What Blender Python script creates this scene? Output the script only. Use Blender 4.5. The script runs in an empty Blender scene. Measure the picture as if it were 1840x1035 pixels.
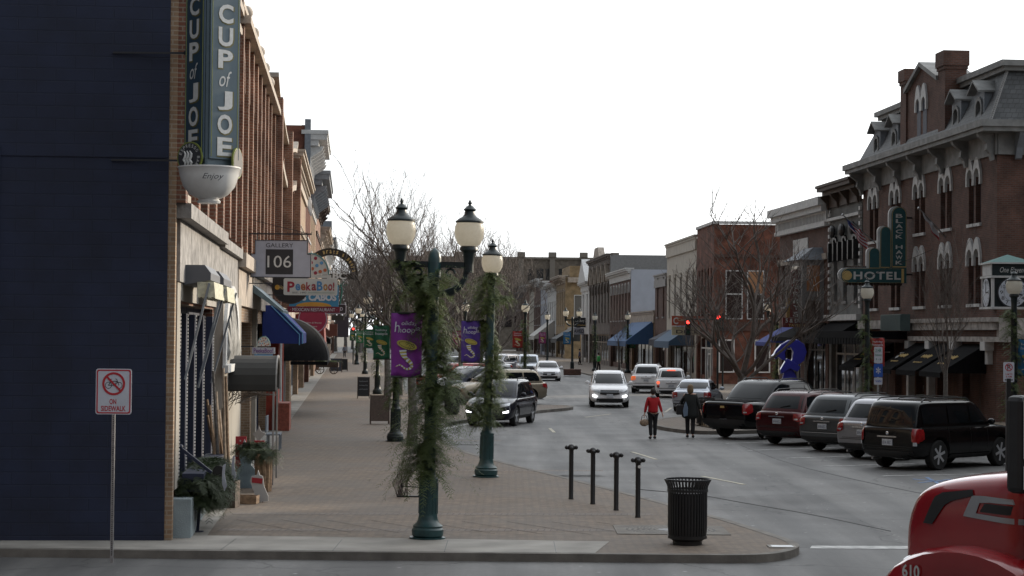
import bpy, bmesh, math, random
from mathutils import Vector, Matrix
from mathutils.bvhtree import BVHTree
R_ = math.radians
scene = bpy.context.scene
C = scene.collection
# ---------------------------------------------------------------- camera
CAMH = 3.45
cam_d = bpy.data.cameras.new('camera')
cam = bpy.data.objects.new('camera', cam_d); C.objects.link(cam); scene.camera = cam
cam_d.sensor_width = 36; cam_d.lens = 3500/1840*36; cam_d.clip_end = 3000; cam_d.clip_start = .5
PITCH, ROLL = R_(1.35), R_(0.5)
cam.matrix_world = Matrix.Translation((0, 0, CAMH)) @ Matrix.Rotation(R_(90)+PITCH, 4, 'X') @ Matrix.Rotation(ROLL, 4, 'Z')
# ---------------------------------------------------------------- world, sun, exposure
SUN_EL, SUN_AZ = R_(15), R_(50)       # azimuth measured from +Y towards +X
w = bpy.data.worlds.new('World'); scene.world = w; w.use_nodes = True
nt = w.node_tree; bgn = nt.nodes['Background']
sky = nt.nodes.new('ShaderNodeTexSky'); sky.sky_type = 'NISHITA'; sky.sun_disc = False
sky.sun_elevation = SUN_EL; sky.sun_rotation = SUN_AZ
sky.air_density = 1.0; sky.dust_density = 3.0; sky.ozone_density = 1.0
tcw = nt.nodes.new('ShaderNodeTexCoord'); cl = nt.nodes.new('ShaderNodeTexNoise'); cl.inputs['Scale'].default_value = 2.2
cl.inputs['Detail'].default_value = 5
nt.links.new(tcw.outputs['Generated'], cl.inputs['Vector'])
# the veil glows towards the sun and dims on the opposite side of the sky
dt = nt.nodes.new('ShaderNodeVectorMath'); dt.operation = 'DOT_PRODUCT'; dt.inputs[1].default_value = (math.sin(SUN_AZ), math.cos(SUN_AZ), .25)
nt.links.new(tcw.outputs['Generated'], dt.inputs[0]); gl = nt.nodes.new('ShaderNodeMapRange'); gl.inputs[1].default_value = -.6; gl.inputs[2].default_value = .9
gl.inputs[3].default_value = .10; gl.inputs[4].default_value = 1.55; nt.links.new(dt.outputs['Value'], gl.inputs[0])
veil = nt.nodes.new('ShaderNodeVectorMath'); veil.operation = 'SCALE'; veil.inputs[0].default_value = (9.4, 9.8, 10.2); nt.links.new(gl.outputs[0], veil.inputs['Scale'])
mx = nt.nodes.new('ShaderNodeMix'); mx.data_type = 'RGBA'
rmp = nt.nodes.new('ShaderNodeMapRange'); rmp.inputs[1].default_value = .3; rmp.inputs[2].default_value = .7
rmp.inputs[3].default_value = .72; rmp.inputs[4].default_value = .92
nt.links.new(cl.outputs['Fac'], rmp.inputs[0]); nt.links.new(rmp.outputs[0], mx.inputs[0])
nt.links.new(sky.outputs[0], mx.inputs[6]); nt.links.new(veil.outputs[0], mx.inputs[7])   # thin high cloud over the sky
nt.links.new(mx.outputs[2], bgn.inputs['Color']); bgn.inputs['Strength'].default_value = 0.12
sd = bpy.data.lights.new('sun', 'SUN'); sd.energy = 3.6; sd.angle = R_(1.5); sd.color = (1, .87, .70)
so = bpy.data.objects.new('sun', sd); C.objects.link(so)
sdir = Vector((math.sin(SUN_AZ)*math.cos(SUN_EL), math.cos(SUN_AZ)*math.cos(SUN_EL), math.sin(SUN_EL)))
so.rotation_euler = sdir.to_track_quat('Z', 'Y').to_euler(); so.location = (40, 20, 60)
vs = scene.view_settings; vs.view_transform = 'Standard'; vs.look = 'None'; vs.gamma = 1; vs.exposure = 0.3
scene.cycles.max_bounces = 5
# ---------------------------------------------------------------- measuring helpers
def ray(px, py):
    v = Vector(((px-920)/3500, -(py-517.5)/3500, -1))
    r = cam.matrix_world.to_3x3() @ v
    return r/r.y
def gp(px, py, z=0.0):
    r = ray(px, py); t = (z-CAMH)/r.z; return (r.x*t, t)
def pd(px, py, d):
    r = ray(px, py); return Vector((r.x*d, d, CAMH+r.z*d))
def XL(d): return -5.42-.082*(d-31.03)
def XR(d): return 19.24-.083*(d-77.3)
# ---------------------------------------------------------------- object helpers
def tag(o, label=None, cat=None, group=None, kind=None):
    if label: o['label'] = label
    if cat: o['category'] = cat
    if group: o['group'] = group
    if kind: o['kind'] = kind
    return o
def empty(name, loc=(0,0,0), rz=0, label=None, cat=None, group=None):
    o = bpy.data.objects.new(name, None); C.objects.link(o); o.location = loc; o.rotation_euler = (0,0,rz)
    o.empty_display_size = .3
    return tag(o, label, cat, group)
KIDS = {}
def link(name, me, parent=None):
    o = bpy.data.objects.new(name, me); C.objects.link(o)
    if parent: o.parent = parent; KIDS.setdefault(parent.name, []).append(o)
    return o
def copy_tree(o, parent=None):
    c = o.copy(); C.objects.link(c)
    if parent: c.parent = parent
    for ch in KIDS.get(o.name, []):
        k = copy_tree(ch, c); KIDS.setdefault(c.name, []).append(k)
    return c
class MB:
    """collects faces, builds one mesh object"""
    def __init__(s): s.v = []; s.f = []; s.m = []; s.mi = 0
    def add(s, vs, fs):
        n = len(s.v); s.v += [tuple(v) for v in vs]; s.f += [tuple(i+n for i in f) for f in fs]; s.m += [s.mi]*len(fs)
    def box(s, x0, x1, y0, y1, z0, z1):
        s.add([(x0,y0,z0),(x1,y0,z0),(x1,y1,z0),(x0,y1,z0),(x0,y0,z1),(x1,y0,z1),(x1,y1,z1),(x0,y1,z1)],
              [(0,3,2,1),(4,5,6,7),(0,1,5,4),(1,2,6,5),(2,3,7,6),(3,0,4,7)]); return s
    def bar(s, a, b, w, h=None, up=(0,0,1)):
        a = Vector(a); b = Vector(b); h = h or w; d = (b-a).normalized(); up = Vector(up)
        if abs(d.dot(up)) > .98: up = Vector((0,1,0))
        r = d.cross(up).normalized()*w/2; u = r.cross(d).normalized()*h/2
        vs = [p+q for p in (a,b) for q in (-r-u, r-u, r+u, -r+u)]
        s.add(vs, [(0,3,2,1),(4,5,6,7),(0,1,5,4),(1,2,6,5),(2,3,7,6),(3,0,4,7)]); return s
    def tube(s, pts, rad, n=8, caps=True):
        pts = [Vector(p) for p in pts]; k = len(pts)
        if not isinstance(rad, (list, tuple)): rad = [rad]*k
        vs = []; pr = None
        for i, p in enumerate(pts):
            d = (pts[min(i+1,k-1)]-pts[max(i-1,0)]).normalized()
            if pr is None:
                up = Vector((0,0,1)) if abs(d.z) < .9 else Vector((1,0,0)); r = d.cross(up).normalized()
            else:
                r = (pr-d*pr.dot(d)).normalized()
            pr = r; u = d.cross(r)
            for j in range(n):
                a = 2*math.pi*j/n; vs.append(p+(r*math.cos(a)+u*math.sin(a))*rad[i])
        fs = [(i*n+j, i*n+(j+1)%n, (i+1)*n+(j+1)%n, (i+1)*n+j) for i in range(k-1) for j in range(n)]
        if caps: fs += [tuple(range(n))[::-1], tuple((k-1)*n+j for j in range(n))]
        s.add(vs, fs); return s
    def lathe(s, prof, c=(0,0,0), n=20, axis='z', caps=True):
        vs = []; c = Vector(c)
        for (r, z) in prof:
            for j in range(n):
                a = 2*math.pi*j/n; x, y = r*math.cos(a), r*math.sin(a)
                vs.append(c+(Vector((x,y,z)) if axis == 'z' else Vector((x,z,y)) if axis == 'y' else Vector((z,x,y))))
        k = len(prof)
        fs = [(i*n+j, i*n+(j+1)%n, (i+1)*n+(j+1)%n, (i+1)*n+j) for i in range(k-1) for j in range(n)]
        if caps: fs += [tuple(range(n))[::-1], tuple((k-1)*n+j for j in range(n))]
        s.add(vs, fs); return s
    def prism(s, poly, f0, f1):
        """poly: 2D points; f0/f1 map a 2D point to 3D for the two ends"""
        n = len(poly); vs = [f0(p) for p in poly]+[f1(p) for p in poly]
        s.add(vs, [tuple(range(n))[::-1], tuple(range(n, 2*n))]+[(i, (i+1)%n, n+(i+1)%n, n+i) for i in range(n)]); return s
    def strip(s, outer, inner, f0, f1):
        """band between two equal-length polylines, extruded"""
        n = len(outer)
        for i in range(n-1):
            s.prism([outer[i], outer[i+1], inner[i+1], inner[i]], f0, f1)
        return s
    def quad(s, a, b, c, d): s.add([a,b,c,d], [(0,1,2,3)]); return s
    def sphere(s, c, r, n=12, m=8, sc=(1,1,1)):
        prof = [(r*math.sin(math.pi*i/m), -r*math.cos(math.pi*i/m)) for i in range(m+1)]
        k = len(s.v); s.lathe([(max(p[0],1e-4), p[1]) for p in prof], (0,0,0), n)
        for i in range(k, len(s.v)):
            v = s.v[i]; s.v[i] = (v[0]*sc[0]+c[0], v[1]*sc[1]+c[1], v[2]*sc[2]+c[2])
        return s
    def mesh(s, name, mats, smooth=False, recalc=True):
        me = bpy.data.meshes.new(name); me.from_pydata(s.v, [], s.f)
        for m in (mats if isinstance(mats, (list, tuple)) else [mats]): me.materials.append(m)
        for p, i in zip(me.polygons, s.m): p.material_index = i
        if recalc:
            b = bmesh.new(); b.from_mesh(me); bmesh.ops.recalc_face_normals(b, faces=b.faces)
            if smooth:
                for f in b.faces: f.smooth = True
                for e in b.edges:
                    if len(e.link_faces) == 2 and e.calc_face_angle(0) > R_(smooth if smooth is not True else 40): e.smooth = False
            b.to_mesh(me); b.free()
        elif smooth:
            for p in me.polygons: p.use_smooth = True
        me.update(); return me
    def build(s, name, mats, parent=None, smooth=False, recalc=True, bevel=0):
        o = link(name, s.mesh(name, mats, smooth, recalc), parent)
        if bevel:
            b = o.modifiers.new('bevel', 'BEVEL'); b.width = bevel; b.segments = 2; b.limit_method = 'ANGLE'; b.angle_limit = R_(40)
        return o
def bake(o):
    dg = bpy.context.evaluated_depsgraph_get(); dg.update()
    me = bpy.data.meshes.new_from_object(o.evaluated_get(dg)); o.modifiers.clear(); o.data = me; return o
def structure(mb, name, mats, **k): return tag(mb.build(name, mats, **k), kind='structure')
# ---------------------------------------------------------------- materials
def newmat(name):
    m = bpy.data.materials.new(name); m.use_nodes = True; n = m.node_tree
    return m, n, n.nodes['Principled BSDF']
def rgb(c): return tuple(c)+(1,)
def mat(name, col, rough=.6, metal=0, var=.12, scale=6, bump=0, bscale=40, spec=.5, coat=0, emit=None, es=0, dirt=0):
    m, n, p = newmat(name)
    tc = n.nodes.new('ShaderNodeTexCoord'); nz = n.nodes.new('ShaderNodeTexNoise'); nz.inputs['Scale'].default_value = scale; nz.inputs['Detail'].default_value = 6
    n.links.new(tc.outputs['Object'], nz.inputs['Vector'])
    r = n.nodes.new('ShaderNodeValToRGB'); r.color_ramp.elements[0].position = .3; r.color_ramp.elements[1].position = .7
    r.color_ramp.elements[0].color = rgb([c*(1-var) for c in col]); r.color_ramp.elements[1].color = rgb([min(1, c*(1+var)) for c in col])
    n.links.new(nz.outputs['Fac'], r.inputs[0]); n.links.new(r.outputs[0], p.inputs['Base Color'])
    p.inputs['Roughness'].default_value = rough; p.inputs['Metallic'].default_value = metal; p.inputs['Specular IOR Level'].default_value = spec
    if coat: p.inputs['Coat Weight'].default_value = coat; p.inputs['Coat Roughness'].default_value = .05
    if bump:
        nb = n.nodes.new('ShaderNodeTexNoise'); nb.inputs['Scale'].default_value = bscale; nb.inputs['Detail'].default_value = 5; n.links.new(tc.outputs['Object'], nb.inputs['Vector'])
        b = n.nodes.new('ShaderNodeBump'); b.inputs['Strength'].default_value = bump; b.inputs['Distance'].default_value = .02
        n.links.new(nb.outputs['Fac'], b.inputs['Height']); n.links.new(b.outputs[0], p.inputs['Normal'])
    if emit: p.inputs['Emission Color'].default_value = rgb(emit); p.inputs['Emission Strength'].default_value = es
    return m
def mixc(n, a, b, fac, mode='MIX'):
    x = n.nodes.new('ShaderNodeMix'); x.data_type = 'RGBA'; x.blend_type = mode
    for s, v in ((0, fac), (6, a), (7, b)):
        if hasattr(v, 'links'): n.links.new(v, x.inputs[s])
        else: x.inputs[s].default_value = v if s == 0 else rgb(v)
    return x.outputs[2]
def noise(n, vec, scale, detail=4):
    z = n.nodes.new('ShaderNodeTexNoise'); z.inputs['Scale'].default_value = scale; z.inputs['Detail'].default_value = detail
    n.links.new(vec, z.inputs['Vector']); return z.outputs['Fac']
def mrange(n, v, a, b, c, d):
    z = n.nodes.new('ShaderNodeMapRange'); n.links.new(v, z.inputs[0])
    for i, q in enumerate((a,b,c,d)): z.inputs[i+1].default_value = q
    return z.outputs[0]
def brickmat(name, c1, c2, mortar, bw=.22, bh=.075, ms=.012, bump=.5, rough=.88, stain=.35):
    m, n, p = newmat(name)
    tc = n.nodes.new('ShaderNodeTexCoord'); sp = n.nodes.new('ShaderNodeSeparateXYZ'); n.links.new(tc.outputs['Object'], sp.inputs[0])
    ad = n.nodes.new('ShaderNodeMath'); n.links.new(sp.outputs[0], ad.inputs[0]); n.links.new(sp.outputs[1], ad.inputs[1])
    cb = n.nodes.new('ShaderNodeCombineXYZ'); n.links.new(ad.outputs[0], cb.inputs[0]); n.links.new(sp.outputs[2], cb.inputs[1])
    b = n.nodes.new('ShaderNodeTexBrick'); n.links.new(cb.outputs[0], b.inputs['Vector'])
    b.inputs['Scale'].default_value = 1; b.inputs['Brick Width'].default_value = bw; b.inputs['Row Height'].default_value = bh
    b.inputs['Mortar Size'].default_value = ms; b.inputs['Mortar Smooth'].default_value = .2; b.inputs['Bias'].default_value = -.2
    b.inputs['Color1'].default_value = rgb(c1); b.inputs['Color2'].default_value = rgb(c2); b.inputs['Mortar'].default_value = rgb(mortar)
    f = noise(n, tc.outputs['Object'], 1.3, 7); g = mrange(n, f, .35, .7, 1-stain, 1+stain*.4)
    out = mixc(n, b.outputs['Color'], (0,0,0), 0.0)
    vm = n.nodes.new('ShaderNodeVectorMath'); vm.operation = 'SCALE'; n.links.new(b.outputs['Color'], vm.inputs[0]); n.links.new(g, vm.inputs['Scale'])
    n.links.new(vm.outputs[0], p.inputs['Base Color']); p.inputs['Roughness'].default_value = rough
    bp = n.nodes.new('ShaderNodeBump'); bp.inputs['Strength'].default_value = bump; bp.inputs['Distance'].default_value = .015; bp.invert = True
    n.links.new(b.outputs['Fac'], bp.inputs['Height']); n.links.new(bp.outputs[0], p.inputs['Normal'])
    return m
M = {}
M['asphalt'] = None
def asphalt():
    m, n, p = newmat('asphalt'); tc = n.nodes.new('ShaderNodeTexCoord'); o = tc.outputs['Object']
    base = mixc(n, (.115,.114,.111), (.16,.157,.152), noise(n, o, .35, 8))
    fine = mixc(n, (.75,.75,.75), (1.25,1.25,1.25), noise(n, o, 9, 6)); base = mixc(n, base, fine, 1.0, 'MULTIPLY')
    # tyre tracks / patches drawn out along the street
    mp = n.nodes.new('ShaderNodeMapping'); n.links.new(o, mp.inputs[0]); mp.inputs['Scale'].default_value = (1.1, .06, 1)
    tr = mrange(n, noise(n, mp.outputs[0], 1.0, 5), .38, .62, 0, .9); base = mixc(n, base, (.068,.068,.068), tr)
    # pale specks of worn grit and salt
    vo = n.nodes.new('ShaderNodeTexVoronoi'); vo.inputs['Scale'].default_value = 1.6; n.links.new(o, vo.inputs['Vector'])
    spk = mrange(n, vo.outputs['Distance'], .0, .075, 1, 0); base = mixc(n, base, (.42,.42,.41), spk)
    # cracks
    ck = n.nodes.new('ShaderNodeTexVoronoi'); ck.feature = 'DISTANCE_TO_EDGE'; ck.inputs['Scale'].default_value = .16
    wv = n.nodes.new('ShaderNodeVectorMath'); wv.operation = 'ADD'; nn = n.nodes.new('ShaderNodeTexNoise'); nn.inputs['Scale'].default_value = .8; nn.inputs['Detail'].default_value = 6
    n.links.new(o, nn.inputs['Vector']); sc = n.nodes.new('ShaderNodeVectorMath'); sc.operation = 'SCALE'; sc.inputs['Scale'].default_value = 1.6
    n.links.new(nn.outputs['Color'], sc.inputs[0]); n.links.new(o, wv.inputs[0]); n.links.new(sc.outputs[0], wv.inputs[1]); n.links.new(wv.outputs[0], ck.inputs['Vector'])
    cf = mrange(n, ck.outputs['Distance'], .0, .006, .75, 0); base = mixc(n, base, (.03,.03,.03), cf)
    n.links.new(base, p.inputs['Base Color'])
    n.links.new(mrange(n, noise(n, o, .5, 5), .3, .7, .62, .78), p.inputs['Roughness'])
    bp = n.nodes.new('ShaderNodeBump'); bp.inputs['Strength'].default_value = .35; bp.inputs['Distance'].default_value = .01
    n.links.new(noise(n, o, 60, 3), bp.inputs['Height']); n.links.new(bp.outputs[0], p.inputs['Normal'])
    return m
M['asphalt'] = asphalt()
def paver(name, c1, c2, rot, mort=(.1,.085,.075), bw=.22, bh=.11):
    m, n, p = newmat(name); tc = n.nodes.new('ShaderNodeTexCoord'); o = tc.outputs['Object']
    mp = n.nodes.new('ShaderNodeMapping'); n.links.new(o, mp.inputs[0]); mp.inputs['Rotation'].default_value = (0,0,rot)
    def br(vec, w_, h_, ms):
        b = n.nodes.new('ShaderNodeTexBrick'); n.links.new(vec, b.inputs['Vector']); b.inputs['Scale'].default_value = 1
        b.inputs['Brick Width'].default_value = w_; b.inputs['Row Height'].default_value = h_; b.inputs['Mortar Size'].default_value = ms
        b.inputs['Color1'].default_value = rgb(c1); b.inputs['Color2'].default_value = rgb(c2); b.inputs['Mortar'].default_value = rgb(mort); b.inputs['Mortar Smooth'].default_value = .3
        return b
    b = br(mp.outputs[0], bw, bh, .012)
    # coarser basket pattern of laid panels
    ch = n.nodes.new('ShaderNodeTexChecker'); ch.inputs['Scale'].default_value = 1/.44; n.links.new(mp.outputs[0], ch.inputs['Vector'])
    mp2 = n.nodes.new('ShaderNodeMapping'); n.links.new(o, mp2.inputs[0]); mp2.inputs['Rotation'].default_value = (0,0,rot+math.pi/2)
    b2 = br(mp2.outputs[0], bw, bh, .012)
    col = mixc(n, b.outputs['Color'], b2.outputs['Color'], ch.outputs['Fac'])
    pb = n.nodes.new('ShaderNodeTexNoise'); pb.inputs['Scale'].default_value = 3.2; pb.inputs['Detail'].default_value = 5; n.links.new(o, pb.inputs['Vector'])
    col = mixc(n, col, mixc(n, (.72,.72,.72), (1.2,1.2,1.2), pb.outputs['Fac']), 1.0, 'MULTIPLY')
    st = mrange(n, noise(n, o, .5, 8), .4, .62, 0, .45); col = mixc(n, col, (.13,.12,.11), st)
    n.links.new(col, p.inputs['Base Color']); p.inputs['Roughness'].default_value = .85
    bp = n.nodes.new('ShaderNodeBump'); bp.inputs['Strength'].default_value = .5; bp.inputs['Distance'].default_value = .01; bp.invert = True
    n.links.new(b.outputs['Fac'], bp.inputs['Height']); n.links.new(bp.outputs[0], p.inputs['Normal'])
    return m
M['paver'] = paver('brick_paving', (.150,.115,.085), (.21,.162,.12), R_(45))
M['paver_edge'] = paver('brick_paving_border', (.17,.14,.12), (.21,.175,.15), R_(5))
M['concrete'] = mat('concrete', (.27,.255,.23), .85, var=.22, scale=1.4, bump=.3)
M['kerb'] = mat('kerb_concrete', (.15,.138,.122), .85, var=.3, scale=2.5, bump=.3)
M['paint_white'] = mat('road_paint', (.42,.42,.41), .7, var=.4, scale=5)
M['paint_yellow'] = mat('road_paint_cream', (.38,.35,.27), .7, var=.4, scale=5)
M['paint_blue'] = mat('road_paint_blue', (.12,.2,.36), .7, var=.4, scale=5)
M['dirt'] = mat('planting_soil', (.12,.085,.06), .95, var=.5, scale=9, bump=.8)
M['navy'] = brickmat('navy_painted_block', (.009,.0155,.042), (.0105,.0175,.046), (.008,.0135,.036), .6, .2, .010, .5, .7, .3)
M['brick'] = brickmat('red_brick', (.18,.072,.045), (.27,.12,.072), (.27,.21,.16), stain=.5)
M['brick_tan'] = brickmat('tan_brick', (.26,.165,.10), (.35,.235,.145), (.34,.27,.2))
M['brick_brown'] = brickmat('brown_brick', (.10,.042,.029), (.15,.066,.046), (.11,.085,.072))
M['brick_red2'] = brickmat('orange_red_brick', (.16,.05,.03), (.21,.075,.042), (.2,.1,.07), stain=.6)
M['brick_dark'] = brickmat('dark_stone', (.12,.10,.09), (.18,.15,.13), (.1,.09,.08), .5, .3)
M['brick_yel'] = brickmat('yellow_brick', (.26,.18,.09), (.31,.22,.12), (.35,.27,.17))
M['brick_grey'] = brickmat('grey_painted_brick', (.16,.165,.16), (.18,.185,.18), (.14,.14,.135))
M['stone'] = mat('limestone', (.36,.31,.26), .85, var=.3, scale=3, bump=.5, bscale=15)
M['stone_rough'] = mat('rough_stone', (.24,.23,.22), .9, var=.45, scale=4, bump=1, bscale=9)
M['plaster'] = mat('painted_plaster', (.29,.27,.235), .8, var=.08, scale=2, bump=.15)
M['white'] = mat('white_paint', (.72,.71,.68), .6, var=.08, scale=4)
M['wallwhite'] = mat('pale_blue_white_render', (.40,.43,.49), .85, var=.08, scale=1)
M['offwhite'] = mat('aged_white_paint', (.50,.505,.50), .7, var=.15, scale=4)
M['grey'] = mat('grey_paint', (.2,.2,.2), .6, var=.12)
M['greybl'] = mat('blue_grey_paint', (.17,.19,.215), .65, var=.15)
M['cream'] = mat('cream_render', (.50,.47,.41), .85, var=.1, scale=1.5)
M['black'] = mat('black_paint', (.012,.012,.013), .45, var=.2)
M['blackmat'] = mat('black_canvas', (.007,.007,.008), .95, spec=.12, var=.3, scale=10)
M['slate'] = brickmat('roof_slate', (.045,.049,.053), (.075,.08,.085), (.03,.03,.032), .25, .2, .015, .8, .6)
M['roof'] = mat('flat_roof_felt', (.12,.12,.12), .9)
M['glass'] = mat('window_glass', (.012,.014,.017), .06, spec=.8, var=.3, scale=1.2)
M['glassl'] = mat('window_glass_sky', (.05,.055,.065), .04, spec=1.0, var=.3, scale=1.2)
M['navyt'] = mat('navy_trim', (.013,.019,.045), .6)
M['green'] = mat('lamp_green_paint', (.012,.050,.054), .38, var=.25, scale=8, spec=.6)
M['darkgreen'] = mat('lamp_black_green_paint', (.008,.017,.019), .42, var=.25, scale=8)
M['frost'] = mat('frosted_glass', (.64,.59,.46), .3, var=.1, scale=30, bump=.5, bscale=60)
def frosted():
    m, n, p = newmat('frosted_lamp_glass'); tc = n.nodes.new('ShaderNodeTexCoord')
    col = mixc(n, (.80,.77,.68), (.95,.92,.85), noise(n, tc.outputs['Object'], 22, 3))
    n.links.new(col, p.inputs['Base Color']); p.inputs['Roughness'].default_value = .25
    tr = n.nodes.new('ShaderNodeBsdfTranslucent'); n.links.new(col, tr.inputs[0]); ms = n.nodes.new('ShaderNodeMixShader'); ms.inputs[0].default_value = .72
    n.links.new(p.outputs[0], ms.inputs[1]); n.links.new(tr.outputs[0], ms.inputs[2]); n.links.new(ms.outputs[0], n.nodes['Material Output'].inputs[0])
    bp = n.nodes.new('ShaderNodeBump'); bp.inputs['Strength'].default_value = .5; bp.inputs['Distance'].default_value = .01
    n.links.new(noise(n, tc.outputs['Object'], 55, 2), bp.inputs['Height']); n.links.new(bp.outputs[0], p.inputs['Normal'])
    return m
M['frost'] = frosted()
def foliage(name, a, b):
    m, n, p = newmat(name); g = n.nodes.new('ShaderNodeNewGeometry'); tc = n.nodes.new('ShaderNodeTexCoord')
    col = mixc(n, a, b, noise(n, tc.outputs['Object'], 4, 4)); n.links.new(col, p.inputs['Base Color']); p.inputs['Roughness'].default_value = .6
    tr = n.nodes.new('ShaderNodeBsdfTranslucent'); n.links.new(col, tr.inputs[0]); ms = n.nodes.new('ShaderNodeMixShader'); ms.inputs[0].default_value = .35
    n.links.new(p.outputs[0], ms.inputs[1]); n.links.new(tr.outputs[0], ms.inputs[2]); n.links.new(ms.outputs[0], n.nodes['Material Output'].inputs[0]); return m
M['cedar'] = foliage('cedar_sprays', (.036,.062,.018), (.12,.155,.05))
M['pine'] = foliage('pine_boughs', (.02,.035,.016), (.065,.09,.04))
M['trim'] = mat('grey_stone_trim', (.18,.183,.18), .7, var=.3, scale=2.5)
M['twig'] = mat('bare_branches', (.12,.10,.088), .9, var=.3)
M['bark'] = mat('tree_bark', (.13,.12,.11), .95, var=.4, scale=12, bump=1, bscale=25)
M['wood'] = mat('weathered_wood', (.24,.16,.10), .8, var=.4, scale=14, bump=.4)
M['wood_dk'] = mat('dark_wood', (.055,.035,.025), .7, var=.3, scale=14)
M['wood_lt'] = mat('pale_wood', (.42,.34,.26), .8, var=.35, scale=12)
M['steel'] = mat('galvanised_steel', (.42,.43,.44), .4, .8, var=.2, scale=20)
M['chrome'] = mat('chrome', (.7,.7,.72), .12, 1, var=.03)
M['rubber'] = mat('tyre_rubber', (.014,.014,.014), .8, var=.3)
M['rim'] = mat('alloy', (.50,.51,.53), .35, .35, var=.05)
M['plastic'] = mat('black_plastic', (.018,.018,.019), .55, var=.2)
M['carglass'] = mat('car_glass', (.006,.008,.010), .03, spec=.42, var=.2)
M['lens'] = mat('headlamp_lens', (.55,.57,.6), .1, .3, var=.25, scale=30, coat=.5)
M['lens_on'] = mat('running_light', (.9,.9,.95), .2, emit=(1,1,1), es=6)
M['tail'] = mat('tail_lamp', (.25,.008,.01), .12, coat=.7, var=.3, scale=12, spec=.7)
M['tail_on'] = mat('brake_light_lit', (.6,.03,.02), .2, emit=(1,.12,.05), es=1.4)
M['tail_org'] = mat('tail_lamp_orange', (.6,.12,.03), .2, emit=(1,.2,.05), es=.35)
M['plate'] = mat('licence_plate', (.55,.58,.62), .4, var=.2, scale=25)
M['red_on'] = mat('signal_red_lit', (.9,.05,.04), .3, emit=(1,.04,.03), es=4)
M['skin'] = mat('skin', (.5,.3,.22), .5, var=.05)
M['gold'] = mat('gilded_lettering', (.55,.40,.16), .4, .2, var=.1)
M['teal'] = mat('teal_sign_paint', (.012,.075,.085), .45, var=.12)
M['letter'] = mat('silver_white_lettering', (.55,.56,.55), .45, var=.1, scale=20)
def flat(name, col=0, **k):
    if name not in M: M[name] = mat(name, col, k.pop('rough', .55), var=k.pop('var', .06), **k)
    return M[name]
# ---------------------------------------------------------------- lettering
FONT_CACHE = {}
def text_mesh(s, bold=0, shear=0, space=1.0):
    k = (s, bold, shear, space)
    if k in FONT_CACHE: return FONT_CACHE[k]
    cu = bpy.data.curves.new('lettering', 'FONT'); cu.body = s; cu.offset = bold; cu.shear = shear; cu.space_character = space
    cu.resolution_u = 3; cu.align_x = 'CENTER'
    ob = bpy.data.objects.new('lettering', cu); C.objects.link(ob)
    dg = bpy.context.evaluated_depsgraph_get(); dg.update(); me = bpy.data.meshes.new_from_object(ob.evaluated_get(dg))
    bpy.data.objects.remove(ob)
    vs = [v.co.copy() for v in me.vertices]; fs = [tuple(p.vertices) for p in me.polygons]
    FONT_CACHE[k] = (vs, fs); return vs, fs
def text_into(mb, s, c, right, up, w_, h_, depth=.012, bold=0, shear=0, space=1.0, fit=True):
    """lettering centred on c, on the plane (right, up), fitted into w_ x h_"""
    vs, fs = text_mesh(s, bold, shear, space)
    if not vs: return
    x0 = min(v.x for v in vs); x1 = max(v.x for v in vs); y0 = min(v.y for v in vs); y1 = max(v.y for v in vs)
    sx = w_/(x1-x0); sy = h_/(y1-y0)
    if not fit: sx = sy = min(sx, sy)
    c = Vector(c); right = Vector(right).normalized(); up = Vector(up).normalized(); nrm = right.cross(up)
    mb.add([c+right*((v.x-(x0+x1)/2)*sx)+up*((v.y-(y0+y1)/2)*sy)+nrm*depth for v in vs], fs)
def scribble(name, c, right, up, w_, h_, m, parent, seed=1, depth=.02, th=.018):
    """illegible handwriting: one wavy stroke"""
    rn = random.Random(seed); c = Vector(c); right = Vector(right).normalized(); up = Vector(up).normalized(); n = right.cross(up); mb = MB(); pts = []
    for i in range(40):
        t = i/39; pts.append(c+right*((t-.5)*w_+.03*w_*math.sin(i*1.7))+up*(h_*.5*math.sin(i*1.35)*rn.uniform(.35,1))+n*depth)
    mb.tube(pts, th/2, 4); return mb.build(name, m, parent)
def text_obj(name, s, c, right, up, w_, h_, m, parent, **k):
    mb = MB(); text_into(mb, s, c, right, up, w_, h_, **k)
    return mb.build(name, m, parent, recalc=False)
# ================================================================ SETTING
def sheet(name, poly, z, m, kind='structure'):
    b = MB(); b.add([(x,y,z) for x,y in poly], [tuple(range(len(poly)))])
    me = b.mesh(name, m, recalc=False); bm = bmesh.new(); bm.from_mesh(me)
    bmesh.ops.triangulate(bm, faces=bm.faces, ngon_method='EAR_CLIP'); bmesh.ops.recalc_face_normals(bm, faces=bm.faces)
    for f in bm.faces:
        if f.normal.z < 0: f.normal_flip()
    bm.to_mesh(me); bm.free(); return tag(link(name, me), kind=kind)
def smooth_line(pts, it=2):
    for _ in range(it):
        q = [pts[0]]
        for a, b in zip(pts, pts[1:]):
            q += [(a[0]*.75+b[0]*.25, a[1]*.75+b[1]*.25), (a[0]*.25+b[0]*.75, a[1]*.25+b[1]*.75)]
        pts = q+[pts[-1]]
    return pts
def offset(pts, d):
    out = []
    for i, p in enumerate(pts):
        a = Vector(pts[max(i-1,0)]); b = Vector(pts[min(i+1,len(pts)-1)]); t = (b-a).normalized()
        out.append((p[0]-t.y*d, p[1]+t.x*d))
    return out
def kerb(name, pts, inward, z=.125, wdt=.16):
    inner = offset(pts, inward*wdt); b = MB()
    for i in range(len(pts)-1):
        p, q, r, s = pts[i], pts[i+1], inner[i+1], inner[i]
        b.quad((*p,z), (*q,z), (*r,z), (*s,z)); b.quad((*p,-.02), (*q,-.02), (*q,z), (*p,z))
    structure(b, name, M['kerb'])
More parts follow.
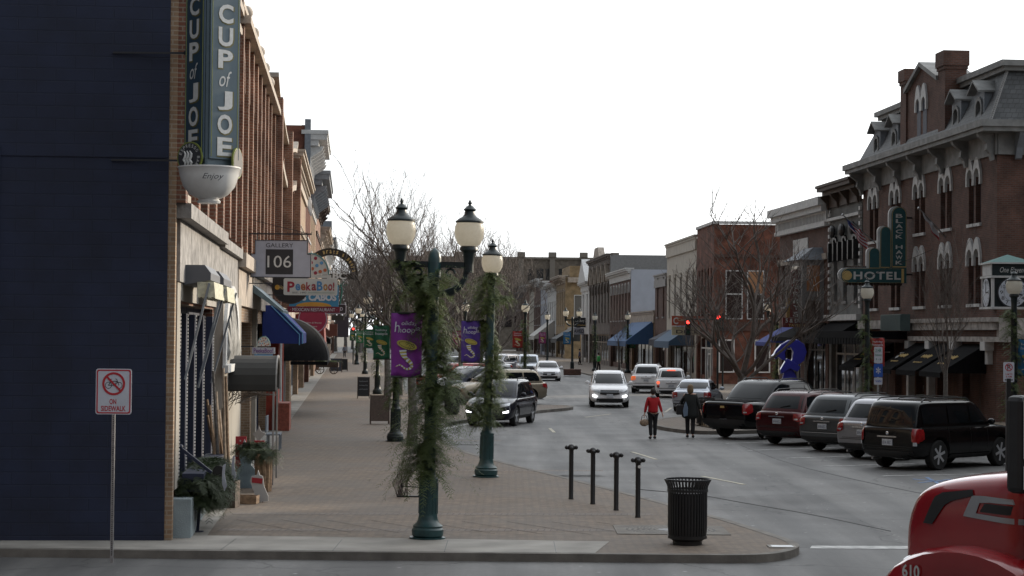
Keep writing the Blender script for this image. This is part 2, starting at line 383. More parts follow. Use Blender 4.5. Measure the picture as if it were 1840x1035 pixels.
ground = MB(); ground.add([(-1500,-50,-.03),(1500,-50,-.03),(1500,2500,-.03),(-1500,2500,-.03)], [(0,1,2,3)])
structure(ground, 'ground', mat('distant_ground', (.13,.12,.10), .95))
sheet('road', [(-60,5),(60,5),(60,78),(32,110),(32,700),(-40,700),(-40,200),(-6,31),(-60,30)], 0, M['asphalt'])
kl = smooth_line([(-60,29.6),(-20,29.6),(2.9,29.6),(3.9,29.7),(4.45,30.4),gp(1440,990),gp(1395,974),gp(1290,940),gp(1160,905),gp(1030,870),gp(900,838),gp(817,813),gp(785,785),gp(794,767),
      gp(841,759),gp(905,751),gp(969,742),gp(1022,738),(3.0,90.6),(2.3,92.2),(.2,91.8),(-2.6,90.2),(-4.4,91.4),(-4.6,95),(-7.0,124),(-9.9,160),(-22.5,320)], 2)
kerb('kerb_near_side', kl, 1)
kli = offset(kl, .155)
sw = kli+[(XL(320)-.3,320), (XL(31.05)-.3, 31.05), (-60, 31.3)]
sheet('pavement_bricks', sw, .12, M['paver'])
# concrete strip along the shop fronts and along the cross street
def Lp(d, o=0, z=0): return Vector((XL(d)+o*.9966, d+o*.082, z))
st = [Lp(31.3,-.2), Lp(31.3,.55), Lp(108,.62), Lp(300,.62), Lp(300,-.2)]
sheet('concrete_strip', [(p.x,p.y) for p in st], .124, M['concrete'])
sheet('concrete_walk', [(-60,29.75),(-20,29.75),(1.3,29.75),(1.6,31.4),(-3,31.75),(-5.0,31.8),(-6,31.1),(-60,31.1)], .128, M['concrete'])
b = MB()
for x in [-4.4,-2.7,-1.0,.7]: b.box(x,x+.012,29.75,31.35,.1,.1295)
for d in range(33, 110, 2): b.box(XL(d)-.1, XL(d)+.55, d, d+.012, .1, .1255)
structure(b, 'walk_joints', M['black'])
# soldier courses that divide the paving
b = MB()
for d in [32.6, 35.5, 47, 60, 75]:
    b.quad((XL(d)+.65,d,.1235), (XL(d)+40,d+.9,.1235) if 0 else (min(XL(d)+9, gp(1160,905)[0]) if d < 60 else XL(d)+7.5, d+.6,.1235), (min(XL(d)+9,2.6) if d < 60 else XL(d)+7.5, d+.95,.1235), (XL(d)+.65,d+.35,.1235))
structure(b, 'paving_border', M['paver_edge'])
# diagonal concrete panel joints in the near paving
b = MB()
for i in range(-4, 9):
    x0 = -4.4+i*.8
    p = Vector((x0+.95, 32.5, .1262)); q = Vector((x0-.45, 34.6, .1262))
    if p.x > -4.6 and p.x < 4.2 and q.x > XL(34.6)+.6: b.bar(p, q, .011, .002)
structure(b, 'paving_joints', M['paver_edge'])
# right-hand pavement with the planted island
kr = smooth_line([(60,60),(22,59),(16.5,58.5),(14.6,61),(13.2,66),(11.6,71.0),(9.2,69.4),(7.25,68.0),(6.3,68.2),(5.5,70.4),(5.15,74),(6.0,78.5),(7.6,81),(10.6,82.5),(12.0,85),(10.9,98),(9.9,108),(8.8,125),(8.0,140),(4.2,205),(-.5,300),(-4,380)], 2)
kerb('kerb_far_side', kr, -1)
kri = offset(kr, -.155)
sheet('pavement_far_side', kri+[(12,382),(40,300),(40,60.2)], .12, M['paver'])
isl = [(7.2,70.2),(8.4,69.9),(10.5,71.5),(12,73.4),(10,76.5),(7.2,76.5),(6.7,73)]
sheet('planting_bed', isl, .15, M['dirt'])
# road markings
b = MB()
def dash(p, q, wd=.11):
    p = Vector((*gp(*p), .006)); q = Vector((*gp(*q), .006)); b.bar(p, q, wd, .003)
dash((988,770),(996,777)); dash((1262,856),(1338,871)); dash((1052,750),(1098,744)); dash((1195,741),(1206,733)); dash((1135,812),(1180,826),.1)
structure(b, 'lane_marking', M['paint_yellow'])
b = MB()
for p, q in (((1305,797),(1385,794.5)), ((1344,809.6),(1450,806)), ((1413,823.5),(1540,820)), ((1480,838),(1590,835)), ((1586,855.5),(1755,852))):
    a = Vector((*gp(*p),.006)); c = Vector((*gp(*q),.006)); c = a+(c-a)*1.5; b.bar(a, c, .1, .003)
p = gp(1455,986); b.quad((p[0],p[1],.006),(p[0]+3.2,p[1]+.1,.006),(p[0]+3.3,p[1]+.55,.006),(p[0]+.1,p[1]+.42,.006))
dash((722,787),(841,762),.13)
structure(b, 'parking_lines', M['paint_white'])
b = MB()
for p, q in (((1640,861),(1715,868)), ((1650,868),(1725,860)), ((1665,858),(1690,871))):
    b.bar(Vector((*gp(*p),.006)), Vector((*gp(*q),.006)), .09, .003)
structure(b, 'accessible_bay_marking', M['paint_blue'])
# litter, leaves and grit scattered in the gutter and on the bricks
q = MB(); rl = random.Random(12)
for k in range(420):
    px_, py_ = rl.uniform(840,1800), rl.uniform(780,985); g = gp(px_, py_); s_ = rl.uniform(.008,.028); a = rl.random()*3
    q.add([(g[0]-s_,g[1],.004),(g[0],g[1]-s_*.6,.006),(g[0]+s_,g[1]+s_*.3,.009),(g[0],g[1]+s_,.005)], [(0,1,2,3)])
tag(q.build('road_grit', mat('pale_grit', (.34,.33,.31), .9), recalc=False), kind='stuff')
q = MB()
for k in range(380):
    d_ = rl.uniform(31.5,62); x_ = XL(d_)+rl.uniform(.2,1)**1.0*rl.uniform(.2,7.5); s_ = rl.uniform(.01,.035)
    if x_ < gp(1146,930)[0]-max(0,(d_-37))*.17: q.add([(x_-s_,d_,.128),(x_,d_-s_*.6,.13),(x_+s_,d_+s_*.3,.135),(x_,d_+s_,.129)], [(0,1,2,3)])
tag(q.build('fallen_leaves', mat('dry_leaves', (.13,.09,.055), .9, var=.5), recalc=False), kind='stuff')
# small stains and tar seams
b = MB(); rnd = random.Random(3)
pp = [gp(1290,905), gp(1440,930), gp(1620,950), gp(1800,960)]
b.tube([(x,y,.003) for x,y in smooth_line([gp(1150,880),gp(1260,890),gp(1340,905),gp(1460,925),gp(1600,955)],1)], .011, 4)
b.tube([(x,y,.003) for x,y in smooth_line([gp(1330,800),gp(1420,835),gp(1560,868),gp(1720,900)],1)], .012, 4)
structure(b, 'tar_seams', flat('tar', (.045,.045,.045)))
# ================================================================ BUILDINGS
class Bld:
    """local frame: x along the street front (away from the camera), o outward, z up"""
    def __init__(s, name, label, side, d0, d1, cat='building', out=0, group=None, line=None):
        s.side = side; s.len = (d1-d0)
        f = line or (XL if side == 'L' else XR)
        a, c = Vector((f(d0), d0, 0)), Vector((f(d1), d1, 0)); u = (c-a).normalized(); s.len = (c-a).length; s.k = s.len/(d1-d0); s.d0 = d0
        s.sg = -1 if side == 'L' else 1
        n = Vector((0,0,1)).cross(u)*s.sg
        s.root = empty(name, a+n*out, math.atan2(u.y,u.x), label, cat, group)
    def X(s, d): return (d-s.d0)*s.k
    def bx(s, mb, x0, x1, o0, o1, z0, z1): mb.box(x0, x1, o0*s.sg, o1*s.sg, z0, z1)
    def P(s, x, o, z): return (x, o*s.sg, z)
    def part(s, mb, name, m, parent=None, **k): return mb.build(name, m, parent or s.root, **k)
    def box(s, name, m, x0, x1, o0, o1, z0, z1, parent=None, **k):
        mb = MB(); s.bx(mb, x0, x1, o0, o1, z0, z1); return s.part(mb, name, m, parent, **k)
    def wall(s, m, h, depth, openings, t=.3, z0=0, name='wall', roofz=None):
        mb = MB(); L = s.len
        xs = sorted({0, L}|{v for o in openings for v in o[:2]}); zs = sorted({z0, h}|{v for o in openings for v in o[2:4]})
        for i in range(len(zs)-1):
            run = None
            for j in range(len(xs)):
                solid = j < len(xs)-1 and not any(o[0] <= xs[j]+1e-4 and o[1] >= xs[j+1]-1e-4 and o[2] <= zs[i]+1e-4 and o[3] >= zs[i+1]-1e-4 for o in openings)
                if solid and run is None: run = xs[j]
                if not solid and run is not None:
                    s.bx(mb, run, xs[j], -t, 0, zs[i], zs[i+1]); run = None
        s.bx(mb, 0, L, -depth, -t-.004, z0, (roofz or h-.35))
        # side parapets
        s.bx(mb, 0, .25, -depth, -t-.004, (roofz or h-.35), h-.02); s.bx(mb, L-.25, L, -depth, -t-.004, (roofz or h-.35), h-.02)
        w_ = s.part(mb, name, m)
        s.box('roof', M['roof'], .26, L-.26, -depth+.1, -t-.02, (roofz or h-.35)+.003, (roofz or h-.35)+.05)
        return w_
    def window(s, x0, x1, z0, z1, fm, gm, rec=.16, sash=True, arch=False, hood=None, hm=None, sill=True, sm=None, mull=0):
        fr = MB(); w_ = .055
        for a in ((x0, x0+w_, z0, z1), (x1-w_, x1, z0, z1), (x0+w_, x1-w_, z1-w_, z1), (x0+w_, x1-w_, z0, z0+w_)): s.bx(fr, a[0], a[1], -rec-.05, -rec, a[2], a[3])
        if sash: s.bx(fr, x0+w_, x1-w_, -rec-.05, -rec+.01, (z0+z1)/2-.03, (z0+z1)/2+.03)
        for k in range(mull):
            xm = x0+(x1-x0)*(k+1)/(mull+1); s.bx(fr, xm-.02, xm+.02, -rec-.05, -rec+.005, z0+w_, z1-w_)
        f = s.part(fr, 'window', fm)
        s.box('pane', gm, x0+w_*.5, x1-w_*.5, -rec-.04, -rec-.02, z0+w_*.5, z1-w_*.5, f)
        if sill:
            s.box('sill', sm or hm or fm, x0-.08, x1+.08, -.1, .09, z0-.13, z0-.002, f)
        if hood:
            hb = MB(); xc = (x0+x1)/2; hw = (x1-x0)/2
            f0 = lambda p: s.P(p[0], -.02, p[1]); f1 = lambda p: s.P(p[0], .10, p[1])
            if hood == 'flat': s.bx(hb, x0-.12, x1+.12, -.02, .1, z1+.002, z1+.24); s.bx(hb, x0-.17, x1+.17, -.02, .14, z1+.242, z1+.32)
            else:
                N = 8; zc = z1-hw; dz = .16
                inner = [(xc-hw, zc-.35)]+[(xc-hw*math.cos(math.pi*i/N), zc+hw*math.sin(math.pi*i/N)) for i in range(N+1)]+[(xc+hw, zc-.35)]
                ow = hw+dz
                pk = .32 if hood == 'ogee' else 0
                outer = [(xc-ow, zc-.35)]+[(xc-ow*math.cos(math.pi*i/N), zc+ow*math.sin(math.pi*i/N)*1.0+pk*max(0, math.sin(math.pi*i/N)-.55)/.45) for i in range(N+1)]+[(xc+ow, zc-.35)]
                hb.strip(outer, inner, f0, f1)
                # spandrels closing the corners of the square opening behind the arch
                sp = [(xc-hw*math.cos(math.pi*i/N), zc+hw*math.sin(math.pi*i/N)) for i in range(N+1)]
                g0 = lambda p: s.P(p[0], -rec+.02, p[1]); g1 = lambda p: s.P(p[0], -.021, p[1])
                for i in range(N): hb.prism([sp[i], sp[i+1], (sp[i+1][0], z1+.001), (sp[i][0], z1+.001)], g0, g1)
            s.part(hb, 'hood', hm or fm, f)
        return f
    def cornice(s, m, z0, z1, out=.6, brackets=0, bm=None, x0=0, x1=None, dent=0):
        x1 = s.len if x1 is None else x1; mb = MB(); h = z1-z0
        s.bx(mb, x0, x1, .002, .12, z0, z0+h*.55); s.bx(mb, x0-.05, x1+.05, .002, out*.6, z0+h*.552, z0+h*.72)
        s.bx(mb, x0-.12, x1+.12, .002, out, z0+h*.722, z0+h*.88); s.bx(mb, x0-.16, x1+.16, -.3, out+.08, z0+h*.882, z1)
        if dent:
            n = int((x1-x0)/dent)
            for i in range(n): s.bx(mb, x0+i*dent+dent*.2, x0+i*dent+dent*.65, .122, .2, z0+h*.36, z0+h*.53)
        c = s.part(mb, 'cornice', m)
        for i in range(brackets):
            xb = x0+.25+(x1-x0-.5)*i/(max(1, brackets-1)); bb = MB()
            prof = [(.121, z0-.1), (.2, z0-.05), (.26, z0+h*.2), (out*.75, z0+h*.42), (out*.85, z0+h*.54), (.121, z0+h*.54)]
            bb.prism(prof, lambda p: s.P(xb-.11, p[0], p[1]), lambda p: s.P(xb+.11, p[0], p[1]))
            s.part(bb, 'bracket', bm or m, c)
        return c
    def shopfront(s, x0, x1, h, wallm, framem, kick=.5, bays=2, door=True, transom=True, rec=.25, sign=None, signm=None):
        """glazed shop front set in an opening; call with the same rectangle in wall()"""
        fb = MB(); n = bays; wd = (x1-x0)/n
        for i in range(n+1):
            xm = x0+wd*i; s.bx(fb, max(x0,xm-.07), min(x1,xm+.07), -rec-.08, -rec, 0.12, h)
        s.bx(fb, x0+.07, x1-.07, -rec-.08, -rec-.004, h-.14, h-.003)
        if transom: s.bx(fb, x0+.07, x1-.07, -rec-.08, -rec-.006, h*.74, h*.74+.09)
        f = s.part(fb, 'shop_window', framem)
        kb = MB()
        for i in range(n):
            if door and i == n//2: continue
            s.bx(kb, x0+wd*i+.071, x0+wd*(i+1)-.071, -rec-.075, -rec-.01, .12, .12+kick)
        s.part(kb, 'kickplate', wallm, f)
        s.box('pane', M['glass'], x0+.02, x1-.02, -rec-.07, -rec-.04, .12, h-.02, f)
        if door:
            i = n//2; a = x0+wd*i+.12; e = x0+wd*(i+1)-.12; e = min(e, a+1.05); db = MB(); hh = min(2.2, h*.74-.02)
            for q in ((a,a+.1,.13,hh),(e-.1,e,.13,hh),(a+.1,e-.1,hh-.1,hh),(a+.1,e-.1,.13,.45)): s.bx(db, q[0],q[1],-rec-.035,-rec+.02,q[2],q[3])
            dr = s.part(db, 'door', framem)
            s.box('handle', M['steel'], e-.16, e-.13, -rec+.021, -rec+.06, 1.0, 1.3, dr)
        return f
# ---------------- left side
def pilasters(B, m, xs, z0, z1, w_=.45, o=.16, name='pilaster'):
    for x in xs: B.box(name, m, x-w_/2, x+w_/2, .002, o, z0, z1)
# corner building: brick front, navy painted flank
B = Bld('corner_building', 'corner shop building with navy painted flank wall and red brick front, nearest on the left', 'L', 31.03, 47.2)
L = B.len
dws = [32.9, 34.9, 37.0, 39.2, 41.4, 43.6, 45.6]
ops = [(B.X(d)-.42, B.X(d)+.42, 5.75, 9.3) for d in dws]
ops += [(1.0, 9.2, 0, 3.9)]
mbw = MB()
B.wall(M['brick'], 12.0, 22, ops)
for d in dws: B.window(B.X(d)-.42, B.X(d)+.42, 5.75, 9.3, M['navyt'], M['glassl'], hood='round', hm=M['brick'], sm=M['stone'], rec=.22)
pilasters(B, M['brick'], [.22]+[B.X((a+b)/2) for a, b in zip(dws, dws[1:])]+[L-.25], 5.5, 10.6, .42, .2)
flk = MB(); B.bx(flk, -.06, -.002, -24, -.07, 0, 12.05); B.part(flk, 'painted_flank', M['navy'])
q = MB(); B.bx(q, -.03, .20, -.068, .05, 0.12, 12); B.part(q, 'corner_pier', M['brick_tan'])
# raised seams and pilaster strips of the flank
q = MB(); B.bx(q, -.10, -.062, -3.1, -2.7, 0, 6.35); B.bx(q, -.075, -.062, -2.7, -.1, 6.2, 6.24); B.bx(q,-.07,-.062,-24,-1.2,9.0,9.02); B.part(q, 'flank_band', M['navy'])
# stone band with rough arched coping over the shop front
q = MB(); B.bx(q, .3, L, .002, .10, 4.25, 5.25); B.part(q, 'fascia', M['stone_rough'])
q = MB(); B.bx(q, .15, 9.6, .002, .28, 5.26, 5.5); B.bx(q, 9.6, L, .002, .22, 5.2, 5.42); B.part(q, 'stone_band', M['stone_rough'])
# plaster shop wall
q = MB(); B.bx(q, 9.5, L-.1, .002, .20, .13, 4.24); B.bx(q, .35, .95, .002, .06, .9, 4.24); B.bx(q, .95, 9.48, .002, .06, 3.95, 4.24); B.part(q, 'shop_wall', M['plaster'])
q = MB(); B.bx(q, .3, 1.6, .002, .32, .12, .75); B.bx(q, 1.62, 5.2, .002, .25, .12, .82); B.bx(q, 5.22, 9.45, .002, .22, .12, .6); B.part(q, 'stone_plinth', mat('pale_blue_plinth', (.24,.29,.31), .8, var=.25, scale=2, bump=.4))
B.shopfront(1.0, 9.2, 3.9, M['plaster'], M['navyt'], bays=5, door=False, kick=.75)
# garlanded light strings on the navy posts
for i, x in enumerate([1.15, 2.6, 4.4, 6.4, 8.9]):
    q = MB(); B.bx(q, x-.16, x+.16, -.2, .03, .9, 3.75); pst = B.part(q, 'window_post', M['navyt'])
    q = MB()
    for k in range(46): B.bx(q, x-.018, x+.018, .034, .055, 1.0+k*.06, 1.035+k*.06)
    B.part(q, 'rope_trim', M['white'], pst)
# arched relief panel on the plaster
X0 = B.X(40.4); X1 = B.X(45.3); xc = (X0+X1)/2; hw = (X1-X0)/2; zb = 2.75
q = MB(); N = 16
arch = lambda r, zz: [(xc-r*math.cos(math.pi*i/N), zz+1.45*(r/hw)*math.sin(math.pi*i/N)**.8+.25) for i in range(N+1)]
o_, i_ = [(xc-hw, zb)]+arch(hw, zb)+[(xc+hw, zb)], [(xc-hw*.82, zb)]+arch(hw*.82, zb)+[(xc+hw*.82, zb)]
q.strip(o_, i_, lambda p: B.P(p[0], .202, p[1]), lambda p: B.P(p[0], .27, p[1]))
B.bx(q, X0-.1, X1+.1, .202, .33, zb-.16, zb-.002); rp = B.part(q, 'relief_panel', M['offwhite'])
q = MB(); q.prism(i_, lambda p: B.P(p[0], .203, p[1]), lambda p: B.P(p[0], .21, p[1])); B.part(q, 'relief_ground', M['grey'], rp)
q = MB()
for k in range(9):
    xx = X0+.5+k*(X1-X0-1)/8; hh = 1.45*(1-abs(k-4)/5.2)
    q.tube([B.P(xx,.22,zb+.1), B.P(xx+.05*(k%2),.24,zb+.1+hh*.5), B.P(xx,.22,zb+.15+hh)], [.07,.1,.04], 6)
q.sphere(B.P(xc,.21,zb+.55), .45, 12, 8, (1,.3,1)); q.v = [v for v in q.v]
B.part(q, 'relief_figures', mat('relief_paint', (.22,.22,.21), .6, var=.5, scale=5), rp, smooth=True)
# coping with knobs
q = MB(); B.bx(q, -.1, L, -.4, .14, 12.0, 12.2); B.bx(q, 0, L, .002, .18, 11.1, 11.3); B.bx(q, 0, L, .002, .14, 10.6, 10.8)
cp = B.part(q, 'coping', M['stone'])
# ---- second building: tall recessed windows between brick piers
B = Bld('brick_building', 'red brick building with deep window bays and knobbed coping beside the corner building', 'L', 47.2, 67.4)
L = B.len; ops = []; xs = [1.6+i*2.35 for i in range(8)]
for x in xs: ops.append((x-.55, x+.55, 5.6, 8.2)); ops.append((x-.55, x+.55, 8.5, 10.4))
ops += [(1.2, 8.2, 0, 3.7), (10.2, 18.6, 0, 3.7)]
B.wall(M['brick_tan'], 11.4, 20, ops)
for x in xs:
    B.window(x-.55, x+.55, 5.6, 8.2, M['wood_dk'], M['glass'], hood=None, sm=M['stone'], rec=.24)
    B.window(x-.55, x+.55, 8.5, 10.4, M['wood_dk'], M['glass'], hood='round', hm=M['brick'], sill=False, rec=.24)
pilasters(B, M['brick'], [.3]+[x+1.17 for x in xs[:-1]]+[L-.3], 5.4, 11.0, .42, .17)
q = MB(); B.bx(q, 0, L, .002, .3, 5.02, 5.36); B.bx(q, 0, L, .002, .12, 4.1, 5.0); B.part(q, 'stone_lintel', M['stone'])
q = MB(); B.bx(q, 0, L, -.3, .16, 11.4, 11.55); B.bx(q, 0, L, .002, .34, 10.95, 11.15); cp = B.part(q, 'coping', M['stone'])
for x in [.4, 4.0, 7.6, 11.2, 14.8, 18.4]:
    if x < L: q = MB(); B.bx(q, x-.16, x+.16, -.2, .14, 11.55, 11.7); q.sphere(B.P(x,.0,11.86), .19, 10, 7); B.part(q, 'knob', M['stone'], cp, smooth=True)
B.shopfront(1.2, 8.2, 3.7, M['plaster'], M['offwhite'], bays=4); B.shopfront(10.2, 18.6, 3.7, M['navyt'], M['navyt'], bays=5)
q = MB(); B.bx(q, 9.0, 9.7, .002, .12, .13, 4.1); B.bx(q, .2, 1.0, .002, .1, .13, 4.1); B.part(q, 'front_pier', M['plaster'])
# red painted pier of the next shop
q = MB(); B.bx(q, L-1.5, L-.1, .002, .4, .13, 3.9); B.part(q, 'shop_pier', flat('red_pier', (.30,.04,.02), var=.2)); q = MB(); B.bx(q, L-1.9, L-.1, .41, .8, .13, 1.05); B.part(q, 'front_plinth', flat('red_brick_low', (.27,.07,.045), var=.35, scale=12))
# ---- third: curved parapet, patterned tan brick
B = Bld('curved_parapet_building', 'tan patterned brick building with sweeping curved parapet and arched window group', 'L', 67.4, 92)
L = B.len; xs = [3.2, 4.6, 6.0, 12.4, 13.8, 15.2, 19.5, 21.0]
ops = [(x-.5, x+.5, 5.6, 8.9) for x in xs]+[(1, 11.0, 0, 3.8), (12.6, 23.4, 0, 3.8)]
B.wall(M['brick_tan'], 11.2, 20, ops)
for x in xs: B.window(x-.5, x+.5, 5.6, 8.9, M['wood_dk'], M['glass'], hood='round', hm=M['stone'], sm=M['stone'], rec=.24)
q = MB(); N = 14
top = [(L*i/N, 11.8-.9*math.sin(math.pi*i/N)**2*.9+(.5 if i in (0,N) else 0)) for i in range(N+1)]
q.strip(top, [(p[0], 11.2) for p in top], lambda p: B.P(p[0], -.3, p[1]), lambda p: B.P(p[0], 0.0, p[1])); B.part(q, 'parapet', M['brick_tan'])
q = MB(); q.strip([(p[0],p[1]+.16) for p in top], top, lambda p: B.P(p[0], -.35, p[1]), lambda p: B.P(p[0], .25, p[1]))
q.strip([(p[0],p[1]-1.5) for p in top], [(p[0],p[1]-1.75) for p in top], lambda p: B.P(p[0], .002, p[1]), lambda p: B.P(p[0], .22, p[1])); B.part(q, 'coping', M['stone'])
for i in range(16):
    if i not in (7,8): pass
    q = MB(); x = .9+i*1.5; B.bx(q, x-.18, x+.18, .002, .12, 9.9, 10.35); B.part(q, 'bracket', M['brick'])
pilasters(B, M['brick'], [.4, L/2-.6, L-.4], 4.4, 11.6, .8, .4)
q = MB(); B.bx(q, 0, L, .002, .2, 4.1, 4.4); B.part(q, 'stone_band', M['stone'])
B.shopfront(1, 11.0, 3.8, M['navyt'], M['black'], bays=5); B.shopfront(12.6, 23.4, 3.8, M['grey'], M['offwhite'], bays=5)
for i, mm in ((2.2,'navyt'),(4.6,'offwhite'),(6.2,'red_pier'),(8.6,'grey')):
    q = MB(); B.bx(q, i-.18, i+.18, .002, .3, .13, 3.7); B.part(q, 'front_pier', M[mm])
# ---- fourth: tan
B = Bld('tan_brick_building', 'plain tan brick building with dark cornice line before the tall red building', 'L', 92, 117.6)
L = B.len; xs = [2+i*1.75 for i in range(13)]
B.wall(M['brick_tan'], 11.9, 20, [(x-.45, x+.45, 5.6, 8.8) for x in xs]+[(1, 12, 0, 3.6), (13.4, 24.4, 0, 3.6)])
for x in xs: B.window(x-.45, x+.45, 5.6, 8.8, M['offwhite'], M['glass'], hood='flat', hm=M['stone'], sm=M['stone'], rec=.22)
B.cornice(M['stone'], 11.0, 12.1, .5, dent=.5)
B.shopfront(1, 12, 3.6, M['greybl'], M['greybl'], bays=5); B.shopfront(13.4, 24.4, 3.6, M['brick'], M['wood_dk'], bays=5)
# ---- fifth: tall red with huge cornice
B = Bld('tall_red_building', 'tallest red brick building on the left with heavy white bracketed cornice', 'L', 117.8, 131.5)
L = B.len; xs = [1.6+i*2.1 for i in range(6)]
B.wall(M['brick_red2'], 16.0, 22, [(x-.5, x+.5, z, z+2.7) for x in xs for z in (5.4, 9.4)]+[(1, 12, 0, 3.8)])
for x in xs:
    for z in (5.4, 9.4): B.window(x-.5, x+.5, z, z+2.7, M['white'], M['glass'], hood='round', hm=M['offwhite'], sm=M['offwhite'])
q = MB(); B.bx(q, -.15, .35, -.1, .26, 12.6, 16.35); B.part(q, 'end_pier', M['greybl'])
B.cornice(M['offwhite'], 13.6, 15.7, 1.25, brackets=7)
B.shopfront(1, 12, 3.8, M['black'], M['black'], bays=5)
# ---- sixth
B = Bld('grey_cornice_building', 'lower building with deep grey bracketed cornice beyond the tall red one', 'L', 131.6, 150)
L = B.len; xs = [1.6+i*2.0 for i in range(8)]
B.wall(M['brick_tan'], 13.2, 22, [(x-.5, x+.5, z, z+2.6) for x in xs for z in (5.2, 9.0)]+[(1, 17, 0, 3.8)])
for x in xs:
    for z in (5.2, 9.0): B.window(x-.5, x+.5, z, z+2.6, M['offwhite'], M['glass'], hood='flat', hm=M['offwhite'], sm=M['offwhite'])
B.cornice(M['greybl'], 12.2, 14.4, 1.25, brackets=8)
B.shopfront(1, 17, 3.8, M['wood_dk'], M['wood_dk'], bays=6)
for nm, lab, d0, d1, h, mm, cm, br in (('ornate_brick_building','red brick building with ornate black roof finials far down the left side',150.2,172,13.8,'brick','wood_dk',6),
        ('cream_building','narrow cream fronted building far down the left side',172.2,200,12.4,'brick_tan','stone',5),
        ('dark_brick_building','dark brick building beyond the cream one on the left side',200.2,236,12.2,'brick','offwhite',7),
        ('stone_front_building','grey stone front with square turret far down the left side',236.2,262,14.6,'stone','greybl',5),
        ('end_brick_building','last brick building before the far trees on the left side',262.2,316,11,'brick_brown','stone',0)):
    B = Bld(nm, lab, 'L', d0, d1); L = B.len; n = int(L/2.6); xs = [L*(i+.5)/n for i in range(n)]
    B.wall(M[mm], h, 20, [(x-.5, x+.5, z, z+2.4) for x in xs for z in ((5.0, 8.6) if h > 12 else (5.2,))]+[(1, L-1, 0, 3.6)])
    for x in xs:
        for z in ((5.0, 8.6) if h > 12 else (5.2,)): B.window(x-.5, x+.5, z, z+2.4, M['offwhite'], M['glass'], hood='flat', hm=M[cm])
    B.cornice(M[cm], h-.9, h+.4, .8, brackets=br); B.shopfront(1, L-1, 3.6, M['brick'], M['wood_dk'], bays=int(L/3))
    if nm.startswith('ornate'):
        for k in range(5):
            q = MB(); x = 1+k*(L-2)/4; q.lathe([(.28,h+.4),(.3,h+.7),(.1,h+.9),(.25,h+1.2),(.05,h+1.9)], B.P(x,.3,0), 8); B.part(q, 'finial', M['black'], smooth=True)
    if nm.startswith('stone'): B.box('turret', M['greybl'], .5, 3.5, -3, .3, h+.4, h+2.4)
# ---------------- right side: the hotel
B = Bld('hotel_building', 'dark red brick corner hotel with slate mansard roof and twin chimneys', 'R', 77.3, 97.5)
L = B.len; bays = [2.75+i*3.87 for i in range(5)]
ops = []
for x in bays:
    for z0, z1 in ((4.85, 7.1), (8.15, 10.4)):
        ops += [(x-.78, x-.12, z0, z1), (x+.12, x+.78, z0, z1)]
gops = [(1.5, 4.3, 0, 3.2), (5.0, 7.8, 0, 3.2), (8.5, 11.0, 0, 3.2), (11.7, 14.4, 0, 3.2), (15.2, 19.6, 0, 3.2)]
B.wall(M['brick_brown'], 11.3, 24, ops+gops, roofz=11.2)
for x in bays:
    for z0, z1 in ((4.85, 7.1), (8.15, 10.4)):
        for s in (-1, 1):
            B.window(x+s*.45-.33, x+s*.45+.33, z0, z1, M['navyt'], M['glassl'] if (x*7+s) % 2 > .7 else M['glass'], hood='ogee', hm=M['offwhite'], sm=M['offwhite'], rec=.2)
# flank: painted upper wall, pier, drain pipe
q = MB(); B.bx(q, -.06, -.002, -24, -1.2, 3.5, 10.6); B.part(q, 'painted_flank', M['brick_grey'])
q = MB(); q.tube([B.P(-.12,-1.15,11.0), B.P(-.12,-1.3,10.6), B.P(-.12,-2.3,10.0), B.P(-.12,-2.4,9.6), B.P(-.12,-2.4,.3)], .07, 8); B.part(q, 'drain_pipe', M['wood_dk'], smooth=True)
# frieze, eaves and brackets
q = MB(); B.bx(q, -.1, L+.05, .002, .10, 10.75, 11.6); B.bx(q, -.15, -.003, -24, .0, 10.75, 11.6)
fz = B.part(q, 'frieze', M['trim'])
for i in range(7):
    x = .15+i*(L-.4)/6; q = MB()
    q.prism([(.101,10.55),(.2,10.5),(.28,10.8),(.42,10.95),(.4,11.2),(.72,11.45),(.78,11.6),(.101,11.6)], lambda p: B.P(x-.14,p[0],p[1]), lambda p: B.P(x+.14,p[0],p[1]))
    B.part(q, 'bracket', M['trim'], fz)
for i in range(6):
    y = -.8-i*1.1; q = MB(); q.prism([(.151,10.55),(.25,10.6),(.4,11.0),(.72,11.45),(.78,11.6),(.151,11.6)], lambda p: B.P(-p[0],y-.13,p[1]), lambda p: B.P(-p[0],y+.13,p[1]))
    B.part(q, 'bracket', M['greybl'], fz)
q = MB(); B.bx(q, -.85, L+.4, -.3, .85, 11.602, 11.78); B.bx(q, -.95, L+.5, -.3, .95, 11.782, 12.05); B.bx(q, -.85, .5, -24, -.302, 11.602, 11.78); B.bx(q, -.95, .5, -24, -.302, 11.782, 12.05)
B.part(q, 'eaves', M['trim'])
# mansard
def mans(x0, x1, o0, o1, z0, ins, h):
    return [B.P(x0,o0,z0),B.P(x1,o0,z0),B.P(x1,o1,z0),B.P(x0,o1,z0),B.P(x0+ins,o0+ins,z0+h),B.P(x1-ins,o0+ins,z0+h),B.P(x1-ins,o1-ins,z0+h),B.P(x0+ins,o1-ins,z0+h)]
q = MB(); q.add(mans(-.35, L-.1, -24, .35, 12.05, 1.0, 2.15), [(0,3,2,1),(4,5,6,7),(0,1,5,4),(1,2,6,5),(2,3,7,6),(3,0,4,7)])
B.part(q, 'mansard_roof', M['slate'])
q = MB(); B.bx(q, .45, L-1.0, -23, -.45, 14.18, 14.36); B.bx(q, .3, L-.85, -23.2, -.3, 14.362, 14.6); B.part(q, 'roof_cornice', M['trim'])
q = MB()
for k in range(26):
    t = k/25; q.sphere(B.P(-.35+1.0*t-.03, .35-1.0*t+.03, 12.1+2.1*t), .07, 6, 4)
B.part(q, 'hip_beads', M['grey'])
